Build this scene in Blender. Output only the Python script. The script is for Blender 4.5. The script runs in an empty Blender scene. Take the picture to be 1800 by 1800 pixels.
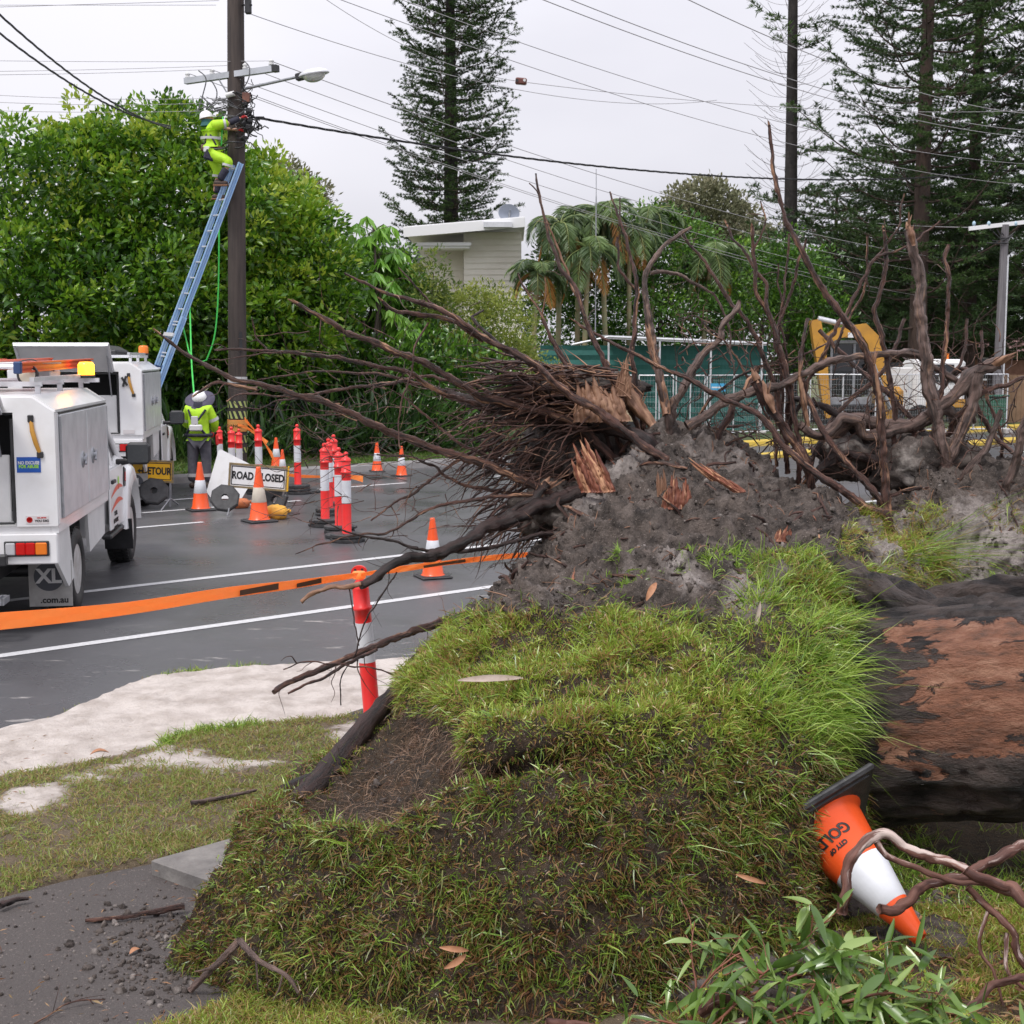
import bpy, math, random
import numpy as np
from mathutils import Vector, Matrix, Euler, noise
random.seed(7)
RS = np.random.RandomState(11)
SC = bpy.context.scene
COL = SC.collection
R = math.radians
# ---- camera
F = 2400.0            # focal length in pixels of the 1800 px picture
CH = 2.25             # camera height
PITCH = math.atan(270.0 / F)
cam_data = bpy.data.cameras.new("camera")
cam = bpy.data.objects.new("camera", cam_data)
COL.objects.link(cam)
cam.location = (0, 0, CH)
cam.rotation_euler = (math.pi / 2 - PITCH, 0, 0)
cam_data.lens = 48.0
cam_data.sensor_width = 36.0
cam_data.clip_end = 2000.0
cam_data.clip_start = 0.05
cam_data.dof.use_dof = True
cam_data.dof.focus_distance = 6.6
cam_data.dof.aperture_fstop = 18.0
SC.camera = cam
SC.render.resolution_x = 1024
SC.render.resolution_y = 1024
# ---- light
SUN_EL, SUN_AZ = R(58), R(-25)
world = bpy.data.worlds.new("World")
SC.world = world
world.use_nodes = True
wn = world.node_tree
for n in list(wn.nodes):
 wn.nodes.remove(n)
def wnode(t, **kw):
 n = wn.nodes.new(t)
 for k, v in kw.items():
  setattr(n, k, v)
 return n
sky = wnode('ShaderNodeTexSky', sky_type='NISHITA', sun_disc=False)
sky.sun_elevation = SUN_EL
sky.sun_rotation = SUN_AZ
sky.dust_density = 3.0
skym = wnode('ShaderNodeVectorMath', operation='SCALE')
skym.inputs['Scale'].default_value = 0.9
wn.links.new(sky.outputs[0], skym.inputs[0])
tc = wnode('ShaderNodeTexCoord')
mp = wnode('ShaderNodeMapping')
mp.inputs['Scale'].default_value = (1.0, 1.0, 2.6)
wn.links.new(tc.outputs['Generated'], mp.inputs[0])
nz = wnode('ShaderNodeTexNoise')
nz.inputs['Scale'].default_value = 1.9
nz.inputs['Detail'].default_value = 5
nz.inputs['Roughness'].default_value = 0.45
wn.links.new(mp.outputs[0], nz.inputs['Vector'])
cr = wnode('ShaderNodeValToRGB')
cr.color_ramp.elements[0].position = 0.33
cr.color_ramp.elements[0].color = (4.3, 4.25, 4.7, 1)
cr.color_ramp.elements[1].position = 0.66
cr.color_ramp.elements[1].color = (5.7, 5.6, 6.0, 1)
wn.links.new(nz.outputs['Fac'], cr.inputs[0])
sx = wnode('ShaderNodeSeparateXYZ')
wn.links.new(tc.outputs['Generated'], sx.inputs[0])
mr = wnode('ShaderNodeMapRange')
mr.inputs['From Min'].default_value = 0.0
mr.inputs['From Max'].default_value = 1.0
mr.inputs['To Min'].default_value = 0.93
mr.inputs['To Max'].default_value = 1.9
wn.links.new(sx.outputs['Z'], mr.inputs['Value'])
sc_ = wnode('ShaderNodeVectorMath', operation='SCALE')
wn.links.new(cr.outputs[0], sc_.inputs[0])
wn.links.new(mr.outputs[0], sc_.inputs['Scale'])
mx = wnode('ShaderNodeMix', data_type='RGBA')
mx.inputs[0].default_value = 0.94
wn.links.new(skym.outputs[0], mx.inputs[6])
wn.links.new(sc_.outputs[0], mx.inputs[7])
bg = wnode('ShaderNodeBackground')
bg.inputs['Strength'].default_value = 0.1
wn.links.new(mx.outputs[2], bg.inputs['Color'])
wo = wnode('ShaderNodeOutputWorld')
wn.links.new(bg.outputs[0], wo.inputs[0])
sun_d = bpy.data.lights.new("sun", 'SUN')
sun_d.energy = 1.5
sun_d.angle = R(14)
sun_d.color = (1.0, 0.97, 0.93)
sun = bpy.data.objects.new("sun", sun_d)
COL.objects.link(sun)
sd = Vector((-0.32, -0.50, 1.05)).normalized()
sun.rotation_euler = sd.to_track_quat('Z', 'Y').to_euler()
sun.location = (0, 0, 30)
sky.sun_elevation = math.asin(sd.z)
sky.sun_rotation = math.atan2(sd.x, sd.y)
SC.view_settings.view_transform = 'Standard'
SC.view_settings.look = 'None'
SC.view_settings.gamma = 1
SC.view_settings.exposure = 0.66
SC.cycles.max_bounces = 6
SC.cycles.diffuse_bounces = 3
SC.cycles.glossy_bounces = 3
SC.cycles.transmission_bounces = 4
SC.cycles.transparent_max_bounces = 8
# ---- pixel <-> world
CP, SP = math.cos(PITCH), math.sin(PITCH)
def ray(px, py):
 x = (px - 900.0) / F
 y = -(py - 900.0) / F
 return Vector((x, CP + y * SP, -SP + y * CP))
def at(px, py, Y):
 r = ray(px, py)
 t = Y / r.y
 return Vector((r.x * t, Y, CH + r.z * t))
def gnd(px, py, z=0.0):
 r = ray(px, py)
 t = (z - CH) / r.z
 return Vector((r.x * t, r.y * t, z))
def px_of(x, y, z):
 """numpy world -> picture pixel (used only to read material zones off the survey)"""
 dz = z - CH
 f = y * CP - dz * SP
 u = y * SP + dz * CP
 return 900 + F * x / f, 900 - F * u / f
# ---- objects
def tag(o, label=None, cat=None, group=None, kind=None):
 if label: o['label'] = label
 if cat: o['category'] = cat
 if group: o['group'] = group
 if kind: o['kind'] = kind
 return o
def adopt(o, parent):
 """parent o without moving it: its mesh is written in world coordinates"""
 o.parent = parent
 m = Matrix.Identity(4); p = parent
 while p is not None:
  m = p.matrix_basis @ m
  if p.parent: m = p.matrix_parent_inverse @ m
  p = p.parent
 o.matrix_parent_inverse = m.inverted()
 return o
def empty(name, loc=(0, 0, 0), rz=0.0, label=None, cat=None, group=None):
 o = bpy.data.objects.new(name, None)
 o.empty_display_size = 0.2
 o.location = loc
 o.rotation_euler = (0, 0, rz)
 COL.objects.link(o)
 tag(o, label, cat, group)
 return o
def obj_from_mesh(name, me, mats=None, parent=None, world_coords=True):
 o = bpy.data.objects.new(name, me)
 COL.objects.link(o)
 if mats is not None:
  if not isinstance(mats, (list, tuple)):
   mats = [mats]
  for m in mats:
   me.materials.append(m)
 if parent is not None:
  if world_coords:
   adopt(o, parent)
  else:
   o.parent = parent
 return o
def copy_tree(o, parent=None):
 c = o.copy()
 COL.objects.link(c)
 if parent is not None:
  c.parent = parent
 for ch in list(o.children):
  copy_tree(ch, c)
 return c
def V(*a):
 return Vector(a)
class MB:
 """collects shapes; build() links them as ONE mesh object"""
 def __init__(s):
  s.v = []; s.f = []; s.m = []; s.sm = []
 def add(s, verts, faces, mi=0, smooth=False, M=None):
  b = len(s.v)
  if M is not None:
   verts = [M @ Vector(p) for p in verts]
  s.v.extend([tuple(p) for p in verts])
  for f in faces:
   s.f.append(tuple(i + b for i in f)); s.m.append(mi); s.sm.append(smooth)
  return s
 def box(s, c, d, rot=None, mi=0, M=None, bev=0.0, taper=1.0):
  cx, cy, cz = c; hx, hy, hz = d[0] / 2, d[1] / 2, d[2] / 2
  T = Matrix.Translation((cx, cy, cz))
  if rot is not None:
   T = T @ Euler(rot).to_matrix().to_4x4()
  if M is not None:
   T = M @ T
  if bev <= 0:
   vs = [(sx * hx * (taper if sz > 0 else 1), sy * hy * (taper if sz > 0 else 1), sz * hz)
                  for sz in (-1, 1) for sy in (-1, 1) for sx in (-1, 1)]
   fs = [(0, 2, 3, 1), (4, 5, 7, 6), (0, 1, 5, 4), (2, 6, 7, 3), (0, 4, 6, 2), (1, 3, 7, 5)]
   return s.add(vs, fs, mi, False, T)
  b = min(bev, hx * .9, hy * .9, hz * .9)
  vs = []; idx = {}
  for sx in (-1, 1):
   for sy in (-1, 1):
    for sz in (-1, 1):
     for ax in range(3):
      p = [sx * hx, sy * hy, sz * hz]
      q = [sx * (hx - b), sy * (hy - b), sz * (hz - b)]
      r = [p[i] if i == ax else q[i] for i in range(3)]
      idx[(sx, sy, sz, ax)] = len(vs); vs.append(r)
  fs = []
  I = idx
  for sg in (-1, 1):
   for ax in range(3):
    a1, a2 = (ax + 1) % 3, (ax + 2) % 3
    q = []
    for u, w in ((-1, -1), (1, -1), (1, 1), (-1, 1)):
     k = [0, 0, 0]; k[ax] = sg; k[a1] = u; k[a2] = w
     q.append(I[(k[0], k[1], k[2], ax)])
    fs.append(q if sg > 0 else q[::-1])
  for ax in range(3):   # edges along axis ax
   a1, a2 = (ax + 1) % 3, (ax + 2) % 3
   for u in (-1, 1):
    for w in (-1, 1):
     k = [0, 0, 0]; k[a1] = u; k[a2] = w
     k0 = list(k); k0[ax] = -1; k1 = list(k); k1[ax] = 1
     q = [I[(*k0, a1)], I[(*k1, a1)], I[(*k1, a2)], I[(*k0, a2)]]
     fs.append(q if u * w < 0 else q[::-1])
  for sx in (-1, 1):
   for sy in (-1, 1):
    for sz in (-1, 1):
     q = [I[(sx, sy, sz, 0)], I[(sx, sy, sz, 1)], I[(sx, sy, sz, 2)]]
     fs.append(q if sx * sy * sz > 0 else q[::-1])
  return s.add(vs, fs, mi, False, T)
 def tube(s, pts, rads, n=8, mi=0, cap=True, M=None, smooth=True, wob=0.0, seed=0):
  pts = [Vector(p) for p in pts]
  if not hasattr(rads, '__len__'):
   rads = [rads] * len(pts)
  vs = []; fs = []
  up = Vector((0, 0, 1))
  prev = None
  for i, p in enumerate(pts):
   t = (pts[min(i + 1, len(pts) - 1)] - pts[max(i - 1, 0)])
   if t.length < 1e-9: t = Vector((0, 0, 1))
   t.normalize()
   if prev is None:
    a = t.cross(up)
    if a.length < 1e-3: a = t.cross(Vector((1, 0, 0)))
   else:
    a = prev - t * prev.dot(t)
    if a.length < 1e-4: a = t.cross(up)
   a.normalize(); prev = a
   b = t.cross(a)
   for k in range(n):
    w = rads[i]
    if wob:
     w *= 1 + wob * noise.noise((k * 1.7 + seed, i * 0.35, seed * 1.3))
    an = 2 * math.pi * k / n
    vs.append(p + (a * math.cos(an) + b * math.sin(an)) * w)
  for i in range(len(pts) - 1):
   for k in range(n):
    k2 = (k + 1) % n
    fs.append((i * n + k, i * n + k2, (i + 1) * n + k2, (i + 1) * n + k))
  s.add(vs, fs, mi, smooth, M)
  if cap:
   b0 = len(s.v) - len(vs); e0 = b0 + (len(pts) - 1) * n
   for q0, rv in ((b0, True), (e0, False)):
    c0 = len(s.v); s.v.extend(s.v[q0:q0 + n])
    s.f.append(tuple(c0 + k for k in (range(n - 1, -1, -1) if rv else range(n)))); s.m.append(mi); s.sm.append(False)
  return s
 def cyl(s, p0, p1, r, r1=None, n=16, mi=0, M=None, smooth=True):
  return s.tube([p0, p1], [r, r if r1 is None else r1], n, mi, True, M, smooth)
 def lathe(s, prof, n=24, mi=0, M=None, smooth=True, flat=1.0):
  """prof: (r, z[, mi])"""
  vs = []
  for q in prof:
   for k in range(n):
    a = 2 * math.pi * k / n
    vs.append((q[0] * math.cos(a), q[0] * math.sin(a) * flat, q[1]))
  b = len(s.v)
  s.v.extend([tuple(M @ Vector(p)) if M is not None else p for p in vs])
  for i in range(len(prof) - 1):
   m = prof[i][2] if len(prof[i]) > 2 else mi
   for k in range(n):
    k2 = (k + 1) % n
    s.f.append((b + i * n + k, b + i * n + k2, b + (i + 1) * n + k2, b + (i + 1) * n + k))
    s.m.append(m); s.sm.append(smooth)
  if prof[0][0] > 1e-5:
   c0 = len(s.v); s.v.extend(s.v[b:b + n])
   s.f.append(tuple(c0 + k for k in range(n - 1, -1, -1))); s.m.append(prof[0][2] if len(prof[0]) > 2 else mi); s.sm.append(False)
  if prof[-1][0] > 1e-5:
   e = b + (len(prof) - 1) * n; c0 = len(s.v); s.v.extend(s.v[e:e + n])
   s.f.append(tuple(c0 + k for k in range(n))); s.m.append(prof[-1][2] if len(prof[-1]) > 2 else mi); s.sm.append(False)
  return s
 def prism(s, poly, d, mi=0, M=None, smooth=False):
  """poly: list of (x,y) ccw, extruded from z=0 to z=d in local frame M"""
  n = len(poly)
  vs = [(p[0], p[1], 0) for p in poly] + [(p[0], p[1], d) for p in poly]
  fs = [tuple(range(n - 1, -1, -1)), tuple(range(n, 2 * n))]
  for i in range(n):
   j = (i + 1) % n
   fs.append((i, j, n + j, n + i))
  return s.add(vs, fs, mi, smooth, M)
 def quad(s, a, b, c, d, mi=0, M=None):
  return s.add([a, b, c, d], [(0, 1, 2, 3)], mi, False, M)
 def build(s, name, mats, parent=None, world_coords=False, auto=None):
  me = bpy.data.meshes.new(name)
  me.from_pydata(s.v, [], s.f)
  o = obj_from_mesh(name, me, mats, parent, world_coords)
  me.polygons.foreach_set('material_index', s.m)
  me.polygons.foreach_set('use_smooth', s.sm)
  me.update()
  return o
def np_mesh(name, verts, faces, mats, parent=None, attrs=None, smooth=False, world_coords=True, mi=None):
 """verts (N,3); faces (M,k) numpy"""
 me = bpy.data.meshes.new(name)
 verts = np.ascontiguousarray(verts, dtype=np.float32)
 faces = np.ascontiguousarray(faces, dtype=np.int32)
 me.vertices.add(len(verts))
 me.vertices.foreach_set('co', verts.ravel())
 M_, k = faces.shape
 me.loops.add(M_ * k)
 me.loops.foreach_set('vertex_index', faces.ravel())
 me.polygons.add(M_)
 me.polygons.foreach_set('loop_start', np.arange(0, M_ * k, k, dtype=np.int32))
 if smooth:
  me.polygons.foreach_set('use_smooth', np.ones(M_, dtype=bool))
 if mi is not None:
  me.polygons.foreach_set('material_index', mi.astype(np.int32))
 if attrs:
  for an, av in attrs.items():
   a = me.attributes.new(an, 'FLOAT', 'POINT')
   a.data.foreach_set('value', np.ascontiguousarray(av, dtype=np.float32))
 me.update(calc_edges=True)
 me.validate()
 return obj_from_mesh(name, me, mats, parent, world_coords)
def crom(pts, n):
 """Catmull-Rom resample of a list of tuples, n points per span"""
 P = np.array(pts, dtype=float)
 out = []
 for i in range(len(P) - 1):
  p0 = P[max(i - 1, 0)]; p1 = P[i]; p2 = P[i + 1]; p3 = P[min(i + 2, len(P) - 1)]
  for k in range(n):
   t = k / n
   out.append(0.5 * ((2 * p1) + (-p0 + p2) * t + (2 * p0 - 5 * p1 + 4 * p2 - p3) * t * t + (-p0 + 3 * p1 - 3 * p2 + p3) * t ** 3))
 out.append(P[-1])
 return np.array(out)
def npnoise(P, scale, seed=0.0, octaves=3):
 """fractal value noise in numpy, P (N,3) -> approx -1..1"""
 out = np.zeros(len(P)); amp = 1.0; tot = 0
 for o in range(octaves):
  Q = P * scale * (2 ** o) + seed * 13.7 + o * 7.1
  I = np.floor(Q).astype(np.int64); Fr = Q - I
  U = Fr * Fr * (3 - 2 * Fr)
  r = 0
  for dx in (0, 1):
   for dy in (0, 1):
    for dz in (0, 1):
     h = ((I[:, 0] + dx) * 73856093) ^ ((I[:, 1] + dy) * 19349663) ^ ((I[:, 2] + dz) * 83492791)
     h = (h ^ (h >> 13)) * 1274126177
     h = ((h ^ (h >> 16)) & 0xffff) / 32767.5 - 1
     w = (U[:, 0] if dx else 1 - U[:, 0]) * (U[:, 1] if dy else 1 - U[:, 1]) * (U[:, 2] if dz else 1 - U[:, 2])
     r = r + h * w
  out += r * amp; tot += amp; amp *= 0.5
 return out / tot * 1.6
def in_poly(x, y, poly):
 c = np.zeros(x.shape, bool)
 n = len(poly); j = n - 1
 for i in range(n):
  xi, yi = poly[i]; xj, yj = poly[j]
  cond = ((yi > y) != (yj > y)) & (x < (xj - xi) * (y - yi) / (yj - yi + 1e-12) + xi)
  c ^= cond; j = i
 return c
def poly_dist(x, y, poly):
 """signed distance (positive inside)"""
 d = np.full(x.shape, 1e9)
 n = len(poly)
 for i in range(n):
  ax, ay = poly[i]; bx, by = poly[(i + 1) % n]
  dx, dy = bx - ax, by - ay
  t = np.clip(((x - ax) * dx + (y - ay) * dy) / (dx * dx + dy * dy + 1e-12), 0, 1)
  d = np.minimum(d, np.hypot(x - ax - t * dx, y - ay - t * dy))
 return np.where(in_poly(x, y, poly), d, -d)
# ---- materials
def nodes_of(m):
 m.use_nodes = True
 nt = m.node_tree
 b = nt.nodes.get('Principled BSDF')
 return nt, b
def rgb(c):
 return (c[0], c[1], c[2], 1.0)
def mat(name, col, rough=0.6, col2=None, scale=8.0, detail=5.0, metallic=0.0, bump=0.0, bscale=None,
  lo=0.35, hi=0.65, spec=None, stretch=None, emit=None, emit_s=0.0, rough2=None, alpha=None, trans=0.0,
  attr=None, col3=None, coat=0.0, distort=0.0, sheen=0.0):
 m = bpy.data.materials.new(name)
 nt, b = nodes_of(m)
 N, L = nt.nodes, nt.links
 b.inputs['Base Color'].default_value = rgb(col)
 b.inputs['Roughness'].default_value = rough
 b.inputs['Metallic'].default_value = metallic
 if spec is not None: b.inputs['Specular IOR Level'].default_value = spec
 if coat: b.inputs['Coat Weight'].default_value = coat; b.inputs['Coat Roughness'].default_value = 0.08
 if emit:
  b.inputs['Emission Color'].default_value = rgb(emit); b.inputs['Emission Strength'].default_value = emit_s
 if alpha is not None: b.inputs['Alpha'].default_value = alpha
 if trans: b.inputs['Transmission Weight'].default_value = trans
 need = col2 is not None or bump or rough2 is not None
 if need:
  t = N.new('ShaderNodeTexCoord'); mpn = N.new('ShaderNodeMapping')
  if stretch: mpn.inputs['Scale'].default_value = stretch
  L.new(t.outputs['Object'], mpn.inputs[0])
  nz = N.new('ShaderNodeTexNoise'); nz.inputs['Scale'].default_value = scale
  nz.inputs['Detail'].default_value = detail; nz.inputs['Roughness'].default_value = 0.6
  nz.inputs['Distortion'].default_value = distort
  L.new(mpn.outputs[0], nz.inputs['Vector'])
  fac = nz.outputs['Fac']
  if attr and col2 is not None:
   at_ = N.new('ShaderNodeAttribute'); at_.attribute_name = attr
   fac = at_.outputs['Fac']; lo, hi = 0.0, 1.0
  if col2 is not None:
   r = N.new('ShaderNodeValToRGB')
   r.color_ramp.elements[0].position = lo; r.color_ramp.elements[0].color = rgb(col)
   r.color_ramp.elements[1].position = hi; r.color_ramp.elements[1].color = rgb(col2)
   if col3 is not None:
    e = r.color_ramp.elements.new((lo + hi) / 2); e.color = rgb(col3)
   L.new(fac, r.inputs[0]); L.new(r.outputs[0], b.inputs['Base Color'])
  if rough2 is not None:
   mr_ = N.new('ShaderNodeMapRange'); mr_.inputs['From Min'].default_value = lo; mr_.inputs['From Max'].default_value = hi
   mr_.inputs['To Min'].default_value = rough; mr_.inputs['To Max'].default_value = rough2
   L.new(nz.outputs['Fac'], mr_.inputs['Value']); L.new(mr_.outputs[0], b.inputs['Roughness'])
  if bump:
   nb = N.new('ShaderNodeTexNoise'); nb.inputs['Scale'].default_value = bscale or scale * 3
   nb.inputs['Detail'].default_value = 6; nb.inputs['Roughness'].default_value = 0.65
   L.new(mpn.outputs[0], nb.inputs['Vector'])
   bp = N.new('ShaderNodeBump'); bp.inputs['Strength'].default_value = 1.0; bp.inputs['Distance'].default_value = bump
   L.new(nb.outputs['Fac'], bp.inputs['Height']); L.new(bp.outputs[0], b.inputs['Normal'])
 return m
def leafmat(name, cols, rough=0.45, transl=0.25, spec=0.4, attr='v'):
 """foliage: colour picked per leaf by the stored attribute; some light passes through"""
 m = bpy.data.materials.new(name)
 nt, b = nodes_of(m)
 N, L = nt.nodes, nt.links
 a = N.new('ShaderNodeAttribute'); a.attribute_name = attr
 r = N.new('ShaderNodeValToRGB')
 els = r.color_ramp.elements
 els[0].position = 0; els[0].color = rgb(cols[0])
 els[1].position = 1; els[1].color = rgb(cols[-1])
 for i in range(1, len(cols) - 1):
  e = els.new(i / (len(cols) - 1)); e.color = rgb(cols[i])
 L.new(a.outputs['Fac'], r.inputs[0])
 L.new(r.outputs[0], b.inputs['Base Color'])
 b.inputs['Roughness'].default_value = rough * .78
 b.inputs['Specular IOR Level'].default_value = spec * 1.25
 tr = N.new('ShaderNodeBsdfTranslucent')
 hs = N.new('ShaderNodeHueSaturation'); hs.inputs['Value'].default_value = 1.6; hs.inputs['Hue'].default_value = 0.485
 L.new(r.outputs[0], hs.inputs['Color']); L.new(hs.outputs[0], tr.inputs['Color'])
 mx = N.new('ShaderNodeMixShader'); mx.inputs[0].default_value = transl
 out = N.get('Material Output')
 L.new(b.outputs[0], mx.inputs[1]); L.new(tr.outputs[0], mx.inputs[2]); L.new(mx.outputs[0], out.inputs['Surface'])
 return m
M = {}
M['white'] = mat('white_paint', (.83, .83, .84), .32, (.72, .71, .70), 3.0, 6, lo=.45, hi=.8, coat=.3)
M['white_flat'] = mat('white_panel', (.72, .72, .72), .5, (.62, .62, .62), 4.0)
M['alum'] = mat('brushed_alloy', (.72, .73, .76), .38, (.58, .59, .62), 5.0, metallic=.35, lo=.4, hi=.7)
M['steel'] = mat('galvanised_steel', (.42, .43, .46), .45, (.30, .31, .33), 14.0, metallic=.6)
M['black'] = mat('black_plastic', (.018, .018, .02), .42, (.035, .035, .038), 9.0)
M['rubber'] = mat('rubber', (.022, .022, .024), .55, (.05, .05, .052), 12.0, bump=.004, bscale=60)
M['tyre'] = mat('tyre_rubber', (.014, .014, .015), .6, (.035, .034, .034), 10.0, bump=.01, bscale=30)
M['orange'] = mat('orange_plastic', (.90, .105, .02), .3, (.76, .09, .02), 6.0, lo=.45, hi=.75)
M['red'] = mat('red_plastic', (.86, .035, .035), .35, (.72, .035, .03), 8.0, lo=.4, hi=.75)
M['reflect'] = mat('reflective_band', (.70, .72, .76), .4, (.56, .57, .6), 7.0, lo=.4, hi=.75)
M['reflect_old'] = mat('reflective_band_dirty', (.68, .62, .52), .5, (.5, .44, .36), 5.0, lo=.35, hi=.75)
M['hivis'] = mat('hi_vis_fabric', (.48, .80, .02), .65, (.38, .66, .02), 9.0, bump=.01, bscale=18)
M['silver_tape'] = mat('silver_tape', (.55, .55, .56), .35)
M['navy'] = mat('navy_fabric', (.018, .018, .035), .8, (.035, .035, .055), 20.0, bump=.008)
M['hat'] = mat('purple_grey_brim', (.075, .065, .105), .7, (.05, .045, .075), 10.0)
M['greytrouser'] = mat('grey_trouser', (.12, .12, .14), .8, (.08, .08, .1), 9.0, bump=.012, bscale=16)
M['skin'] = mat('skin', (.50, .28, .2), .5)
M['boot'] = mat('boot_leather', (.05, .03, .022), .6)
M['brown_leather'] = mat('tool_belt_leather', (.10, .05, .035), .6, (.16, .09, .07), 20.0)
M['redglove'] = mat('red_glove', (.6, .03, .03), .6)
M['helmet'] = mat('white_helmet', (.86, .86, .87), .25)
M['yellow_sign'] = mat('sign_yellow', (.86, .48, .01), .4, (.78, .42, .01), 4.0)
M['yellow'] = mat('machine_yellow', (.58, .29, .04), .45, (.40, .20, .04), 3.0, lo=.4, hi=.8)
M['yellow_paint'] = mat('kerb_yellow', (.62, .43, .05), .6, (.45, .33, .07), 6.0)
M['sign_white'] = mat('sign_white', (.78, .78, .79), .35, (.66, .65, .63), 5.0, lo=.5, hi=.8)
M['letter'] = mat('sign_lettering', (.012, .012, .014), .5)
M['blue_fibre'] = mat('blue_fibreglass', (.25, .42, .68), .4, (.38, .50, .66), 5.0, lo=.4, hi=.75)
M['darkblue'] = mat('navy_rail', (.03, .06, .16), .5)
M['orange_fibre'] = mat('orange_fibreglass', (.78, .10, .035), .4, (.62, .12, .06), 5.0)
M['green_rope'] = mat('green_rope', (.06, .55, .09), .6)
M['amber_on'] = mat('amber_lens_lit', (.9, .35, .02), .2, emit=(1.0, .38, .02), emit_s=3.0)
M['amber_core'] = mat('amber_bulb', (1, .8, .3), .2, emit=(1.0, .75, .2), emit_s=8.0)
M['amber'] = mat('amber_lens', (.8, .2, .02), .2)
M['redlens'] = mat('red_lens', (.55, .01, .01), .15)
M['clearlens'] = mat('clear_lens', (.5, .5, .52), .15)
M['glass'] = mat('dark_glass', (.012, .014, .018), .06, spec=.7)
M['mirror_wet'] = mat('wet_mirror', (.05, .055, .06), .25, (.3, .31, .33), 90.0, lo=.62, hi=.7)
M['sticker_blue'] = mat('sticker_blue', (.01, .09, .42), .4)
M['sticker_white'] = mat('sticker_white', (.7, .66, .66), .4)
M['lime'] = mat('sticker_lime', (.35, .7, .05), .4)
M['tape'] = None
M['tape'] = leafmat('barrier_tape_film', [(1.0, .50, .15), (1.0, .44, .12)], .4, .4, .5)
M['tape_print'] = mat('tape_print', (.10, .045, .02), .5)
M['timber_pole'] = mat('pole_timber', (.085, .066, .058), .85, (.045, .036, .034), 2.2, bump=.012, bscale=6, stretch=(6, 6, .35))
M['chev_yellow'] = mat('faded_yellow_green', (.42, .48, .16), .5)
M['yellowbag'] = mat('yellow_sandbag', (.80, .42, .05), .5, (.66, .32, .04), 9.0, bump=.02, bscale=9)
M['orangebag'] = mat('orange_sandbag', (.55, .16, .05), .55, (.4, .12, .05), 9.0, bump=.02, bscale=9)
# ---- SETTING
E = Vector((2800 / F, 1.0, 0)).normalized()      # along the road
NRM = Vector((-E.y, E.x, 0))                     # across the road, away from the camera
OB = gnd(500, 1083)                              # near lane line passes here
def rd(s, d, z=0.0):
 p = OB + E * s + NRM * d
 return Vector((p.x, p.y, z))
def off(px, py):
 p = gnd(px, py) - OB
 return p.dot(E), p.dot(NRM)
D_A = off(450, 1006)[1]
D_K = off(500, 838)[1]
D_C = off(590, 858)[1]
def ground_mat(name, cols, scales, bump, rough=.9):
 m = bpy.data.materials.new(name)
 nt, b = nodes_of(m); N, L = nt.nodes, nt.links
 t = N.new('ShaderNodeTexCoord')
 def nzn(s, d=6, r=.6):
  n = N.new('ShaderNodeTexNoise'); n.inputs['Scale'].default_value = s; n.inputs['Detail'].default_value = d
  n.inputs['Roughness'].default_value = r
  L.new(t.outputs['Object'], n.inputs['Vector']); return n
 a = nzn(scales[0]); c = nzn(scales[1])
 r1 = N.new('ShaderNodeValToRGB')
 r1.color_ramp.elements[0].position = .36; r1.color_ramp.elements[0].color = rgb(cols[0])
 r1.color_ramp.elements[1].position = .62; r1.color_ramp.elements[1].color = rgb(cols[1])
 L.new(a.outputs['Fac'], r1.inputs[0])
 r2 = N.new('ShaderNodeValToRGB')
 r2.color_ramp.elements[0].position = .45; r2.color_ramp.elements[0].color = (0, 0, 0, 1)
 r2.color_ramp.elements[1].position = .62; r2.color_ramp.elements[1].color = (1, 1, 1, 1)
 L.new(c.outputs['Fac'], r2.inputs[0])
 mx = N.new('ShaderNodeMix'); mx.data_type = 'RGBA'
 L.new(r2.outputs[0], mx.inputs[0]); L.new(r1.outputs[0], mx.inputs[6]); mx.inputs[7].default_value = rgb(cols[2])
 L.new(mx.outputs[2], b.inputs['Base Color'])
 b.inputs['Roughness'].default_value = rough
 f = nzn(scales[2], 8, .7)
 bp = N.new('ShaderNodeBump'); bp.inputs['Distance'].default_value = bump; bp.inputs['Strength'].default_value = 1
 L.new(f.outputs['Fac'], bp.inputs['Height']); L.new(bp.outputs[0], b.inputs['Normal'])
 return m, nt, b, t, mx
M['lawn'], *_ = ground_mat('lawn', ((.055, .085, .022), (.10, .13, .035), (.16, .13, .075)), (.8, 3.0, 25.0), .05)
mb = MB(); mb.quad((-600, -50, -.03), (600, -50, -.03), (600, 1200, -.03), (-600, 1200, -.03))
g = mb.build('ground', M['lawn']); tag(g, kind='structure')
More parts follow.
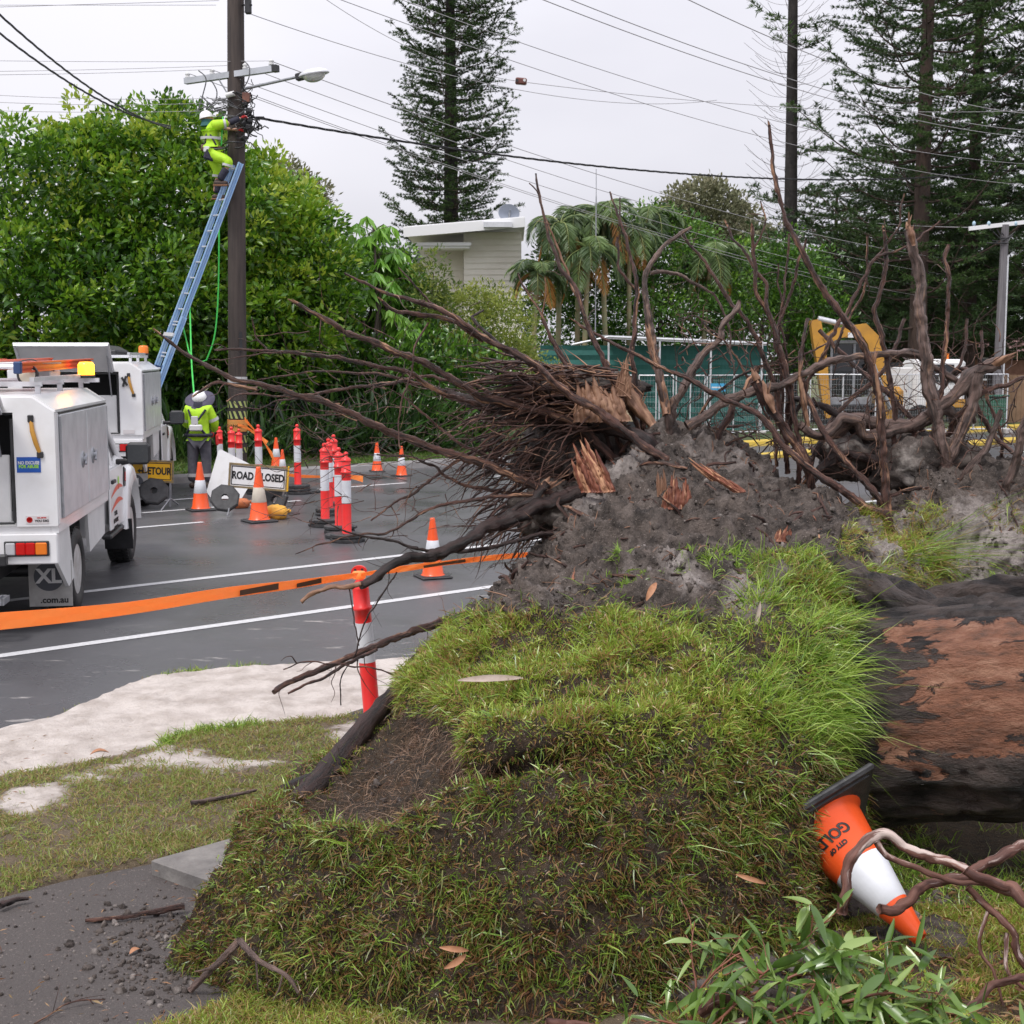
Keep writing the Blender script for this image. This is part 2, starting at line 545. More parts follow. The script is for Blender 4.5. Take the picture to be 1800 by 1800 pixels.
# asphalt ----
def asphalt(name, base, speck, wet=True, dust=0.0):
 m = bpy.data.materials.new(name)
 nt, b = nodes_of(m); N, L = nt.nodes, nt.links
 t = N.new('ShaderNodeTexCoord')
 def nzn(s, d=4, r=.6, st=None):
  n = N.new('ShaderNodeTexNoise'); n.inputs['Scale'].default_value = s; n.inputs['Detail'].default_value = d
  n.inputs['Roughness'].default_value = r
  if st:
   mpn = N.new('ShaderNodeMapping'); mpn.inputs['Scale'].default_value = st
   mpn.inputs['Rotation'].default_value = (0, 0, -math.atan2(E.y, E.x))
   L.new(t.outputs['Object'], mpn.inputs[0]); L.new(mpn.outputs[0], n.inputs['Vector'])
  else:
   L.new(t.outputs['Object'], n.inputs['Vector'])
  return n
 def ramp(src, p0, c0, p1, c1):
  r = N.new('ShaderNodeValToRGB')
  r.color_ramp.elements[0].position = p0; r.color_ramp.elements[0].color = rgb(c0)
  r.color_ramp.elements[1].position = p1; r.color_ramp.elements[1].color = rgb(c1)
  L.new(src, r.inputs[0]); return r
 def mixc(fac, a, c):
  x = N.new('ShaderNodeMix'); x.data_type = 'RGBA'
  L.new(fac, x.inputs[0])
  if hasattr(a, 'links') or hasattr(a, 'is_linked'): L.new(a, x.inputs[6])
  else: x.inputs[6].default_value = rgb(a)
  x.inputs[7].default_value = rgb(c)
  return x.outputs[2]
 big = nzn(.35, 4)
 base_r = ramp(big.outputs['Fac'], .35, [c * .82 for c in base], .68, [c * 1.12 for c in base])
 fine = nzn(170 if wet else 75, 3, .8)
 fr = ramp(fine.outputs['Fac'], .60, (0, 0, 0), .72, (1, 1, 1))
 c1 = mixc(fr.outputs[0], base_r.outputs[0], speck)
 vor = N.new('ShaderNodeTexVoronoi'); vor.inputs['Scale'].default_value = 42
 L.new(t.outputs['Object'], vor.inputs['Vector'])
 vr = ramp(vor.outputs['Distance'], .02, (1, 1, 1), .09, (0, 0, 0))
 mm = N.new('ShaderNodeMath'); mm.operation = 'MULTIPLY'
 sel = nzn(11, 2); sr = ramp(sel.outputs['Fac'], .55, (0, 0, 0), .62, (1, 1, 1))
 L.new(vr.outputs[0], mm.inputs[0]); L.new(sr.outputs[0], mm.inputs[1])
 c2 = mixc(mm.outputs[0], c1, [min(.5, x * 4.5) for x in base])
 if dust:      # washed sand smears on the road near the verge
  d1 = nzn(1.9, 7, .7, (1.0, 3.2, 1)); dr = ramp(d1.outputs['Fac'], .60, (0, 0, 0), .70, (1, 1, 1))
  at_ = N.new('ShaderNodeAttribute'); at_.attribute_name = 'dust'
  mm2 = N.new('ShaderNodeMath'); mm2.operation = 'MULTIPLY'
  L.new(dr.outputs[0], mm2.inputs[0]); L.new(at_.outputs['Fac'], mm2.inputs[1])
  c2 = mixc(mm2.outputs[0], c2, (.46, .43, .41))
 L.new(c2, b.inputs['Base Color'])
 wn_ = nzn(.55, 5, .6)
 mr_ = N.new('ShaderNodeMapRange'); mr_.inputs['From Min'].default_value = .35; mr_.inputs['From Max'].default_value = .62
 mr_.inputs['To Min'].default_value = .20 if wet else .6; mr_.inputs['To Max'].default_value = .48 if wet else .8
 L.new(wn_.outputs['Fac'], mr_.inputs['Value']); L.new(mr_.outputs[0], b.inputs['Roughness'])
 bp = N.new('ShaderNodeBump'); bp.inputs['Distance'].default_value = .0025 if wet else .014; bp.inputs['Strength'].default_value = .8
 fb = nzn(120 if wet else 80, 3, .7)
 L.new(fb.outputs['Fac'], bp.inputs['Height']); L.new(bp.outputs[0], b.inputs['Normal'])
 return m
M['asphalt'] = asphalt('wet_asphalt', (.088, .087, .093), (.18, .175, .18), True, 1.0)
M['pathmat'] = asphalt('rough_path_asphalt', (.080, .068, .064), (.24, .20, .18), False)
M['line'] = mat('road_line_paint', (.74, .74, .75), .45, (.55, .55, .56), 30.0, lo=.3, hi=.5)
M['concrete'] = mat('concrete', (.24, .225, .21), .8, (.13, .12, .115), 6.0, bump=.004, bscale=50)
M['kerbmat'] = mat('kerb_concrete', (.27, .26, .26), .8, (.18, .175, .17), 2.5, bump=.006, bscale=40)
S0, S1 = -60, 160
svals = np.concatenate([np.arange(S0, -9, 3.0), np.arange(-9, 12, .25), np.arange(12, S1, 4.0)])
dvals = np.concatenate([np.arange(-5.5, 1.4, .15), np.linspace(1.4, D_K, 12)])
gs, gd = np.meshgrid(svals, dvals, indexing='ij')
PX = OB.x + E.x * gs + NRM.x * gd; PY = OB.y + E.y * gs + NRM.y * gd
vs = np.stack([PX.ravel(), PY.ravel(), np.zeros(PX.size)], 1)
ns, nd = gs.shape
ii, jj = np.meshgrid(np.arange(ns - 1), np.arange(nd - 1), indexing='ij')
fc = np.stack([ii * nd + jj, (ii + 1) * nd + jj, (ii + 1) * nd + jj + 1, ii * nd + jj + 1], -1).reshape(-1, 4)
dust = np.clip(1.0 - (gd + .1) / .9, 0, 1).ravel() * (np.abs(gs.ravel() + 1) < 9)
road = np_mesh('road', vs, fc, M['asphalt'], attrs={'dust': dust}); tag(road, kind='structure')
def strip(name, s0, s1, d, w, z, m):
 mb = MB(); mb.quad(rd(s0, d - w / 2, z), rd(s1, d - w / 2, z), rd(s1, d + w / 2, z), rd(s0, d + w / 2, z))
 o = mb.build(name, m); tag(o, kind='structure'); return o
strip('road_line', -40, 120, 0, .125, .004, M['line'])
strip('road_line', -40, 120, D_A, .125, .004, M['line'])
sC0 = off(553, 860)[0]
for k in range(-6, 14):
 a = sC0 + (k) * 4.0
 strip('road_dash', a, a + 1.9, D_C, .12, .004, M['line'])
sD = off(250, 927)
for k in range(-1, 3):
 strip('road_dash', sD[0] - 1.2 + k * 12, sD[0] + .9 + k * 12, sD[1], .11, .004, M['line'])
sG = off(400, 890)
strip('road_dash', sG[0] - 1.4, sG[0] + 1.3, sG[1], .1, .004, M['line'])
mb = MB()
sy = off(1325, 788)[0]
def kerb(s0, s1, name, m):
 mb = MB()
 prof = [(D_K, 0.0), (D_K + .03, .11), (D_K + .07, .135), (D_K + .32, .14), (D_K + .32, -.02)]
 vs = []; fs = []
 ss = np.linspace(s0, s1, 2)
 for q in ss:
  for d, z in prof: vs.append(rd(q, d, z))
 n = len(prof)
 for i in range(len(ss) - 1):
  for k in range(n - 1): fs.append((i * n + k, (i + 1) * n + k, (i + 1) * n + k + 1, i * n + k + 1))
 mb.add(vs, fs, 0, False); o = mb.build(name, m); tag(o, kind='structure'); return o
kerb(-60, sy, 'kerb', M['kerbmat'])
kerb(sy, 90, 'kerb', M['yellow_paint'])
M['far_verge'], *_ = ground_mat('far_verge_grass', ((.035, .075, .015), (.07, .12, .03), (.10, .085, .05)), (1.6, 2.6, 30.0), .08)
mb = MB(); mb.quad(rd(-60, D_K + .32, .12), rd(90, D_K + .32, .12), rd(90, D_K + 9, .12), rd(-60, D_K + 9, .12))
o = mb.build('far_verge', M['far_verge']); tag(o, kind='structure')
# near verge, sand and bare patches: one height field ----
def gp(L_):
 return [tuple(gnd(a, b).xy) for a, b in L_]
SAND = gp([(-400, 1345), (0, 1283), (70, 1266), (150, 1232), (200, 1208), (255, 1192), (330, 1184), (450, 1173), (560, 1168), (640, 1164), (730, 1157), (900, 1150), (1300, 1110),
           (1300, 1190), (900, 1235), (640, 1262), (560, 1270), (450, 1283), (320, 1303), (200, 1340), (80, 1362), (0, 1376), (-400, 1430)])
PATH = gp([(-500, 1660), (0, 1588), (120, 1556), (262, 1528), (420, 1500), (640, 1560), (420, 1760), (250, 1830), (160, 1860), (-100, 1960), (-700, 2100)])
ROADP = gp([(-900, 1450), (-400, 1340), (0, 1280), (70, 1263), (150, 1229), (200, 1205), (255, 1189), (330, 1181), (450, 1170), (560, 1165), (640, 1161), (730, 1154), (900, 1147), (1300, 1107), (2600, 900), (2600, 700), (-900, 700)])
xs = np.arange(-5.2, 5.0, .035); ys = np.arange(3.2, 12.0, .035)
gx, gy = np.meshgrid(xs, ys, indexing='ij')
P0 = np.stack([gx.ravel(), gy.ravel(), np.zeros(gx.size)], 1)
wob = npnoise(P0, 3.0, 1, 3).reshape(gx.shape) * .05
dS = poly_dist(gx, gy, SAND) + wob; dP = poly_dist(gx, gy, PATH) + wob * .25; dR = poly_dist(gx, gy, ROADP)
nzz = npnoise(P0, 2.2, 3, 4).reshape(gx.shape)
nz2 = npnoise(P0, 11.0, 4, 3).reshape(gx.shape)
z = .035 + .018 * nzz + .008 * nz2
nz3 = npnoise(P0, 5.0, 14, 3).reshape(gx.shape)
z = np.where(dS > -.1, .034 + (.020 * nzz + .014 * nz3) * np.clip(dS * 4, 0.2, 1) + .007 * nz2 - .03 * np.exp(-((nz3 - .75) / .12) ** 2), z)
z += np.where(dS > .05, -.012 * np.clip(np.sin((gx * .6 - gy) * 55) * (npnoise(P0, .9, 9, 1).reshape(gx.shape) > .35), 0, 1), 0)
z = np.where(dR > -.12, z - np.clip((dR + .12) / .15, 0, 1) * .10, z)
z = np.where(dP > -.04, z - np.clip((dP + .04) / .05, 0, 1) * .10, z)
sandm = np.clip(dS * 9 + .4, 0, 1)
bare = np.clip((npnoise(P0, 1.35, 6, 4).reshape(gx.shape) + .55 * np.exp(-((dS + .25) / .3) ** 2) - .42) * 3.5, 0, 1)
GSAND = np.maximum(sandm, bare * .72)
vs = np.stack([gx.ravel(), gy.ravel(), z.ravel()], 1)
nx, ny = gx.shape
ii, jj = np.meshgrid(np.arange(nx - 1), np.arange(ny - 1), indexing='ij')
fc = np.stack([ii * ny + jj, (ii + 1) * ny + jj, (ii + 1) * ny + jj + 1, ii * ny + jj + 1], -1).reshape(-1, 4)
def soil_mat(name, soil, soil2, sand_c, sand_d, attr='sand', bump=.02):
 m = bpy.data.materials.new(name)
 nt, b = nodes_of(m); N, L = nt.nodes, nt.links
 t = N.new('ShaderNodeTexCoord')
 def nzn(s, d=6, r=.65):
  n = N.new('ShaderNodeTexNoise'); n.inputs['Scale'].default_value = s; n.inputs['Detail'].default_value = d; n.inputs['Roughness'].default_value = r
  L.new(t.outputs['Object'], n.inputs['Vector']); return n
 def ramp(src, p0, c0, p1, c1):
  r = N.new('ShaderNodeValToRGB')
  r.color_ramp.elements[0].position = p0; r.color_ramp.elements[0].color = rgb(c0)
  r.color_ramp.elements[1].position = p1; r.color_ramp.elements[1].color = rgb(c1)
  L.new(src, r.inputs[0]); return r.outputs[0]
 s1 = ramp(nzn(9).outputs['Fac'], .35, soil, .66, soil2)
 s2 = ramp(nzn(5).outputs['Fac'], .35, sand_d, .6, sand_c)
 a = N.new('ShaderNodeAttribute'); a.attribute_name = attr
 n3 = nzn(16)
 ad = N.new('ShaderNodeMath'); ad.operation = 'MULTIPLY_ADD'; ad.inputs[1].default_value = 1.1
 L.new(n3.outputs['Fac'], ad.inputs[0]); ad.inputs[2].default_value = -.55
 su = N.new('ShaderNodeMath'); su.operation = 'ADD'
 L.new(a.outputs['Fac'], su.inputs[0]); L.new(ad.outputs[0], su.inputs[1])
 mrn = N.new('ShaderNodeMapRange'); mrn.inputs['From Min'].default_value = .3; mrn.inputs['From Max'].default_value = .7
 L.new(su.outputs[0], mrn.inputs['Value'])
 mx = N.new('ShaderNodeMix'); mx.data_type = 'RGBA'
 L.new(mrn.outputs[0], mx.inputs[0]); L.new(s1, mx.inputs[6]); L.new(s2, mx.inputs[7])
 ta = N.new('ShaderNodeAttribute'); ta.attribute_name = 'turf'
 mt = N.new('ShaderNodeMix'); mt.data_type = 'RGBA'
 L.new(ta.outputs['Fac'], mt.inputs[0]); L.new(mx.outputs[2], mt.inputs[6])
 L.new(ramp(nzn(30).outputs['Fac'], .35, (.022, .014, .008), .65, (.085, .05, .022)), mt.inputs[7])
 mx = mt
 fs = ramp(nzn(150, 2, .8).outputs['Fac'], .64, (0, 0, 0), .70, (1, 1, 1))
 m2 = N.new('ShaderNodeMix'); m2.data_type = 'RGBA'
 L.new(fs, m2.inputs[0]); L.new(mx.outputs[2], m2.inputs[6]); m2.inputs[7].default_value = rgb([min(1, c * 2.2 + .04) for c in soil2])
 L.new(m2.outputs[2], b.inputs['Base Color'])
 b.inputs['Roughness'].default_value = .85
 bp = N.new('ShaderNodeBump'); bp.inputs['Distance'].default_value = bump; bp.inputs['Strength'].default_value = 1
 L.new(nzn(38, 8, .72).outputs['Fac'], bp.inputs['Height']); L.new(bp.outputs[0], b.inputs['Normal'])
 return m
M['verge_soil'] = soil_mat('verge_soil_and_sand', (.10, .075, .05), (.19, .145, .09), (.62, .56, .52), (.42, .365, .33), bump=.02)
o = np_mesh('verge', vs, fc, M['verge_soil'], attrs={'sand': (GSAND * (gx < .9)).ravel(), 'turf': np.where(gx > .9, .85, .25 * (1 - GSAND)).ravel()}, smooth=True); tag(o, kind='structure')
VERGE = (gx, gy, z, dS, dP, dR, GSAND)
# footpath sheet ----
mb = MB(); pp = [(x, y) for x, y in PATH]
mb.prism(pp, .05, M=Matrix.Translation((0, 0, -.028)))
o = mb.build('path', M['pathmat']); tag(o, kind='structure')
sl = [gnd(266, 1511, .09), gnd(352, 1541, .09), gnd(560, 1600, .09), gnd(640, 1440, .09), gnd(412, 1470, .09)]
mb = MB()
bm_v = [(p.x, p.y, .083) for p in sl]; bt = [(p.x, p.y, .02) for p in sl]
inn = []
c = sum(sl, Vector()) / 5
for p in sl:
 d = (c - p).normalized() * .012
 inn.append((p.x + d.x, p.y + d.y, .09))
n = 5
mb.add(bt + bm_v + inn, [tuple(range(2 * n, 3 * n))] + [(i, (i + 1) % n, n + (i + 1) % n, n + i) for i in range(n)] + [(n + i, n + (i + 1) % n, 2 * n + (i + 1) % n, 2 * n + i) for i in range(n)])
o = mb.build('concrete_slab', M['concrete']); tag(o, 'grey concrete footpath slab with a rounded edge beside the turf mound', 'paving slab')
# ---- FALLEN TREE
def barkmat(name, c_dark, c_mid, c_light, scale=30, rough=.75, light_lo=.6, light_hi=.7, bump=.006, peel=False, long=.12):
 """bark running along the limb: noise laid out on stored (around, around, along) coordinates"""
 m = bpy.data.materials.new(name)
 nt, b = nodes_of(m); N, L = nt.nodes, nt.links
 cx = N.new('ShaderNodeCombineXYZ')
 for i, k in enumerate(('bc', 'bs', 'bl')):
  a = N.new('ShaderNodeAttribute'); a.attribute_name = k; L.new(a.outputs['Fac'], cx.inputs[i])
 mp = N.new('ShaderNodeMapping'); mp.inputs['Scale'].default_value = (1, 1, long)
 L.new(cx.outputs[0], mp.inputs[0])
 def nzn(s, d=6, r=.65, dist=0):
  n = N.new('ShaderNodeTexNoise'); n.inputs['Scale'].default_value = s; n.inputs['Detail'].default_value = d; n.inputs['Roughness'].default_value = r
  n.inputs['Distortion'].default_value = dist
  L.new(mp.outputs[0], n.inputs['Vector']); return n
 def ramp(src, p0, c0, p1, c1):
  r = N.new('ShaderNodeValToRGB')
  r.color_ramp.elements[0].position = p0; r.color_ramp.elements[0].color = rgb(c0)
  r.color_ramp.elements[1].position = p1; r.color_ramp.elements[1].color = rgb(c1)
  L.new(src, r.inputs[0]); return r.outputs[0]
 n1 = nzn(scale)
 base = ramp(n1.outputs['Fac'], .38, c_dark, .64, c_mid)
 n2 = nzn(scale * (.8 if peel else .45), 7, .7, .6)
 fac = ramp(n2.outputs['Fac'], light_lo, (0, 0, 0), light_hi, (1, 1, 1))
 if peel:
  a = N.new('ShaderNodeAttribute'); a.attribute_name = 'peel'
  ma = N.new('ShaderNodeMath'); ma.operation = 'MULTIPLY_ADD'; ma.inputs[1].default_value = 2.6; ma.inputs[2].default_value = -1.3
  L.new(n2.outputs['Fac'], ma.inputs[0])
  ad = N.new('ShaderNodeMath'); ad.operation = 'ADD'; L.new(a.outputs['Fac'], ad.inputs[0]); L.new(ma.outputs[0], ad.inputs[1])
  fac = ramp(ad.outputs[0], .46, (0, 0, 0), .54, (1, 1, 1))
  n3 = nzn(scale * 1.4, 7, .7)
  lt = N.new('ShaderNodeValToRGB')
  e = lt.color_ramp.elements
  e[0].position = .3; e[0].color = rgb([c * .30 for c in c_light]); e[1].position = .72; e[1].color = rgb([min(1, c * 1.35) for c in c_light])
  q = e.new(.5); q.color = rgb((c_light[0] * .8, c_light[1] * .62, c_light[2] * .55))
  L.new(n3.outputs['Fac'], lt.inputs[0]); light = lt.outputs[0]
 mx = N.new('ShaderNodeMix'); mx.data_type = 'RGBA'
 L.new(fac, mx.inputs[0]); L.new(base, mx.inputs[6])
 if peel: L.new(light, mx.inputs[7])
 else: mx.inputs[7].default_value = rgb(c_light)
 L.new(mx.outputs[2], b.inputs['Base Color'])
 b.inputs['Roughness'].default_value = rough
 b.inputs['Specular IOR Level'].default_value = .5
 bp = N.new('ShaderNodeBump'); bp.inputs['Distance'].default_value = bump; bp.inputs['Strength'].default_value = 1
 nb = nzn(scale * 1.3, 8, .75)
 if peel:
  sb = N.new('ShaderNodeMath'); sb.operation = 'MULTIPLY_ADD'; sb.inputs[1].default_value = -.7
  L.new(fac, sb.inputs[0]); L.new(nb.outputs['Fac'], sb.inputs[2]); L.new(sb.outputs[0], bp.inputs['Height'])
 else:
  L.new(nb.outputs['Fac'], bp.inputs['Height'])
 L.new(bp.outputs[0], b.inputs['Normal'])
 return m
M['root'] = barkmat('wet_root_bark', (.016, .008, .007), (.14, .062, .045), (.50, .27, .16), 62, .38, .55, .64, .02)
M['root_grey'] = barkmat('grey_root_bark', (.04, .026, .022), (.25, .165, .14), (.42, .25, .16), 52, .45, .56, .66, .022)
M['root_tan'] = barkmat('stripped_root', (.16, .075, .045), (.34, .19, .115), (.5, .3, .19), 30, .6, .55, .7, .004)
M['root_black'] = barkmat('black_root_bark', (.008, .005, .005), (.045, .020, .016), (.22, .09, .05), 30, .45, .62, .72, .018)
M['trunk'] = barkmat('trunk_bark', (.008, .006, .006), (.13, .098, .086), (.42, .235, .155), 11, .45, .5, .6, .09, True, .42)
M['wood'] = mat('splintered_wood', (.60, .28, .13), .6, (.34, .10, .05), 9.0, 6, lo=.35, hi=.62, bump=.006, bscale=50, stretch=(1, 1, .3))
M['wood_red'] = mat('red_heartwood', (.26, .062, .035), .6, (.50, .22, .11), 12.0, 6, lo=.45, hi=.7, bump=.006, bscale=50)
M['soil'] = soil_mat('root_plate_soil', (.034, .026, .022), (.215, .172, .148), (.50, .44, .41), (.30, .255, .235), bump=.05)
M['soil_clod'] = soil_mat('soil_clods', (.022, .016, .014), (.115, .092, .080), (.4, .36, .33), (.3, .26, .245), bump=.01)
tree = empty('fallen_tree', (0.6, 6.3, 0), label='uprooted tree with turf covered root plate, splayed broken roots and fallen trunk', cat='fallen tree')
# ---- root plate: lofted rows, front foot to ridge to back foot ------
ROWS = [
 [(285,1722,4.85),(420,1790,4.55),(600,1850,4.40),(850,1905,4.30),(1100,1885,4.34),(1300,1765,4.60),(1420,1645,4.90),(1560,1560,5.9),(1740,1560,6.7),(2000,1560,6.9)],
 [(325,1630,4.90),(465,1650,4.66),(640,1660,4.52),(870,1690,4.44),(1100,1680,4.47),(1290,1610,4.70),(1425,1540,5.0),(1570,1470,6.1),(1740,1450,6.8),(2000,1450,7.0)],
 [(375,1540,5.00),(515,1500,4.82),(680,1490,4.70),(880,1490,4.63),(1100,1485,4.66),(1290,1450,4.85),(1440,1400,5.2),(1580,1370,6.3),(1740,1340,6.9),(2000,1340,7.1)],
 [(420,1450,5.16),(540,1425,5.00),(690,1400,4.90),(880,1360,4.82),(1080,1345,4.85),(1290,1320,5.03),(1450,1270,5.45),(1590,1260,6.45),(1740,1230,7.0),(2000,1230,7.2)],
 [(470,1400,5.42),(585,1370,5.30),(730,1335,5.10),(880,1300,4.93),(1060,1280,4.97),(1280,1245,5.20),(1455,1190,5.65),(1590,1170,6.6),(1740,1140,7.05),(2000,1140,7.25)],
 [(540,1345,5.85),(640,1285,5.70),(755,1240,5.50),(890,1220,5.40),(1060,1200,5.38),(1270,1160,5.52),(1450,1110,5.85),(1590,1110,6.7),(1740,1090,7.1),(2000,1090,7.3)],
 [(620,1275,6.25),(705,1195,6.15),(790,1170,6.05),(900,1140,5.92),(1060,1112,5.85),(1260,1085,5.85),(1430,1050,6.15),(1580,1070,6.8),(1740,1062,7.15),(2000,1060,7.35)],
 [(705,1192,6.60),(775,1125,6.50),(840,1090,6.40),(920,1055,6.30),(1070,1035,6.20),(1255,1020,6.22),(1420,990,6.5),(1575,1020,6.95),(1740,1025,7.2),(2000,1025,7.4)],
 [(790,1115,6.90),(850,1065,6.80),(905,1025,6.75),(970,985,6.62),(1080,950,6.60),(1240,940,6.65),(1405,930,6.85),(1580,965,7.15),(1740,965,7.3),(2000,960,7.5)],
 [(870,1075,7.15),(915,1030,7.10),(955,980,7.10),(1010,905,7.02),(1095,860,7.10),(1240,845,7.2),(1395,885,7.3),(1560,915,7.45),(1740,890,7.5),(2000,880,7.7)],
 [(895,1065,7.40),(935,1010,7.45),(980,930,7.50),(1050,850,7.60),(1160,752,7.80),(1275,775,7.9),(1410,860,7.8),(1550,885,7.75),(1730,820,7.85),(2000,810,8.0)],
]
NU, NV = 400, 300
rows_r = []
for rw in ROWS:
 W = np.array([tuple(at(*p)) for p in rw])
 rows_r.append(crom(W, NU // 9)[:, :])
rows_r = np.array(rows_r)                      # (11, nu, 3)
top = rows_r[-1]
b1 = top + np.array([0, .25, 0]); b1[:, 2] = top[:, 2] * .93
b2 = top + np.array([0, .62, 0]); b2[:, 2] = top[:, 2] * .55
b3 = top + np.array([0, .95, 0]); b3[:, 2] = -.05
rows_r = np.concatenate([rows_r, b1[None], b2[None], b3[None]], 0)
nu = rows_r.shape[1]
cols = []
for i in range(nu):
 cols.append(crom(rows_r[:, i, :], 26))
S = np.array(cols)                              # (nu, nv, 3)
nv = S.shape[1]
S[:, 0, 2] = np.minimum(S[:, 0, 2], -.06)
def normals_of(S):
 du = np.gradient(S, axis=0); dv = np.gradient(S, axis=1)
 n = np.cross(du, dv); n /= np.linalg.norm(n, axis=2, keepdims=True) + 1e-9
 return n
Nn = normals_of(S)
if Nn[nu // 2, nv // 3, 1] > 0: Nn = -Nn
flat = S.reshape(-1, 3)
pxx, pyy = px_of(flat[:, 0], flat[:, 1], flat[:, 2])
pxx = pxx.reshape(nu, nv); pyy = pyy.reshape(nu, nv)
vrow = np.broadcast_to(np.arange(nv) / 26.0, (nu, nv))
def zone(poly, soft):
 return np.clip(poly_dist(pxx, pyy, poly) / soft * .5 + .5, 0, 1)
Z_hollow = zone([(500,1410),(570,1340),(625,1270),(680,1212),(750,1225),(815,1268),(790,1330),(745,1395),(660,1435),(540,1435)], 22)
Z_lip = zone([(750,1305),(860,1318),(1010,1318),(1010,1345),(900,1362),(770,1365)], 14)
n_big = npnoise(flat, 3.2, 2, 3).reshape(nu, nv)
n_med = npnoise(flat, 11, 3, 4).reshape(nu, nv)
n_fin = npnoise(flat, 42, 5, 3).reshape(nu, nv)
edge = (pyy - (1040 + 26 * npnoise(flat, 4.5, 8, 3).reshape(nu, nv)))      # >0 below the soil line
gl = np.interp(pxx, [700, 860, 930, 1000, 1080, 1140, 1235, 1300, 1345, 1420, 1490, 1560, 1700, 1900],
               [1075, 1098, 1085, 1085, 1062, 1082, 1100, 1060, 990, 990, 1020, 1010, 1010, 1010])
wobp = 30 * npnoise(flat, 6.5, 8, 4).reshape(nu, nv)
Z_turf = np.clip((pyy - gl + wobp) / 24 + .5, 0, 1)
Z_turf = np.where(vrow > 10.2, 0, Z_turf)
soilz = 1 - Z_turf
D = .042 * n_big + .028 * n_med * (1 + 1.6 * soilz) + .007 * n_fin * (1 + 1.8 * soilz)
D -= .17 * Z_hollow
D -= .12 * Z_lip
D += .045 * zone([(740,1250),(1010,1265),(1180,1262),(1180,1300),(1000,1300),(880,1300),(760,1300)], 18)
fl = pyy - np.interp(pxx, [300, 440, 520, 600, 700], [1500, 1640, 1560, 1490, 1440])
D += .05 * np.clip(fl / 30, 0, 1) * np.clip((620 - pxx) / 90, 0, 1) * np.clip((pxx - 420) / 30, 0, 1)
for (cx_, cy_, r_, a_) in [(1130,1050,60,-.06),(1000,1120,45,-.03),(1240,1090,40,-.05),(1180,1170,30,-.03),(880,1030,35,.05),(925,1010,30,.04),(1440,900,40,.05),(1370,930,30,-.04),(1650,850,60,.08),(1740,840,40,.07),(1500,930,35,.04)]:
 D += a_ * np.exp(-((pxx - cx_) ** 2 + (pyy - cy_) ** 2) / (2 * (r_ * .6) ** 2)) * (vrow < 10.3)
fade = np.clip(vrow / .5, 0, 1)
S2 = S + Nn * (D * fade)[..., None]
sandz = np.zeros((nu, nv))
for (poly, w) in [([(1000,905),(1060,800),(1130,745),(1175,742),(1120,830),(1080,850),(1100,880),(1050,900)], .75),
                  ([(1170,960),(1215,985),(1250,1035),(1205,1040),(1165,1000)], .8),
                  ([(1285,1010),(1340,985),(1385,1010),(1360,1070),(1310,1095),(1275,1060)], 1.0),
                  ([(1500,905),(1640,890),(1800,860),(1900,860),(1900,1045),(1700,1050),(1590,1040),(1530,1010)], .72),
                  ([(1180,745),(1290,780),(1400,850),(1300,850),(1200,800)], .62),
                  ([(930,1030),(990,1000),(1010,1040),(950,1060)], .55),
                  ([(1075,1000),(1110,960),(1130,1000),(1100,1030)], .5)]:
 sandz = np.maximum(sandz, zone(poly, 26) * w)
sandz = np.clip(sandz + .25 * n_big * (sandz > .05), 0, 1)
i2, j2 = np.meshgrid(np.arange(nu - 1), np.arange(nv - 1), indexing='ij')
fc = np.stack([i2 * nv + j2, (i2 + 1) * nv + j2, (i2 + 1) * nv + j2 + 1, i2 * nv + j2 + 1], -1).reshape(-1, 4)
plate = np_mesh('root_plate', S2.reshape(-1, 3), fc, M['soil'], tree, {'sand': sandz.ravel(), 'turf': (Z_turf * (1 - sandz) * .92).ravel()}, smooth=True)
N2 = normals_of(S2)
if N2[nu // 2, nv // 3, 1] > 0: N2 = -N2
SURF = (S2, N2)
# ---- blades ----
def blades(name, P, D0, Lg, Wd, bend, vcol, m, parent=None, kind=None, seg=2):
 """curved tapering blades: P base, D0 unit direction, bend = drooping vector"""
 n = len(P)
 side = np.cross(D0, RS.normal(size=(n, 3)))
 side /= np.linalg.norm(side, axis=1, keepdims=True) + 1e-9
 w = side * (Wd * .5)[:, None]
 Lc = Lg[:, None]
 p1 = P + D0 * Lc * .5 + bend * Lc * .14
 p2 = P + D0 * Lc * .92 + bend * Lc * .55
 vs = np.stack([P - w, P + w, p1 + w * .8, p1 - w * .8, p2], 1).reshape(-1, 3)
 b = (np.arange(n) * 5)[:, None]
 f = np.concatenate([b + np.array([[0, 1, 2]]), b + np.array([[0, 2, 3]]), b + np.array([[3, 2, 4]])], 0)
 o = np_mesh(name, vs, f, m, parent, {'v': np.repeat(vcol, 5)})
 if kind: o['kind'] = kind
 return o
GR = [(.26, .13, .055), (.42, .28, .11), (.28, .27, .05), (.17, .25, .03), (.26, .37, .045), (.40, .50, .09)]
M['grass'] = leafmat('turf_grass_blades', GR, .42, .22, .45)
M['grass_dark'] = leafmat('shaded_mixed_turf', [(.12, .05, .022), (.26, .14, .06), (.22, .16, .045), (.07, .115, .016), (.125, .20, .024), (.27, .36, .07)], .42, .2, .45)  # steep face turf: browner blades, with its shade put into darker colours
M['grass_long'] = leafmat('long_grass_blades', [(.34, .26, .11), (.08, .16, .02), (.17, .30, .035), (.28, .43, .06), (.46, .58, .15)], .38, .3, .45)
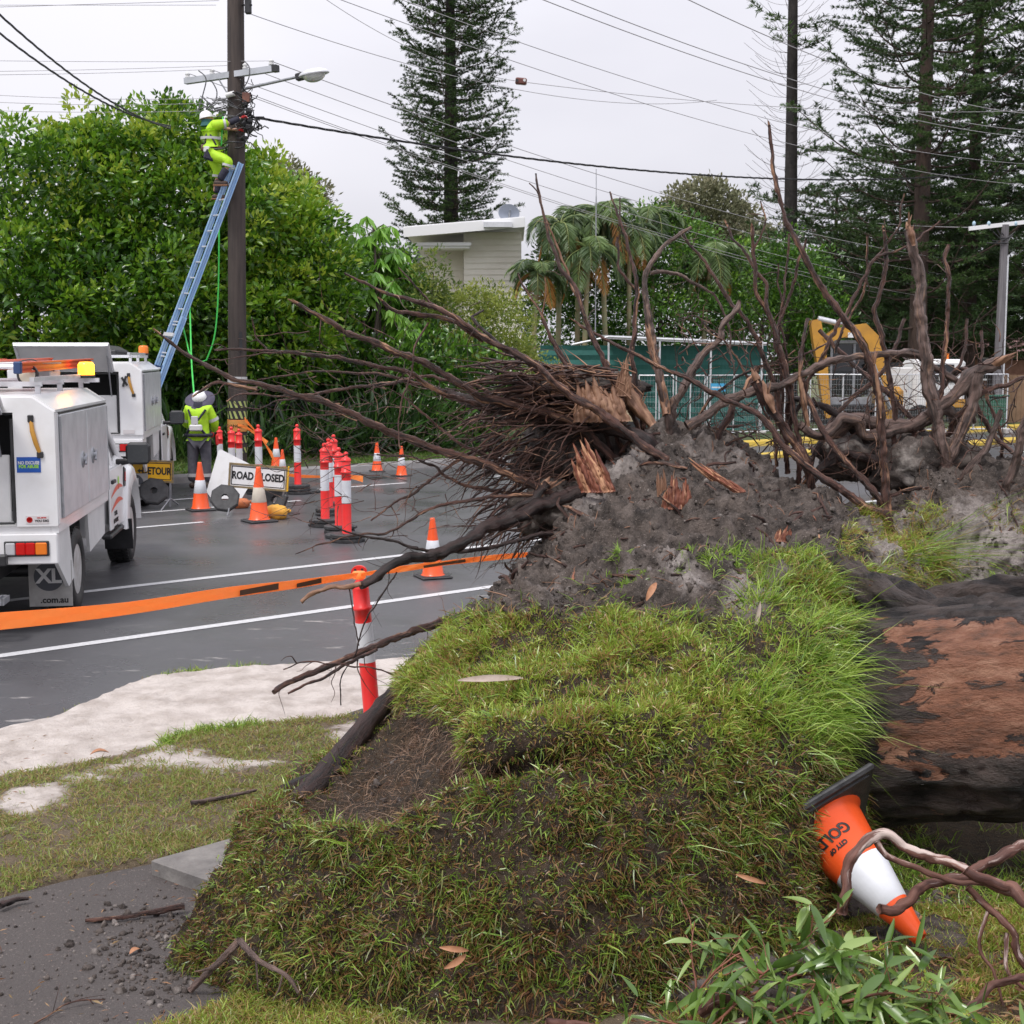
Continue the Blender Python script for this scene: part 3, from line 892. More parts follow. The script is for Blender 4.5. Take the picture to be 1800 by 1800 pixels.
def sample_surf(n, dens):
 """dens: (nu,nv) weight -> random points with normal and pixel position"""
 A = np.linalg.norm(np.cross(S2[1:, :-1] - S2[:-1, :-1], S2[:-1, 1:] - S2[:-1, :-1]), axis=2)
 w = (A * dens[:-1, :-1]).ravel(); w = w / w.sum()
 k = RS.choice(len(w), n, p=w)
 i = k // (nv - 1); j = k % (nv - 1)
 a = RS.rand(n)[:, None]; b = RS.rand(n)[:, None]
 P = S2[i, j] * (1 - a) * (1 - b) + S2[i + 1, j] * a * (1 - b) + S2[i, j + 1] * (1 - a) * b + S2[i + 1, j + 1] * a * b
 return P, N2[i, j], pxx[i, j], pyy[i, j]
def unit(a):
 return a / (np.linalg.norm(a, axis=-1, keepdims=True) + 1e-9)
tn = npnoise(flat, 5.5, 12, 4).reshape(nu, nv)
tuft = npnoise(flat, 24, 17, 2).reshape(nu, nv)
dens = Z_turf * (1 - np.clip(Z_hollow * 1.4, 0, 1)) * (1 - .85 * Z_lip) * np.clip(.95 + .6 * tn + .8 * tuft, .28, 1.6)
dens *= np.where(pyy > 1900, .2, 1) * np.where(pxx > 1560, .25, 1)
longz = np.clip(poly_dist(pxx, pyy, [(1290,960),(1400,960),(1480,1030),(1530,1130),(1520,1330),(1430,1400),(1330,1300),(1240,1190),(1200,1110),(1260,1060)]) / 60, 0, 1)
dens_short = dens * (1 - .6 * longz) * np.where(sandz > .4, .3, 1)
def grow(n, dens, lmin, lmax, m, name, tilt_up=.35, spread=.75, wd=(.0022, .0042), clump=5, csp=.012, vfun=None, side=None, droop=.9):
 nc = n // clump
 P, Nr, qx, qy = sample_surf(nc, dens)
 P = np.repeat(P, clump, 0); Nr = np.repeat(Nr, clump, 0); qx = np.repeat(qx, clump); qy = np.repeat(qy, clump)
 cdir = np.repeat(RS.normal(size=(nc, 3)), clump, 0) * .45
 n = len(P)
 P = P + RS.normal(size=(n, 3)) * csp - Nr * .004
 d = Nr + cdir + RS.normal(size=(n, 3)) * spread + np.array([0, 0, tilt_up])
 if side is not None: d = d + side(qx, qy)
 d = unit(d)
 dn = (d * Nr).sum(1); d = unit(d + Nr * np.clip(.25 - dn, 0, 2)[:, None])
 pt_n = npnoise(P, 6.0, 31, 3); Lg = RS.uniform(lmin, lmax, n) * RS.uniform(.55, 1.25, n) * np.clip(.95 + .75 * pt_n, .45, 1.7)
 bend = np.stack([RS.normal(0, .25, n), RS.normal(0, .25, n), -RS.uniform(.1, droop, n)], 1)
 v = np.repeat(RS.uniform(-.13, .13, nc), clump) + vfun(qx, qy, n) + .16 * npnoise(P, 3.5, 37, 3)
 return blades(name, P, d, Lg, RS.uniform(wd[0], wd[1], n), bend, np.clip(v, 0, 1), m, plate, 'stuff')
def v_low(qx, qy, n):
 t = np.clip((qy - 1240) / 120, 0, 1)
 dry = RS.rand(n) < (.34 + .12 * t)
 return np.where(dry, RS.uniform(.0, .3, n), RS.uniform(.5, .95, n))
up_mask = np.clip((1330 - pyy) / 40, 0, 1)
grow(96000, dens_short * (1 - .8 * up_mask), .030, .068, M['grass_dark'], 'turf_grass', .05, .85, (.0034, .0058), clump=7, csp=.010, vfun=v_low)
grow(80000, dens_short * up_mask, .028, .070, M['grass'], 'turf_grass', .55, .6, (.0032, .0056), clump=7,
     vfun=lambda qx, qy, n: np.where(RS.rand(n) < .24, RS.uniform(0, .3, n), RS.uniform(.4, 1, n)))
edgez = np.clip(1 - np.abs(pyy - gl + wobp) / 40, 0, 1) * (vrow < 9.5)
grow(6500, dens * .45 + .8 * edgez * np.where(pxx > 840, 1, 1), .06, .13, M['grass_long'], 'long_grass', .4, .7, (.0034, .006), 7, .012,
     vfun=lambda qx, qy, n: RS.uniform(.05, .85, n))
grow(9500, longz * np.where(sandz > .5, .35, 1) * np.clip(.35 + 1.6 * tuft + .8 * tn, .03, 2), .07, .20, M['grass_long'], 'long_grass', .40, .62, (.0028, .0055), 10, .02,
     vfun=lambda qx, qy, n: RS.uniform(0, 1, n), side=lambda qx, qy: np.stack([.2 + .8 * np.clip((qx - 1300) / 200, 0, 1), -.2 + 0 * qx, .1 + 0 * qx], 1), droop=1.0)
rz = np.clip(poly_dist(pxx, pyy, [(1420,1050),(1480,1080),(1530,1150),(1520,1300),(1450,1380),(1400,1250)]) / 40, 0, 1)
grow(900, rz, .16, .42, M['grass_long'], 'long_grass', .2, .5, (.0025, .0045), 6, .02,
     vfun=lambda qx, qy, n: RS.uniform(.2, 1, n), side=lambda qx, qy: np.array([1.1, -.35, .15]), droop=.8)
sh = np.clip(poly_dist(pxx, pyy, [(1480,900),(1620,895),(1900,850),(1900,1060),(1560,1050),(1440,980)]) / 30, 0, 1) * np.clip(.3 + 2.2 * tn, 0, 1) * (vrow < 10.3)
grow(9000, sh, .035, .10, M['grass'], 'turf_grass', .4, .7, clump=9, csp=.014, vfun=lambda qx, qy, n: np.where(RS.rand(n) < .35, RS.uniform(0, .25, n), RS.uniform(.35, 1, n)))
grow(260, np.clip(poly_dist(pxx, pyy, [(1560,960),(1640,940),(1640,1010),(1570,1010)]) / 20, 0, 1), .3, .6, M['grass_long'], 'long_grass', .0, .25, (.002, .0035), 5, .02,
     vfun=lambda qx, qy, n: RS.uniform(.0, .7, n), side=lambda qx, qy: np.array([2.2, -.5, .1]), droop=.5)
grow(900, np.clip(1 - Z_turf, 0, 1) * (vrow < 10) * np.clip(poly_dist(pxx, pyy, [(1060,960),(1110,950),(1110,1010),(1250,960),(1450,960),(1440,1000),(1060,1030)]) / 30 + .02, 0, 1), .05, .11, M['grass_long'], 'long_grass', .6, .6, (.003, .005), 9, .008,
     vfun=lambda qx, qy, n: RS.uniform(.3, .9, n))
hz = Z_hollow + .8 * Z_lip + .25 * edgez + .5 * np.clip(poly_dist(pxx, pyy, [(420,1430),(560,1370),(740,1380),(740,1440),(560,1450),(430,1500)]) / 20, 0, 1)
grow(7000, hz, .03, .11, leafmat('fine_rootlets', [(.10, .045, .025), (.30, .19, .12)], .7, .0), 'fine_rootlets', -.3, .7, (.0012, .0022), 4, .02,
     vfun=lambda qx, qy, n: RS.rand(n), droop=1.3)
# clods ----
def ico():
 t = (1 + 5 ** .5) / 2
 v = np.array([(-1, t, 0), (1, t, 0), (-1, -t, 0), (1, -t, 0), (0, -1, t), (0, 1, t), (0, -1, -t), (0, 1, -t), (t, 0, -1), (t, 0, 1), (-t, 0, -1), (-t, 0, 1)], float)
 f = [(0,11,5),(0,5,1),(0,1,7),(0,7,10),(0,10,11),(1,5,9),(5,11,4),(11,10,2),(10,7,6),(7,1,8),(3,9,4),(3,4,2),(3,2,6),(3,6,8),(3,8,9),(4,9,5),(2,4,11),(6,2,10),(8,6,7),(9,8,1)]
 v /= np.linalg.norm(v[0]); v = list(map(np.array, v)); F2 = []; cache = {}
 def mid(a, b):
  k = (min(a, b), max(a, b))
  if k not in cache:
   p = v[a] + v[b]; p = p / np.linalg.norm(p); cache[k] = len(v); v.append(p)
  return cache[k]
 for a, b, c in f:
  x, y, z_ = mid(a, b), mid(b, c), mid(c, a)
  F2 += [(a, x, z_), (b, y, x), (c, z_, y), (x, y, z_)]
 return np.array(v), np.array(F2)
ICV, ICF = ico()
def lumps(name, P, rad, m, parent=None, kind=None, flat_=1.0, rough_=.32, attrs=None):
 n = len(P); k = len(ICV)
 base = ICV[None] * (1 + rough_ * RS.normal(size=(n, k, 1)) * .6)
 base = base * RS.uniform(.6, 1.25, (n, 1, 3))
 base[..., 2] *= flat_
 ang = RS.uniform(0, 6.28, n); c, s = np.cos(ang)[:, None], np.sin(ang)[:, None]
 x = base[..., 0] * c - base[..., 1] * s; y = base[..., 0] * s + base[..., 1] * c
 base[..., 0], base[..., 1] = x, y
 vs = (base * rad[:, None, None] + P[:, None, :]).reshape(-1, 3)
 f = (ICF[None] + (np.arange(n) * k)[:, None, None]).reshape(-1, 3)
 o = np_mesh(name, vs, f, m, parent, {'sand': np.repeat(RS.rand(n) * .45, k)}, smooth=True)
 if kind: o['kind'] = kind
 return o
P, Nr, qx, qy = sample_surf(2300, np.clip(1 - Z_turf + .4 * edgez + .6 * Z_hollow, 0, 1) * (vrow < 11) * (vrow > 1.5) * np.clip(.5 + n_big, .1, 2))
lumps('soil_clods', P + Nr * .002, np.abs(RS.normal(0, .006, len(P))) + .002, M['soil_clod'], plate, 'stuff')
P = np.array([tuple(at(870 + 95 * a + RS.normal(0, 12), 1075 - 70 * a + abs(RS.normal(0, 12)) , 7.05 + RS.normal(0, .08))) for a in RS.rand(150)])
lumps('soil_clods', P, RS.uniform(.008, .035, 150), M['soil_clod'], plate, 'stuff')
# ---- trunk and limbs with bark coordinates ----
def limb_arrays(pts, rads, n=10, step=.02, rough_=.12, seed=0, crook=.0, cap=True, ell=1.0):
 """pts world (k,3), rads metres -> verts, faces, bc, bs, bl"""
 C = crom(np.concatenate([np.array(pts, float), np.array(rads, float)[:, None]], 1), 8)
 seg = np.linalg.norm(np.diff(C[:, :3], axis=0), axis=1)
 Ls = np.concatenate([[0], np.cumsum(seg)])
 k = max(4, int(Ls[-1] / step) + 1)
 t = np.linspace(0, Ls[-1], k)
 Cc = np.stack([np.interp(t, Ls, C[:, i]) for i in range(3)], 1); r = np.interp(t, Ls, C[:, 3])
 if crook:
  for i in range(3):
   Cc[:, i] += crook * npnoise(np.stack([t * 8, t * 0 + i * 9.1, t * 0 + seed], 1), 1, seed, 3) * np.clip(t / .1, 0, 1) * np.clip(1, 0, 1)
 T = unit(np.gradient(Cc, axis=0))
 a = np.cross(T[0], [0, 0, 1.0])
 if np.linalg.norm(a) < 1e-3: a = np.cross(T[0], [1.0, 0, 0])
 a = a / np.linalg.norm(a)
 Aa = np.zeros_like(T)
 for i in range(k):
  a = a - T[i] * (a @ T[i]); a = a / (np.linalg.norm(a) + 1e-9); Aa[i] = a
 Bb = np.cross(T, Aa)
 th = np.arange(n) / n * 2 * np.pi
 c, s = np.cos(th), np.sin(th)
 bc = c[None, :] * r[:, None]; bs = s[None, :] * r[:, None]; bl = np.repeat(t[:, None], n, 1)
 Q = np.stack([bc.ravel() * 1.0 / (r.mean() + 1e-4) * 1.3, bs.ravel() / (r.mean() + 1e-4) * 1.3, bl.ravel() / (r.mean() + 1e-4) * .42], 1)
 rr = 1 + rough_ * npnoise(Q, 1.3, seed, 3).reshape(k, n)
 vs = Cc[:, None, :] + Aa[:, None, :] * (bc * rr)[..., None] + Bb[:, None, :] * (bs * rr * ell)[..., None]
 i3, j3 = np.meshgrid(np.arange(k - 1), np.arange(n), indexing='ij')
 f = np.stack([i3 * n + j3, i3 * n + (j3 + 1) % n, (i3 + 1) * n + (j3 + 1) % n, (i3 + 1) * n + j3], -1).reshape(-1, 4)
 vs = vs.reshape(-1, 3)
 if cap:
  vs = np.concatenate([vs, Cc[:1], Cc[-1:]], 0)
  nb = k * n
  f0 = np.array([[nb, j, (j + 1) % n, nb] for j in range(n)]); e = (k - 1) * n
  f1 = np.array([[nb + 1, e + (j + 1) % n, e + j, nb + 1] for j in range(n)])
  tri = np.concatenate([f0[:, :3], f1[:, :3]], 0)
  bc = np.append(bc.ravel(), [0, 0]); bs = np.append(bs.ravel(), [0, 0]); bl = np.append(bl.ravel(), [0, Ls[-1]])
 else:
  tri = np.zeros((0, 3), int); bc = bc.ravel(); bs = bs.ravel(); bl = bl.ravel()
 f3 = np.concatenate([f[:, [0, 1, 2]], f[:, [0, 2, 3]], tri], 0)
 return vs, f3, bc, bs, bl, Cc, r, T
class Limb:
 def __init__(s): s.v = []; s.f = []; s.a = []; s.b = []; s.c = []; s.n = 0
 def add(s, *args, **kw):
  vs, f, a, b, c, Cc, r, T = limb_arrays(*args, **kw)
  s.v.append(vs); s.f.append(f + s.n); s.a.append(a); s.b.append(b); s.c.append(c + random.random() * 5); s.n += len(vs)
  return Cc, r, T
 def build(s, name, m, parent, kind=None, extra=None, world_coords=True):
  at_ = {'bc': np.concatenate(s.a), 'bs': np.concatenate(s.b), 'bl': np.concatenate(s.c)}
  V_ = np.concatenate(s.v)
  if extra: at_.update(extra(V_))
  o = np_mesh(name, V_, np.concatenate(s.f), m, parent, at_, smooth=True, world_coords=world_coords)
  if kind: o['kind'] = kind
  return o
lb = Limb()
tp = [(1330,1250,6.62),(1420,1262,6.36),(1500,1264,6.20),(1620,1252,5.98),(1800,1247,5.75),(2100,1243,5.40),(2500,1236,5.0),(3000,1230,4.6)]
lb.add([tuple(at(*p)) for p in tp], [.53, .52, .50, .475, .475, .47, .46, .44], n=128, step=.013, rough_=.05, seed=3)
def trunk_extra(Vv):
 x, y = px_of(Vv[:, 0], Vv[:, 1], Vv[:, 2])
 p = np.clip((x - 1490) / 170, 0, 1) * np.clip((y - 1070) / 40, 0, 1) * np.clip((1395 - y) / 90, 0, 1)
 p = .15 + .52 * p
 p += .12 * npnoise(Vv, 3.0, 4, 3)
 return {'peel': p}
tk = lb.build('trunk', M['trunk'], tree, extra=trunk_extra)
V_ = np.zeros(len(tk.data.vertices) * 3, np.float32); tk.data.vertices.foreach_get('co', V_); V_ = V_.reshape(-1, 3)
bl_ = np.concatenate(lb.c); bc_ = np.concatenate(lb.a); bs_ = np.concatenate(lb.b)
fis = npnoise(np.stack([bc_ * 9, bs_ * 9, bl_ * 1.6], 1), 1.6, 5, 4)
fis = np.abs(fis)
axis_pt = np.array([tuple(at(*p)) for p in tp]); ti = np.interp(V_[:, 0], axis_pt[:, 0], np.arange(len(tp)))
ax = np.stack([np.interp(ti, np.arange(len(tp)), axis_pt[:, k]) for k in range(3)], 1)
pl_ = trunk_extra(V_)['peel']
pat = npnoise(np.stack([bc_ * 5, bs_ * 5, bl_ * .9], 1), 1.5, 15, 4)
V_ += unit(V_ - ax) * ((-.030 * np.exp(-(fis / .12) ** 2)) * np.clip((.6 - pl_) * 4, .3, 1) + .030 * np.clip((pat - .05) * 6, 0, 1) * np.clip((.75 - pl_) * 4, 0, 1))[:, None]
tk.data.vertices.foreach_set('co', V_.ravel()); tk.data.update()
def limb1(name, pts, rads, m, n=14, parent=tree, rough_=.18, crook=.0, step=.012, label=None, peel=.05, ell=1):
 l = Limb(); l.add([tuple(at(*p)) for p in pts], rads, n=n, step=step, rough_=rough_, seed=random.random() * 50, crook=crook, ell=ell)
 o = l.build(name, m, parent, extra=(lambda v: {'peel': np.full(len(v), peel)}) if m is M['trunk'] else None)
 if label: o['label'] = label
 return o
limb1('root_flare', [(1680,1110,5.98),(1590,1075,6.15),(1520,1040,6.45),(1450,990,6.75),(1390,940,6.95)], [.10, .13, .12, .10, .06], M['trunk'], 64, rough_=.38)
limb1('root_flare', [(1950,1035,6.25),(1800,1052,6.35),(1700,1062,6.45),(1600,1080,6.55)], [.10, .10, .10, .07], M['trunk'], 56, rough_=.38)
limb1('root_flare', [(1540,1120,5.98),(1508,1200,5.86),(1500,1300,5.86),(1520,1400,5.95)], [.06, .075, .07, .05], M['trunk'], 24, rough_=.25)
limb1('root_flare', [(1400,1180,6.2),(1470,1230,6.0),(1560,1270,5.85)], [.16, .12, .03], M['trunk'], 24, rough_=.2)
limb1('root', [(735,1185,6.55),(690,1222,6.3),(640,1280,6.0),(590,1340,5.75),(545,1390,5.55),(500,1425,5.4)], [.03, .038, .045, .05, .05, .03], M['root_black'], 14)
limb1('root', [(600,1352,5.68),(540,1372,5.6),(480,1402,5.5),(440,1425,5.3)], [.02, .028, .03, .02], M['root_black'], 12)
def proot(pts, r0, r1, m='root', Y=None, tw=0, tip=None, crook=.006, rlist=None, label=None, n=9):
 """root traced at its own depth: pts (px,py[,Y]) from tip to base; r in px"""
 P = []
 for i, p in enumerate(pts):
  yy = p[2] if len(p) > 2 else Y[0] + (Y[1] - Y[0]) * i / (len(pts) - 1)
  P.append((p[0], p[1], yy))
 W = [tuple(at(*p)) for p in P]
 if r1 > 4.5 and not rlist and P[-1][0] > 1040:
  e_ = Vector(W[-1]); d_ = (e_ - Vector(W[-2])).normalized(); e_ = e_ + (d_ * .6 + V(0, .5, -.75)).normalized() * .22; W.append(tuple(e_)); P.append((P[-1][0], P[-1][1], e_.y))
 r0, r1 = r0 * .72, r1 * .60
 rr = [(r0 + (r1 - r0) * (i / (len(P) - 1)) ** .85) * P[i][2] / F for i in range(len(P))]
 if rlist: rr = [q * P[i][2] / F for i, q in enumerate(rlist)]
 l = Limb(); sd_ = random.random() * 90
 Cc, r, T = l.add(W, rr, n=n if r1 < 14 else 14, step=.012, rough_=.46, seed=sd_, crook=crook * 1.15)
 for k in range(tw):                         # wiry side rootlets
  i = int(random.uniform(.05, .9) * len(Cc)); p = Cc[i]
  d = unit(RS.normal(size=3) + T[i] * random.uniform(-1.2, .3)); L_ = random.uniform(.05, .28)
  q = [p]; dd = d
  for s_ in range(4):
   dd = unit(dd + RS.normal(size=3) * .45 + np.array([0, 0, -.12])); q.append(q[-1] + dd * L_ / 4)
  r_ = random.uniform(.0012, .0032)
  l.add(q, [r_ * 1.3, r_, r_ * .8, r_ * .6, r_ * .3], n=5, step=.012, rough_=.1, cap=False, crook=.004)
 o = l.build('root', M[m], tree)
 if label: o['label'] = label
 if tip:                                      # torn pale end
  l2 = Limb(); d = unit(np.array(W[0]) - np.array(W[1])); 
  for s_ in range(3):
   o_ = RS.normal(size=3) * rr[0] * .35
   l2.add([W[0] - d * .02 + o_ * .3, W[0] + d * .01 + o_, W[0] + d * tip * random.uniform(.5, 1) + o_ * 1.5], [rr[0] * .75, rr[0] * .5, .001], n=6, step=.01, rough_=.2)
  l2.build('broken_tip', M['root_tan'], o)
 return o
RT = [
 ([(276,583),(330,622),(409,664),(443,674),(510,689),(569,708),(645,738),(705,767),(789,797),(873,824),(958,860),(1064,902)], 3.5, 15, 'root', (7.0,7.5), 8, .03),
 ([(341,695),(354,687),(379,676),(421,676),(450,682)], 2.5, 6, 'root', (6.98,7.06), 1, .02),
 ([(377,615),(421,613),(493,617),(561,626),(620,634),(662,645),(717,657),(768,687),(806,700),(860,722)], 2.5, 9, 'root', (7.1,7.6), 8, None),
 ([(443,558),(445,571),(455,594),(472,615)], 1.6, 2.6, 'root', (7.15,7.17), 1, None),
 ([(384,634),(417,628),(460,621),(500,618)], 1.2, 2.2, 'root', (7.1,7.15), 2, None),
 ([(517,531),(552,548),(586,569),(612,586),(662,602),(705,624),(747,638),(802,670),(852,700),(916,716),(1000,742),(1080,808)], 4.5, 14, 'root', (7.2,7.55), 8, .05),
 ([(605,480),(637,497),(683,516),(726,526),(772,543),(810,564),(852,594),(899,619),(958,657),(1012,698),(1080,744),(1120,776),(1196,828)], 2.2, 15, 'root', (7.3,7.35), 9, None),
 ([(671,529),(692,545),(726,552),(772,560),(810,571),(850,597)], 4, 8, 'root', (7.3,7.4), 3, .03),
 ([(700,470),(735,510),(790,560),(850,600)], 1.5, 4, 'root', (7.4,7.4), 3, None),
 ([(753,567),(730,607),(721,649),(709,691),(702,750),(704,792)], 2.6, 2.2, 'root', (7.1,7.0), 0, None),
 ([(398,706),(426,695),(510,695),(552,691),(603,685),(683,674),(720,672),(800,690)], 1.6, 6, 'root', (7.3,7.8), 7, None),
 ([(443,723),(476,710),(502,702),(560,694)], 1.2, 3, 'root', (7.3,7.4), 4, None),
 ([(502,738),(536,729),(600,728),(660,742)], 1.2, 3, 'root', (7.3,7.4), 3, None),
 ([(451,668),(536,657),(599,655),(662,657),(760,680)], 1.4, 4.5, 'root', (7.6,7.8), 7, None),
 ([(519,974),(569,957),(641,940),(683,934),(747,902),(802,885),(873,873),(937,868),(1020,880),(1080,904)], 1.2, 8, 'root', (6.9,7.4), 8, None),
 ([(557,911),(612,936),(645,944),(696,949),(738,966),(802,970),(873,961),(937,944),(1000,936),(1064,932)], 1.4, 8, 'root_black', (6.9,7.2), 6, None),
 ([(529,1058),(552,1044),(578,1035),(612,1031),(637,1029)], 5, 8.5, 'root_tan', (6.55,6.62), 0, None),
 ([(634,1030),(662,1016),(688,995),(717,983),(751,978),(789,966),(823,949),(852,928),(895,911),(958,885),(1030,862)], 8.5, 22, 'root_black', (6.62,7.3), 8, None),
 ([(481,1217),(510,1198),(561,1177),(607,1158),(662,1135),(726,1109),(789,1088),(831,1078),(880,1064)], 6, 13, 'root', (6.3,7.0), 8, None),
 ([(506,1219),(561,1194),(612,1166),(660,1140)], 3, 6, 'root', (6.3,6.5), 2, None),
 ([(498,1177),(531,1164),(569,1164),(620,1170),(662,1173),(692,1185)], 1.5, 2.5, 'root', (6.35,6.4), 3, None),
 ([(631,1135),(620,1084),(612,1037)], 1.6, 2.2, 'root_black', (6.5,6.6), 0, None),
 ([(599,1240),(603,1198),(624,1147),(645,1092),(675,1046),(696,1004)], 1.4, 2.6, 'root_black', (6.5,6.6), 2, None),
 ([(662,799),(726,805),(764,818),(789,839),(850,862),(940,872)], 2, 6, 'root', (7.5,7.6), 6, None),
 ([(652,915),(690,885),(717,873),(760,840),(820,800),(900,780)], 2, 6, 'root', (7.4,7.7), 7, None),
 ([(850,545),(830,560),(870,600),(925,640),(990,690),(1060,760)], 3, 7, 'root_black', (7.8,7.6), 3, None),
 ([(640,690),(700,668),(780,666),(860,690),(960,730)], 1.6, 7, 'root', (7.6,7.8), 6, None),
 ([(700,690),(760,740),(830,790),(940,840),(1010,880)], 2, 7, 'root', (7.5,7.5), 6, None),
 ([(786,690),(850,712),(958,734),(1040,744),(1100,760),(1150,792)], 13, 26, 'root_black', (7.7,7.5), 4, None),
 ([(960,852),(940,872),(900,900),(850,930)], 12, 9, 'root_black', (7.3,7.2), 2, .05),
 ([(1000,892),(1040,912),(1088,924),(1128,928)], 5, 8, 'root', (7.05,6.85), 2, .02),
 ([(942,305),(945,333),(953,367),(960,400),(970,440),(987,473),(1007,500),(1020,527),(1033,567),(1047,600),(1090,690),(1130,770)], 2.2, 9, 'root', (7.8,7.6), 7, None),
 ([(953,370),(967,400),(980,440),(997,480),(1015,520)], 1.6, 4, 'root_tan', (7.8,7.75), 2, None),
 ([(930,322),(942,335),(948,350)], 1.2, 2, 'root', (7.8,7.8), 0, None),
 ([(1072,337),(1080,367),(1087,393),(1100,423),(1110,460),(1117,500),(1115,567),(1113,620),(1120,680),(1130,740)], 2, 9, 'root', (7.9,7.7), 6, None),
 ([(1090,347),(1088,377),(1087,400)], 1.5, 3, 'root', (7.9,7.9), 0, None),
 ([(1085,417),(1087,467),(1103,490),(1116,505)], 3, 4.5, 'root', (7.9,7.88), 3, None),
 ([(1215,400),(1193,412),(1167,433),(1147,460),(1137,480),(1135,510),(1140,550),(1147,600),(1160,665),(1175,740)], 4, 12, 'root_grey', (7.9,7.7), 4, None),
 ([(1143,480),(1170,478),(1200,487),(1220,497),(1255,520),(1275,560),(1290,640)], 5, 3, 'root_grey', (7.9,8.0), 3, None),
 ([(910,480),(923,510),(947,540),(960,567),(973,600),(1010,660)], 1.8, 5, 'root', (7.9,7.8), 4, None),
 ([(958,485),(960,520),(957,547),(962,570)], 1.3, 2.4, 'root_tan', (7.9,7.9), 1, None),
 ([(952,560),(980,620),(1008,656),(1040,705),(1080,760)], 3, 8, 'root', (7.6,7.6), 3, None),
 ([(1352,220),(1355,253),(1358,293),(1365,327),(1375,360),(1383,390),(1397,420),(1417,457),(1440,500),(1467,540),(1487,563),(1513,600),(1530,640),(1545,700),(1550,760),(1556,830),(1560,912)], 3.5, 13, 'root', (7.6,7.5), 5, .03),
 ([(1277,393),(1290,420),(1310,447),(1330,477),(1347,500),(1348,533),(1357,563),(1375,620),(1390,700),(1405,800)], 2.5, 8, 'root', (8.0,7.8), 6, .03),
 ([(1200,403),(1207,423),(1233,453),(1257,483),(1277,520),(1297,547),(1313,567),(1333,600),(1360,680),(1380,770)], 2.5, 8, 'root', (8.0,7.9), 8, None),
 ([(1322,397),(1323,430),(1327,483),(1333,517),(1347,547),(1363,583),(1385,680)], 4, 7, 'root', (7.9,7.9), 5, .02),
 ([(1337,353),(1342,383),(1338,410),(1328,433),(1327,460)], 1.6, 3.2, 'root', (7.9,7.9), 3, None),
 ([(1387,410),(1380,483),(1373,533),(1367,593),(1375,680)], 2.2, 5, 'root', (8.1,8.0), 3, None),
 ([(1417,420),(1403,467),(1397,493),(1377,553),(1366,600),(1390,700)], 3, 6, 'root', (8.0,8.0), 3, None),
 ([(1368,463),(1372,517),(1373,567),(1385,640)], 2, 3.5, 'root', (8.0,8.0), 2, None),
 ([(1653,388),(1627,410),(1600,430),(1567,443),(1543,450),(1520,483),(1490,547),(1473,567),(1440,640),(1400,720)], 1.8, 7, 'root', (8.0,7.9), 6, None),
 ([(1590,340),(1582,367),(1580,393),(1557,433),(1541,452)], 1.8, 3.4, 'root', (8.0,8.0), 2, None),
 ([(1553,400),(1558,443),(1553,483),(1543,523),(1538,560),(1548,593),(1562,650),(1572,720),(1570,800)], 4.5, 9, 'root', (8.0,7.9), 3, .02),
 ([(1597,403),(1603,430),(1613,467),(1618,500),(1613,533),(1620,573),(1625,600),(1630,660),(1645,730),(1660,810)], 10, 20, 'root_grey', (7.9,7.8), 9, .04),
 ([(1668,430),(1663,453),(1667,493),(1665,550),(1662,597),(1655,690),(1650,760)], 4.5, 7, 'root', (8.0,7.9), 4, None),
 ([(1525,413),(1520,500),(1518,520),(1490,560),(1470,620)], 2.6, 4.5, 'root', (8.0,8.0), 2, None),
 ([(1725,580),(1725,610),(1722,650),(1735,700),(1760,760)], 3.5, 5, 'root', (8.0,7.9), 3, None),
 ([(1300,528),(1294,544),(1268,570),(1266,598),(1240,621),(1212,659),(1198,687),(1184,712),(1179,745)], 5, 15, 'root_grey', (7.8,7.75), 3, None),
 ([(1011,565),(1067,598),(1114,621),(1161,645),(1203,663),(1249,687),(1305,715),(1343,738),(1375,780),(1408,813),(1464,850),(1520,888),(1557,908)], 3, 13, 'root', (7.7,7.35), 6, .05),
 ([(1207,750),(1259,719),(1296,696),(1361,680),(1408,659),(1464,635),(1520,624),(1604,621),(1651,654),(1700,690)], 12, 8, 'root_grey', (7.7,8.0), 5, None),
 ([(1329,668),(1347,705),(1371,743),(1399,785),(1422,830)], 12, 14, 'root', (7.7,7.7), 2, .06),
 ([(1333,645),(1301,696),(1277,733),(1260,775)], 8, 11, 'root', (7.9,7.8), 2, None),
 ([(1405,745),(1436,766),(1464,752),(1483,733),(1511,743),(1520,766),(1557,761),(1613,743),(1660,720)], 12, 18, 'root_grey', (7.8,7.9), 5, None),
 ([(1755,638),(1716,654),(1683,687),(1651,715),(1610,745),(1540,745),(1500,740)], 16, 20, 'root_grey', (7.9,7.9), 4, .10),
 ([(1721,654),(1711,705),(1688,761),(1662,815)], 13, 18, 'root_grey', (7.8,7.8), 5, None),
 ([(1850,655),(1800,663),(1763,677),(1725,691),(1690,720)], 4, 8, 'root', (7.8,7.85), 2, None),
 ([(1815,720),(1800,747),(1786,805),(1770,850)], 9, 13, 'root_grey', (7.5,7.6), 2, None),
 ([(1440,580),(1500,640),(1560,690),(1620,760),(1650,830)], 5, 9, 'root', (8.2,7.9), 5, None),
 ([(1420,560),(1405,640),(1430,720),(1470,790),(1540,870)], 4, 11, 'root', (8.1,7.6), 6, None),
 ([(1590,560),(1560,640),(1500,700),(1450,760),(1420,830)], 4, 8, 'root', (8.2,7.9), 6, None),
 ([(1700,560),(1690,640),(1640,700),(1600,780)], 3, 8, 'root', (8.1,7.9), 5, None),
 ([(1385,700),(1460,720),(1540,790),(1640,800)], 7, 14, 'root_black', (8.0,7.9), 5, None),
 ([(1420,850),(1480,800),(1560,820),(1640,860)], 10, 18, 'root_black', (7.9,7.8), 5, None),
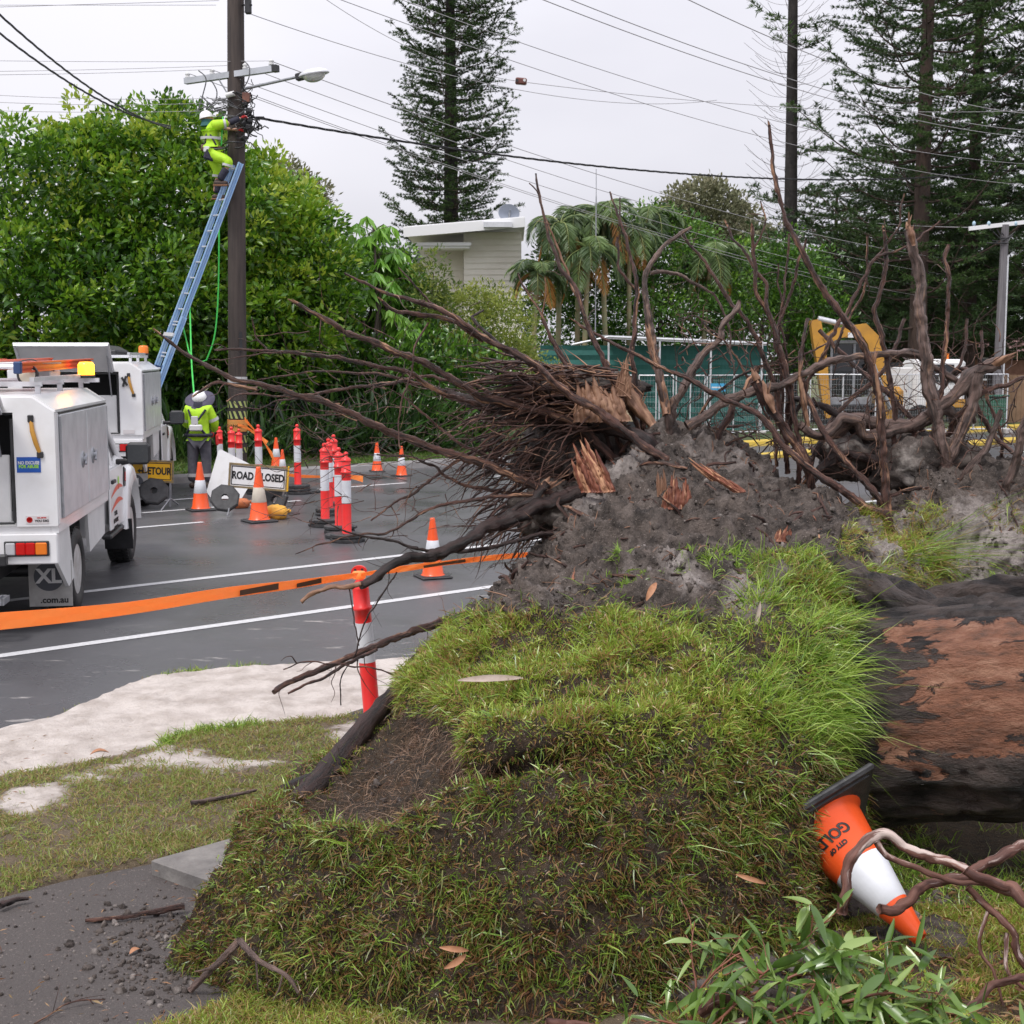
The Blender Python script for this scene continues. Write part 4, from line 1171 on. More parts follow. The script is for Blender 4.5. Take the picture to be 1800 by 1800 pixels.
 ([(1230,560),(1290,620),(1330,690),(1360,760)], 2, 5, 'root', (8.1,8.0), 6, None),
 ([(1460,600),(1380,640),(1320,650),(1250,700)], 2, 5, 'root', (8.1,8.0), 6, None),
 ([(1760,720),(1740,780),(1700,830)], 6, 12, 'root_grey', (7.7,7.7), 3, None),
 ([(1800,810),(1760,780),(1720,720),(1700,650)], 5, 7, 'root', (7.8,8.0), 3, None),
]
for t in RT:
 proot(t[0], t[1], t[2], t[3], t[4], t[5], t[6], crook=.012 if t[2] < 12 else .008)
for pts, rl in [([(1134,568,7.75),(1143,600,7.75),(1152,630,7.75),(1160,665,7.75),(1172,730,7.7)], (1, 9, 12, 11, 14)),
    ([(1096,648,7.6),(1105,690,7.58),(1125,720,7.56),(1146,748,7.55)], (6, 15, 15, 10)),
    ([(1340,668,7.66),(1350,700,7.64),(1362,725,7.64)], (2, 10, 5)),
    ([(1597,396,7.82),(1602,412,7.82),(1606,432,7.82)], (5, 9, 5)),
    ([(1537,640,7.42),(1545,690,7.42),(1548,735,7.43)], (2, 6, 2)),
    ([(1405,660,7.8),(1412,700,7.8),(1420,750,7.8)], (4, 9, 6))]:
 l = Limb(); W = [tuple(at(*p)) for p in pts]
 l.add(W, [q * pts[i][2] / F for i, q in enumerate(rl)], n=12, step=.01, rough_=.45, seed=random.random() * 9, ell=.6)
 for k in range(5):
  q = np.array(W[random.randrange(len(W) - 1)]); u_ = unit(np.array([RS.normal() * .35, RS.normal() * .3, 1.0]))
  l.add([q, q + u_ * .04, q + u_ * random.uniform(.06, .12)], [.006, .004, .0008], n=5, step=.01)
 l.build('split_wood', M['root_tan'], tree)
def splinter(x, y, Y, wpx, hpx, lean=0.0, m='wood_red', name='wood_splinter'):
 """a torn shard: packed fibres of uneven height"""
 p = np.array(tuple(at(x, y, Y))); k = Y / F; w, h = wpx * k, hpx * k; l = Limb(); n = 11
 for i in range(n):
  q = (i / (n - 1) - .5); hh = h * (1 - .9 * abs(q) ** 1.3) * random.uniform(.5, 1.1); dy = .3 * w * (q * q * 4 - 1) * .5
  b_ = p + np.array([q * w, dy, -.02]); tp_ = p + np.array([q * w * .95 + lean * hh, dy * .4, hh])
  l.add([b_, b_ * .45 + tp_ * .55 + RS.normal(size=3) * .002, tp_], [w * .11, w * .10, w * .02], n=6, step=.01, rough_=.5, seed=i * 3.1 + x)
 mm = {'wood_red': M['splint'], 'wood': M['root_tan']}[m]
 return l.build(name, mm, tree)
M['splint'] = barkmat('torn_red_wood', (.10, .025, .015), (.30, .10, .055), (.62, .34, .19), 30, .55, .50, .60, .006)
splinter(1190, 888, 6.92, 44, 62, .05)
splinter(1052, 858, 7.05, 52, 100, -.45)
splinter(1165, 866, 6.98, 16, 50, -.1, 'wood')
splinter(1060, 735, 7.45, 80, 80, -.25, 'wood')
splinter(985, 690, 7.55, 26, 70, -.15, 'wood')
splinter(1262, 838, 7.12, 22, 34, -1.6)
splinter(1300, 858, 7.1, 20, 36, -1.9)
splinter(1095, 690, 7.5, 24, 60, .1, 'wood')
splinter(1375, 945, 6.75, 26, 22, .3)
l = Limb()
for k in range(70):
 p = np.array(tuple(at(random.uniform(930, 1130), random.uniform(640, 730), 7.5 + random.uniform(-.1, .15))))
 d = unit(np.array([-1.0 + RS.normal() * .5, -.2 + RS.normal() * .3, .35 + RS.normal() * .45])); L_ = random.uniform(.04, .17)
 l.add([p, p + d * L_ * .5 + RS.normal(size=3) * .006, p + d * L_], [.0045, .003, .0006], n=4, step=.02, cap=False)
l.build('wood_fibre', M['root_tan'], tree, 'stuff')
l = Limb()
P, Nr, qx, qy = sample_surf(420, np.clip(1 - Z_turf, 0, 1) * (vrow < 10.5) * (vrow > 5))
for p, nr in zip(P, Nr):
 d = RS.normal(size=3); d = unit(d - nr * (d @ nr) * .75); L_ = random.uniform(.02, .13); r_ = random.uniform(.0008, .003)
 l.add([p, p + d * L_ * .5 + nr * .012, p + d * L_ + RS.normal(size=3) * .01], [r_, r_, r_ * .4], n=4, step=.02, cap=False, crook=.006)
l.build('soil_twigs', M['root_tan'], plate, 'stuff')
l = Limb()
P, Nr, qx, qy = sample_surf(95, np.clip(1 - Z_turf, 0, 1) * (vrow < 10.4) * (vrow > 5.5))
for p, nr in zip(P, Nr):
 d = unit(np.array([-1.0, 0, .3]) * random.choice((1, -1)) + RS.normal(size=3) * .8); d = unit(d - nr * (d @ nr)); L_ = random.uniform(.08, .34); r_ = random.uniform(.003, .011)
 l.add([p - d * L_ * .5 - nr * r_ * 2.5, p - d * L_ * .2 + nr * r_ * .4, p + d * L_ * .2 + nr * (r_ * .6 + .012), p + d * L_ * .5 - nr * r_ * 1.5 + RS.normal(size=3) * .012], [r_ * .8, r_, r_, r_ * .6], n=8, step=.012, rough_=.4, crook=.012)
l.build('embedded_roots', M['root'], plate, 'stuff')
l = Limb()
P, Nr, qx, qy = sample_surf(60, np.clip(1 - Z_turf, 0, 1) * (vrow < 10.4) * (vrow > 6.5))
for p, nr in zip(P, Nr):
 d = RS.normal(size=3); d = unit(d - nr * (d @ nr) * .6); L_ = random.uniform(.02, .07); r_ = random.uniform(.003, .008)
 l.add([p, p + d * L_ * .5 + nr * .006, p + d * L_ + nr * .006], [r_, r_ * .9, r_ * .1], n=5, step=.008, rough_=.5, ell=.4)
l.build('wood_chips', M['splint'], plate, 'stuff')
def blob(name, c, rad, m, seed, parent=tree, amp=.25, n=64, attrs=None):
 th = np.linspace(0, math.pi, n // 2); ph = np.linspace(0, 2 * math.pi, n, endpoint=False)
 T_, P_ = np.meshgrid(th, ph, indexing='ij')
 d = np.stack([np.sin(T_) * np.cos(P_), np.sin(T_) * np.sin(P_), np.cos(T_)], -1).reshape(-1, 3)
 r = 1 + amp * npnoise(d, 2.2, seed, 4) + amp * .4 * npnoise(d, 9, seed, 3)
 v = d * np.array(rad) * r[:, None] + np.array(tuple(c))
 a, b = T_.shape
 i_, j_ = np.meshgrid(np.arange(a - 1), np.arange(b), indexing='ij')
 f = np.stack([i_ * b + j_, (i_ + 1) * b + j_, (i_ + 1) * b + (j_ + 1) % b, i_ * b + (j_ + 1) % b], -1).reshape(-1, 4)
 return np_mesh(name, v, f, m, parent, {'sand': np.clip(npnoise(v, 6, seed, 2) * .5, 0, .5)}, smooth=True)
blob('root_mat', at(1010, 800, 7.85), (.33, .26, .20), M['soil_clod'], 2)
blob('root_mat', at(975, 895, 7.55), (.22, .22, .17), M['soil_clod'], 5)
blob('root_mat', at(1030, 690, 7.85), (.34, .22, .13), M['soil_clod'], 9)
blob('root_mat', at(1620, 815, 8.0), (.36, .25, .18), M['soil_clod'], 12)
blob('root_mat', at(1500, 800, 8.05), (.22, .2, .14), M['soil_clod'], 15)
l = Limb()
for k in range(420):                     # curtain of dark roots hanging left and down
 a = random.random(); b = random.random()
 p = np.array(tuple(at(860 + 200 * a, 690 + 250 * b, 7.75 + random.uniform(-.35, .1) )))
 ang = random.gauss(2.75 + .75 * b, .35)
 d = np.array([math.cos(ang), random.gauss(-.15, .25), -math.sin(ang) * (1.0 if b > .3 else .3)])
 d = unit(np.array([-abs(d[0]), d[1], -abs(d[2]) * (b > .25) + .12 * (b <= .25)]))
 L_ = random.uniform(.10, .42); q = [p]
 for s_ in range(4):
  d = unit(d + RS.normal(size=3) * .20 + np.array([0, 0, -.14])); q.append(q[-1] + d * L_ / 4)
 r_ = random.uniform(.002, .0075)
 l.add(q, [r_ * 1.4, r_, r_ * .8, r_ * .5, r_ * .15], n=5, step=.025, rough_=.2, cap=False, crook=.006)
l.build('root_fringe', M['root'], tree, 'stuff')
l = Limb()
for k in range(170):                     # shaggy layered bark on top of the stump
 b = random.random()
 x0 = random.uniform(900, 1110); y0 = 640 + 95 * b + (x0 - 1000) * .12
 p = np.array(tuple(at(x0, y0, 7.6 + random.uniform(-.12, .2))))
 d = unit(np.array([-1.0, random.gauss(-.1, .15), random.gauss(.16, .12) - .25 * b])); L_ = random.uniform(.15, .42); q = [p]
 for s_ in range(4):
  d = unit(d + RS.normal(size=3) * .1 + np.array([0, 0, -.06])); q.append(q[-1] + d * L_ / 4)
 r_ = random.uniform(.005, .017)
 l.add(q, [r_, r_ * 1.1, r_, r_ * .7, r_ * .25], n=7, step=.02, rough_=.4, cap=True, ell=.55, crook=.006)
l.build('shaggy_bark', M['root'], tree, 'stuff')
l = Limb()
for k in range(420):
 x0 = random.uniform(1180, 1790); 
 y0 = np.interp(x0, [1180, 1300, 1400, 1500, 1600, 1790], [740, 760, 800, 840, 800, 780]) - random.uniform(0, 190) * (random.random() < .6)
 p = np.array(tuple(at(x0, y0, 7.9 + random.uniform(-.2, .3))))
 d = unit(np.array([random.gauss(0, .8), random.gauss(0, .4), random.gauss(.55, .6)])); L_ = random.uniform(.08, .5); q = [p]
 for s_ in range(5):
  d = unit(d + RS.normal(size=3) * .38); q.append(q[-1] + d * L_ / 5)
 r_ = random.uniform(.0012, .0042)
 l.add(q, [r_ * 1.4, r_, r_ * .8, r_ * .6, r_ * .5, r_ * .2], n=5, step=.02, rough_=.2, cap=False, crook=.012)
l.build('wiry_rootlets', M['root'], tree, 'stuff')
l = Limb()
for k in range(280):
 x0 = random.uniform(520, 1000); y0 = np.interp(x0, [560, 1000], [720, 720]) + random.gauss(60, 90)
 p = np.array(tuple(at(x0, y0, 7.4 + random.uniform(-.3, .3))))
 d = unit(np.array([random.gauss(-.8, .5), random.gauss(0, .3), random.gauss(.1, .45)])); L_ = random.uniform(.08, .42); q = [p]
 for s_ in range(5):
  d = unit(d + RS.normal(size=3) * .25 + np.array([0, 0, -.03])); q.append(q[-1] + d * L_ / 5)
 r_ = random.uniform(.0010, .003)
 l.add(q, [r_ * 1.4, r_, r_ * .8, r_ * .6, r_ * .5, r_ * .2], n=5, step=.02, rough_=.2, cap=False, crook=.01)
l.build('wiry_rootlets', M['root'], tree, 'stuff')
# ---- TEXT
def text_mesh(s, size=1.0, bold=0.0, sx=1.0):
 cu = bpy.data.curves.new('lettering', 'FONT'); cu.body = s; cu.size = size; cu.align_x = 'CENTER'; cu.align_y = 'CENTER'
 cu.extrude = 0.0015; cu.offset = bold; cu.resolution_u = 3
 o = bpy.data.objects.new('lettering', cu); COL.objects.link(o)
 dg = bpy.context.evaluated_depsgraph_get()
 me = bpy.data.meshes.new_from_object(o.evaluated_get(dg))
 bpy.data.objects.remove(o); 
 vs = [(v.co.x * sx, v.co.y, v.co.z) for v in me.vertices]; fs = [tuple(p.vertices) for p in me.polygons]
 bpy.data.meshes.remove(me)
 return vs, fs
def letter(s, size, M4, parent, m='letter', bold=0.0, sx=1.0, world_coords=False, name='lettering'):
 vs, fs = text_mesh(s, size, bold, sx)
 mb = MB(); mb.add(vs, fs, 0, False, M4)
 return mb.build(name, M[m], parent, world_coords)
def face(x, y, z, rz=0.0, rx=math.pi / 2):
 """frame of a panel: text x runs along local x, text y runs up"""
 return Matrix.Translation((x, y, z)) @ Matrix.Rotation(rz, 4, 'Z') @ Matrix.Rotation(rx, 4, 'X')
# ---- CONES
def make_cone(h=.72, w=.38, band=(.36, .63), band_m='reflect', label=None, group=None):
 t = empty('traffic_cone', label=label, cat='traffic cone', group=group)
 mb = MB(); mb.box((0, 0, .014), (w, w, .028), bev=.010); mb.box((0, 0, .03), (w * .86, w * .86, .010), bev=.003)
 mb.build('base', M['rubber'], t)
 r0, r1 = w * .36, .028
 rr = lambda q: r0 + (r1 - r0) * q
 mb = MB()
 pr = [(r0 * 1.06, .034), (rr(.085), .05), (rr(band[0]), h * band[0])]
 mb.lathe(pr, 32)
 mb.lathe([(rr(band[1]), h * band[1]), (rr(.97), h * .97), (rr(1), h), (rr(1) * .7, h), (rr(1) * .68, h * .93)], 32)
 mb.lathe([(rr(band[0]) - .002, h * band[0] - .01), (rr(band[1]) - .002, h * band[1] + .01)], 32)
 mb.build('cone_body', M['orange'], t)
 mb = MB(); mb.lathe([(rr(band[0]) + .0005, h * band[0]), (rr(band[0]) + .002, h * band[0] + .002), (rr(band[1]) + .002, h * band[1] - .002), (rr(band[1]) + .0005, h * band[1])], 32)
 mb.build('reflective_band', M[band_m], t)
 return t
def put(o, loc, rz=0.0, s=1.0, tilt=None):
 o.location = loc; o.rotation_euler = (tilt[0], tilt[1], rz) if tilt else (0, 0, rz)
 o.scale = (s, s, s); return o
G1 = 'orange traffic cones standing about the closed road'
c0 = make_cone(label='upright orange cone with clean white band in front of the standing worker', group=G1)
put(c0, gnd(353, 897), .5, 1.0)
c1 = make_cone(band_m='reflect_old', label='upright orange cone with dirty cream band in front of the ROAD CLOSED sign', group=G1)
put(c1, gnd(456, 917), .6, 1.06)
for (x, y, s, rz, lab, z) in [
 (761, 1015, .86, .4, 'orange cone standing alone on the road between the white lines', 0),
 (663, 829, .78, .2, 'small far cone on the kerb edge, left of the far pair', 0.12),
 (706, 837, .80, .8, 'small far cone at the kerb edge, right of the far pair', 0),
 (486, 822, .82, .3, 'far cone on the verge just behind the orange tape by the pole', .12),
 (497, 836, .70, .1, 'farthest low cone half hidden behind the ROAD CLOSED sign corner', .0)]:
 c = copy_tree(c0); put(c, gnd(x, y, z), rz, s); c['label'] = lab
 if x == 761: c['group'] = G1
cf = make_cone(.57, .45, (.42, .74), label='fallen orange and white cone lying against the turf mound beside the trunk')
pb, pt_ = at(1440, 1440, 5.24), at(1618, 1650, 4.84)
d = (pt_ - pb).normalized()
q = d.to_track_quat('Z', 'Y')
cf.rotation_mode = 'QUATERNION'
from mathutils import Quaternion
cf.rotation_quaternion = q @ Quaternion((0, 0, 1), R(28))
cf.location = pb
cf.scale = ((pt_ - pb).length / .57,) * 3
lc = (cf.rotation_quaternion.inverted() @ (Vector((0, 0, CH)) - (pb + pt_) / 2)); A_CAM = math.atan2(lc.y, lc.x)
def cone_text(s, size, zc, ang, M_up, parent, h=.74, w=.40):
 vs, fs = text_mesh(s, size, .001)
 r0, r1 = w * .36, .028
 out = []
 for v in vs:
  zz = zc + v[1]; r = r0 + (r1 - r0) * zz / h + .0022 + v[2]
  a = ang + v[0] / r
  out.append((r * math.cos(a), r * math.sin(a), zz))
 mb = MB(); mb.add(out, fs); return mb.build('lettering', M['letter'], parent)
cone_text('GOLD COAST', .055, .125, A_CAM + .75, None, cf, .57, .45)
cone_text('CITY OF', .022, .170, A_CAM + .10, None, cf, .57, .45)
# ---- BOLLARDS
def make_bollard(kind='ball', label=None, group=None, weights=2):
 t = empty('bollard', label=label, cat='traffic bollard', group=group)
 for k in range(weights):
  mb = MB(); n = 12; zz = .055 * k
  mb.lathe([(.195, zz), (.205, zz + .008), (.205, zz + .040), (.185, zz + .052), (.07, zz + .052)], n, smooth=False)
  mb.box((.20, 0, zz + .025), (.05, .10, .03), bev=.006)
  o = mb.build('rubber_base', M['rubber'], t); o.rotation_euler = (0, 0, k * .6)
 z0 = .05 * weights
 rb = .058
 mb = MB(); mb.lathe([(rb * 1.15, z0), (rb, z0 + .02), (rb, z0 + .38)], 24)
 mb.build('lower_post', M['red'], t)
 mb = MB(); mb.lathe([(rb + .001, z0 + .38), (rb + .001, z0 + .66)], 24); mb.build('reflective_band', M['reflect'], t)
 mb = MB()
 mb.lathe([(rb, z0 + .66), (rb, z0 + .745), (rb + .009, z0 + .75), (rb + .009, z0 + .77), (rb, z0 + .775), (rb * .98, z0 + .90)], 24)
 if kind == 'ball':
  mb.lathe([(rb * 1.12, z0 + .90), (rb * 1.12, z0 + .915), (rb * .8, z0 + .935), (.022, z0 + .95), (.018, z0 + .965)], 24)
  mb.lathe([(.001, z0 + .955)] + [(.030 * math.sin(a), z0 + .985 - .030 * math.cos(a)) for a in np.linspace(.5, math.pi, 9)], 16)
 else:   # flat T handle with two holes
  mb.lathe([(rb * .98, z0 + .90), (rb * .85, z0 + .93), (.020, z0 + .965), (.020, z0 + 1.0)], 24)
  pl = [(.055 * math.cos(a) * 1.0, .0 + .042 * math.sin(a)) for a in np.linspace(-.35, math.pi + .35, 16)]
  mb.prism(pl, .03, M=Matrix.Translation((0, .015, z0 + 1.015)) @ Matrix.Rotation(math.pi / 2, 4, 'X'))
  for sx in (-.024, .024):
   mb.cyl((sx, -.0165, z0 + 1.03), (sx, .0165, z0 + 1.03), .009, n=10, mi=1)
 mb.build('cap', [M['red'], M['black']], t)
 return t
G2 = 'red and white ball top bollards on the closed road'
b0 = make_bollard('ball', 'red and white bollard standing apart, between the sign and the bollard cluster', G2, 3)
put(b0, gnd(524, 868), .2, 1.0)
bolls = [(388, 845, .90, 'mostly hidden bollard at the right hand of the standing worker', 1),
         (409, 866, 1.0, 'left bollard of the pair in front of the timber pole', 2),
         (422, 862, .95, 'right bollard of the pair in front of the timber pole', 2),
         (456, 868, 1.04, 'bollard directly behind the ROAD CLOSED sign beside the orange tape', 2),
         (572, 925, 1.01, 'leftmost bollard of the tight cluster in the middle of the road', 2),
         (579, 905, 1.0, 'second bollard of the tight cluster, half hidden by its left neighbour', 2),
         (588, 893, 1.0, 'rearmost bollard of the tight cluster, only its cap clear of the others', 2),
         (597, 937, 1.0, 'bollard just left of the front one in the tight cluster', 2),
         (610, 952, 1.0, 'front bollard of the tight cluster, nearest the camera and standing on stacked rubber weights', 2)]
src2 = make_bollard('ball', bolls[0][3], G2, 2)
for i, (x, y, s, lab, w) in enumerate(bolls):
 b = src2 if i == 0 else copy_tree(src2)
 put(b, gnd(x, y), i * .8, s, None); b['label'] = lab
def make_weight(label=None, group=None):
 mb = MB(); mb.lathe([(.06, .0), (.20, .0), (.21, .008), (.21, .042), (.19, .054), (.07, .054), (.06, .0)], 12, smooth=False)
 mb.box((.21, 0, .025), (.05, .10, .03), bev=.006)
 o = mb.build('rubber_weight', M['rubber']); tag(o, label, 'bollard base', group); return o
G3 = 'loose rubber bollard bases lying on the road'
w0 = make_weight('loose round rubber base lying flat beneath the front bollard of the cluster', G3); w0.location = gnd(600, 945, 0); w0.location.z = 0
for x, y, z, lab in [(540, 866, .0, 'loose rubber base beside the lone bollard'), (585, 905, 0, 'loose rubber base on the road behind the bollard cluster'),
                     (443, 864, 0, 'loose rubber base behind the ROAD CLOSED sign')]:
 w = w0.copy(); COL.objects.link(w); w.location = gnd(x, y); w.location.z = z; w['label'] = lab; w.rotation_euler = (0, 0, x)
bt_ = make_bollard('tee', 'near T top bollard leaning in the sand with orange tape tied round its neck', None, 1)
p0 = gnd(655, 1268, .0); p1 = at(630, 992, p0.y - .02)
d = (p1 - p0); L_ = d.length
bt_.location = p0; bt_.rotation_mode = 'QUATERNION'; bt_.rotation_quaternion = d.to_track_quat('Z', 'Y')
bt_.rotation_quaternion = Vector((0, 0, 1)).rotation_difference(d.normalized())
s_ = L_ / 1.115; bt_.scale = (s_ , s_, s_)
# ---- SIGNS
def make_sign(name, w, h, z0, m, label, plate_text, leg_color='steel', lean=0.0):
 t = empty(name, label=label, cat='road sign')
 mb = MB(); mb.box((0, 0, z0 + h / 2), (w, .012, h)); mb.build('sign_face', M[m], t)
 mb = MB(); f = .028
 mb.box((0, 0, z0 - f / 2), (w + 2 * f, .035, f)); mb.box((0, 0, z0 + h + f / 2), (w + 2 * f, .035, f))
 mb.box((-w / 2 - f / 2, 0, z0 + h / 2), (f, .035, h)); mb.box((w / 2 + f / 2, 0, z0 + h / 2), (f, .035, h))
 mb.build('frame', mat('sign_frame', (.14, .11, .07), .6, (.30, .22, .1), 14.0), t)
 mb = MB(); b = .012; y = -.0075
 for (cx_, cz, ww, hh) in [(0, z0 + .018, w - .03, b), (0, z0 + h - .018, w - .03, b), (-w / 2 + .018, z0 + h / 2, b, h - .036), (w / 2 - .018, z0 + h / 2, b, h - .036)]:
  mb.box((cx_, y, cz), (ww, .002, hh))
 mb.build('border', M['letter'], t)
 for sx in (-1, 1):
  mb = MB(); x = sx * (w / 2 - .02)
  mb.box((x, .02, z0 * .55), (.028, .028, z0 * .95)); 
  for sy in (-1, 1):
   mb.cyl((x, .02, z0 * .38), (x + sx * .06 * sy, .02 + sy * .42, .012), .011, n=8)
   mb.cyl((x + sx * .06 * sy, .02 + sy * .42, .012), (x + sx * .06 * sy, .02 + sy * .42 - sy * .001, .0), .014, n=8)
  mb.build('leg', M[leg_color], t)
 return t
def octo(label, loc, rot, s=1.0, grp='octagonal rubber sign weights'):
 mb = MB()
 n = 8; ro = .215
 vs = []; 
 for z, r in ((0, ro), (.045, ro), (.058, ro - .02), (.058, .055), (0, .055)):
  for k in range(n):
   a = 2 * math.pi * (k + .5) / n; vs.append((r * math.cos(a), r * math.sin(a), z))
 fs = []
 for i in range(5):
  j = (i + 1) % 5
  for k in range(n):
   k2 = (k + 1) % n; fs.append((i * n + k, i * n + k2, j * n + k2, j * n + k))
 mb.add(vs, fs)
 o = mb.build('sign_weight', M['rubber']); tag(o, label, 'rubber weight', grp)
 o.location = loc; o.rotation_euler = rot; o.scale = (s, s, s); return o
pc = gnd(450, 905); kk = 2400 / pc.y
sg = make_sign('road_closed_sign', .80, .30, .40, 'sign_white', 'white ROAD CLOSED sign in a rusty frame on folding legs', 'x')
sg.location = (pc.x, pc.y, 0); sg.rotation_euler = (0, R(4.5), R(-2))
letter('ROAD CLOSED', .15, face(0, -.0075, .55), sg, bold=.006, sx=.74)
mb = MB(); mb.box((.435, .0, .56), (.016, .05, .36)); mb.build('edge_strip', M['yellow_sign'], sg)
octo('octagonal rubber weight slung on the left leg of the ROAD CLOSED sign', (pc.x - .43, pc.y - .06, .24), (R(62), R(8), R(5)))
octo('octagonal rubber weight slung on the right leg of the ROAD CLOSED sign', (pc.x + .28, pc.y + .1, .20), (R(62), R(-35), R(-15)), 1.05)
pd = gnd(277, 893)
sg2 = make_sign('detour_sign', .60, .28, .42, 'yellow_sign', 'yellow DETOUR sign with left arrow beside the front utility truck', 'x')
sg2.location = (pd.x - .10, pd.y, 0); sg2.rotation_euler = (0, R(2.5), R(4))
letter('DETOUR', .15, face(.075, -.0075, .56), sg2, bold=.006, sx=.72)
mb = MB()
ar = [(-.05, .008), (-.05, .020), (-.085, .0), (-.05, -.020), (-.05, -.008), (-.005, -.008), (-.005, .008)]
ar = [(-.17 + (a + .05) * 1.1, b * 1.8) for a, b in ar]
mb.prism(ar, .0015, M=face(.0, -.0075, .56)); mb.build('arrow', M['letter'], sg2)
octo('octagonal rubber weight slung under the DETOUR sign', (pd.x - .03, pd.y - .06, .25), (R(60), R(6), R(8)), 1.05)
mb = MB(); mb.box((0, 0, .02), (.22, .16, .04), bev=.01); mb.box((.1, 0, .07), (.02, .14, .1), bev=.004)
o = mb.build('sign_ballast', M['steel']); o.location = gnd(262, 884); tag(o, 'grey metal sign foot on the road behind the front truck wheel', 'sign foot')
pw = gnd(405, 880)
mb = MB()
poly = [(-.34, .03), (-.30, .0), (.16, .0), (.42, .46), (.30, .55), (-.18, .80), (-.22, .78), (-.40, .12)]
mb.prism(poly, .008, M=Matrix.Rotation(math.pi / 2, 4, 'X')); 
o = mb.build('sign_board', M['sign_white']); tag(o, 'large blank white board held upright behind the cones by the standing worker', 'sign board')
o.location = (pw.x, pw.y + .1, .02); o.rotation_euler = (R(-14), 0, R(3))
def bag(name, loc, rz, dims, m, label):
 v = ICV.copy(); v = v * np.array(dims) * .5
 V2 = []; 
 mb = MB()
 th = np.linspace(0, math.pi, 15); ph = np.linspace(0, 2 * math.pi, 26, endpoint=False)
 vs = []
 for a in th:
  for b in ph:
   d = np.array([math.sin(a) * math.cos(b), math.sin(a) * math.sin(b), math.cos(a)])
   d = np.sign(d) * np.abs(d) ** .75
   r = 1 + .16 * noise.noise(Vector(d * 2.3 + dims[0] * 7)) + .08 * noise.noise(Vector(d * 7.0))
   p = d * np.array(dims) * .5 * r; p[2] = max(p[2], -dims[2] * .42); vs.append(tuple(p + np.array([0, 0, dims[2] * .42])))
 nn = 26; fs = [(i * nn + k, (i + 1) * nn + k, (i + 1) * nn + (k + 1) % nn, i * nn + (k + 1) % nn) for i in range(14) for k in range(nn)]
 mb.add(vs, fs, 0, True)
 mb.tube([(dims[0] * .45, 0, dims[2] * .4), (dims[0] * .55, 0, dims[2] * .6), (dims[0] * .6, .03, dims[2] * .5)], [.02, .012, .03], 8)
 o = mb.build(name, M[m]); tag(o, label, 'sand bag'); o.location = loc; o.rotation_euler = (0, 0, rz); return o
bag('sand_bag', gnd(484, 914) + V(0, .1, 0), .2, (.30, .24, .22), 'yellowbag', 'crumpled yellow bag on the road right of the cream banded cone')
bag('sand_bag', gnd(424, 893), .5, (.26, .2, .16), 'orangebag', 'rust orange bag on the road left of the cream banded cone')
# ---- BARRIER TAPE
def ribbon(pts, w, name, m, label=None, parent=None, twist=None, th=.0006, cat='barrier tape', n=14):
 C = crom([tuple(p) for p in pts], n); k = len(C)
 T = unit(np.gradient(C, axis=0)); up = np.array([0, 0, 1.0])
 vs = []
 tw = np.interp(np.linspace(0, 1, k), np.linspace(0, 1, len(twist)), twist) if twist else np.zeros(k)
 ww = np.interp(np.linspace(0, 1, k), np.linspace(0, 1, len(w)), w) if hasattr(w, '__len__') else np.full(k, w)
 for i in range(k):
  s_ = unit(np.cross(T[i], up)); u = unit(np.cross(s_, T[i]))
  d = u * math.cos(tw[i]) + s_ * math.sin(tw[i]); nrm = np.cross(d, T[i])
  for a, b in ((-.5, -1), (0, -1), (.5, -1), (.5, 1), (0, 1), (-.5, 1)):
   cr_ = .004 * math.sin(i * .9) * (1 if a == 0 else 0)
   vs.append(tuple(C[i] + d * a * ww[i] + nrm * (b * th + cr_)))
 fs = [(i * 6 + j, i * 6 + (j + 1) % 6, (i + 1) * 6 + (j + 1) % 6, (i + 1) * 6 + j) for i in range(k - 1) for j in range(6)]
 mb = MB(); mb.add(vs, fs, 0, False)
 o = mb.build(name, M[m], parent, world_coords=parent is not None)
 if label: tag(o, label, cat)
 return o, C
tape_pts = [at(-260, 1112, 5.0), at(0, 1092, 5.5), at(220, 1070, 6.3), at(400, 1042, 7.1), at(520, 1027, 7.7), at(628, 1011, 8.1)]
tape, tc_ = ribbon(tape_pts, [.075, .072, .062, .060, .050, .040], 'barrier_tape', 'tape', 'orange barrier tape stretched from the left edge to the T top bollard', twist=[.1, .05, .15, .05, .1, .6])
def print_patch(C, i0, i1, w, parent, side=-1):
 T = unit(np.gradient(C, axis=0)); vs = []
 for i in range(i0, i1 + 1):
  s_ = unit(np.cross(T[i], [0, 0, 1.0])); u = unit(np.cross(s_, T[i])); nn = np.cross(u, T[i])
  if nn[1] > 0: nn = -nn
  t = (i - i0) / (i1 - i0); lo, hi = -.42 + .14 * t, .10 + .25 * t
  for a in (lo, hi):
   vs.append(tuple(C[i] + u * a * w + nn * .006))
 k = i1 - i0 + 1
 mb = MB(); mb.add(vs, [(2 * i, 2 * i + 1, 2 * i + 3, 2 * i + 2) for i in range(k - 1)])
 mb.build('printed_warning', M['tape_print'], parent, True)
nC = len(tc_)
print_patch(tc_, int(nC * .62), int(nC * .74), .056, tape)
print_patch(tc_, int(nC * .80), int(nC * .87), .046, tape)
tape2, tc2 = ribbon([at(634, 1010, 8.1), at(700, 1001, 8.15), at(780, 990, 8.2), at(870, 980, 8.3), at(960, 972, 8.4)], [.030, .040, .032, .036, .03], 'barrier_tape', 'tape', 'orange barrier tape running right from the T top bollard behind the roots', twist=[.8, .2, .4, .1, .3])
print_patch(tc2, 22, 34, .03, tape2)
mb = MB(); q = at(631, 1011, 8.18); mb.lathe([(.036, -.022), (.042, -.01), (.042, .01), (.036, .022)], 16, M=Matrix.Translation(q)); 
mb.build('knot', M['tape'], tape2, True)
YP = 27.0
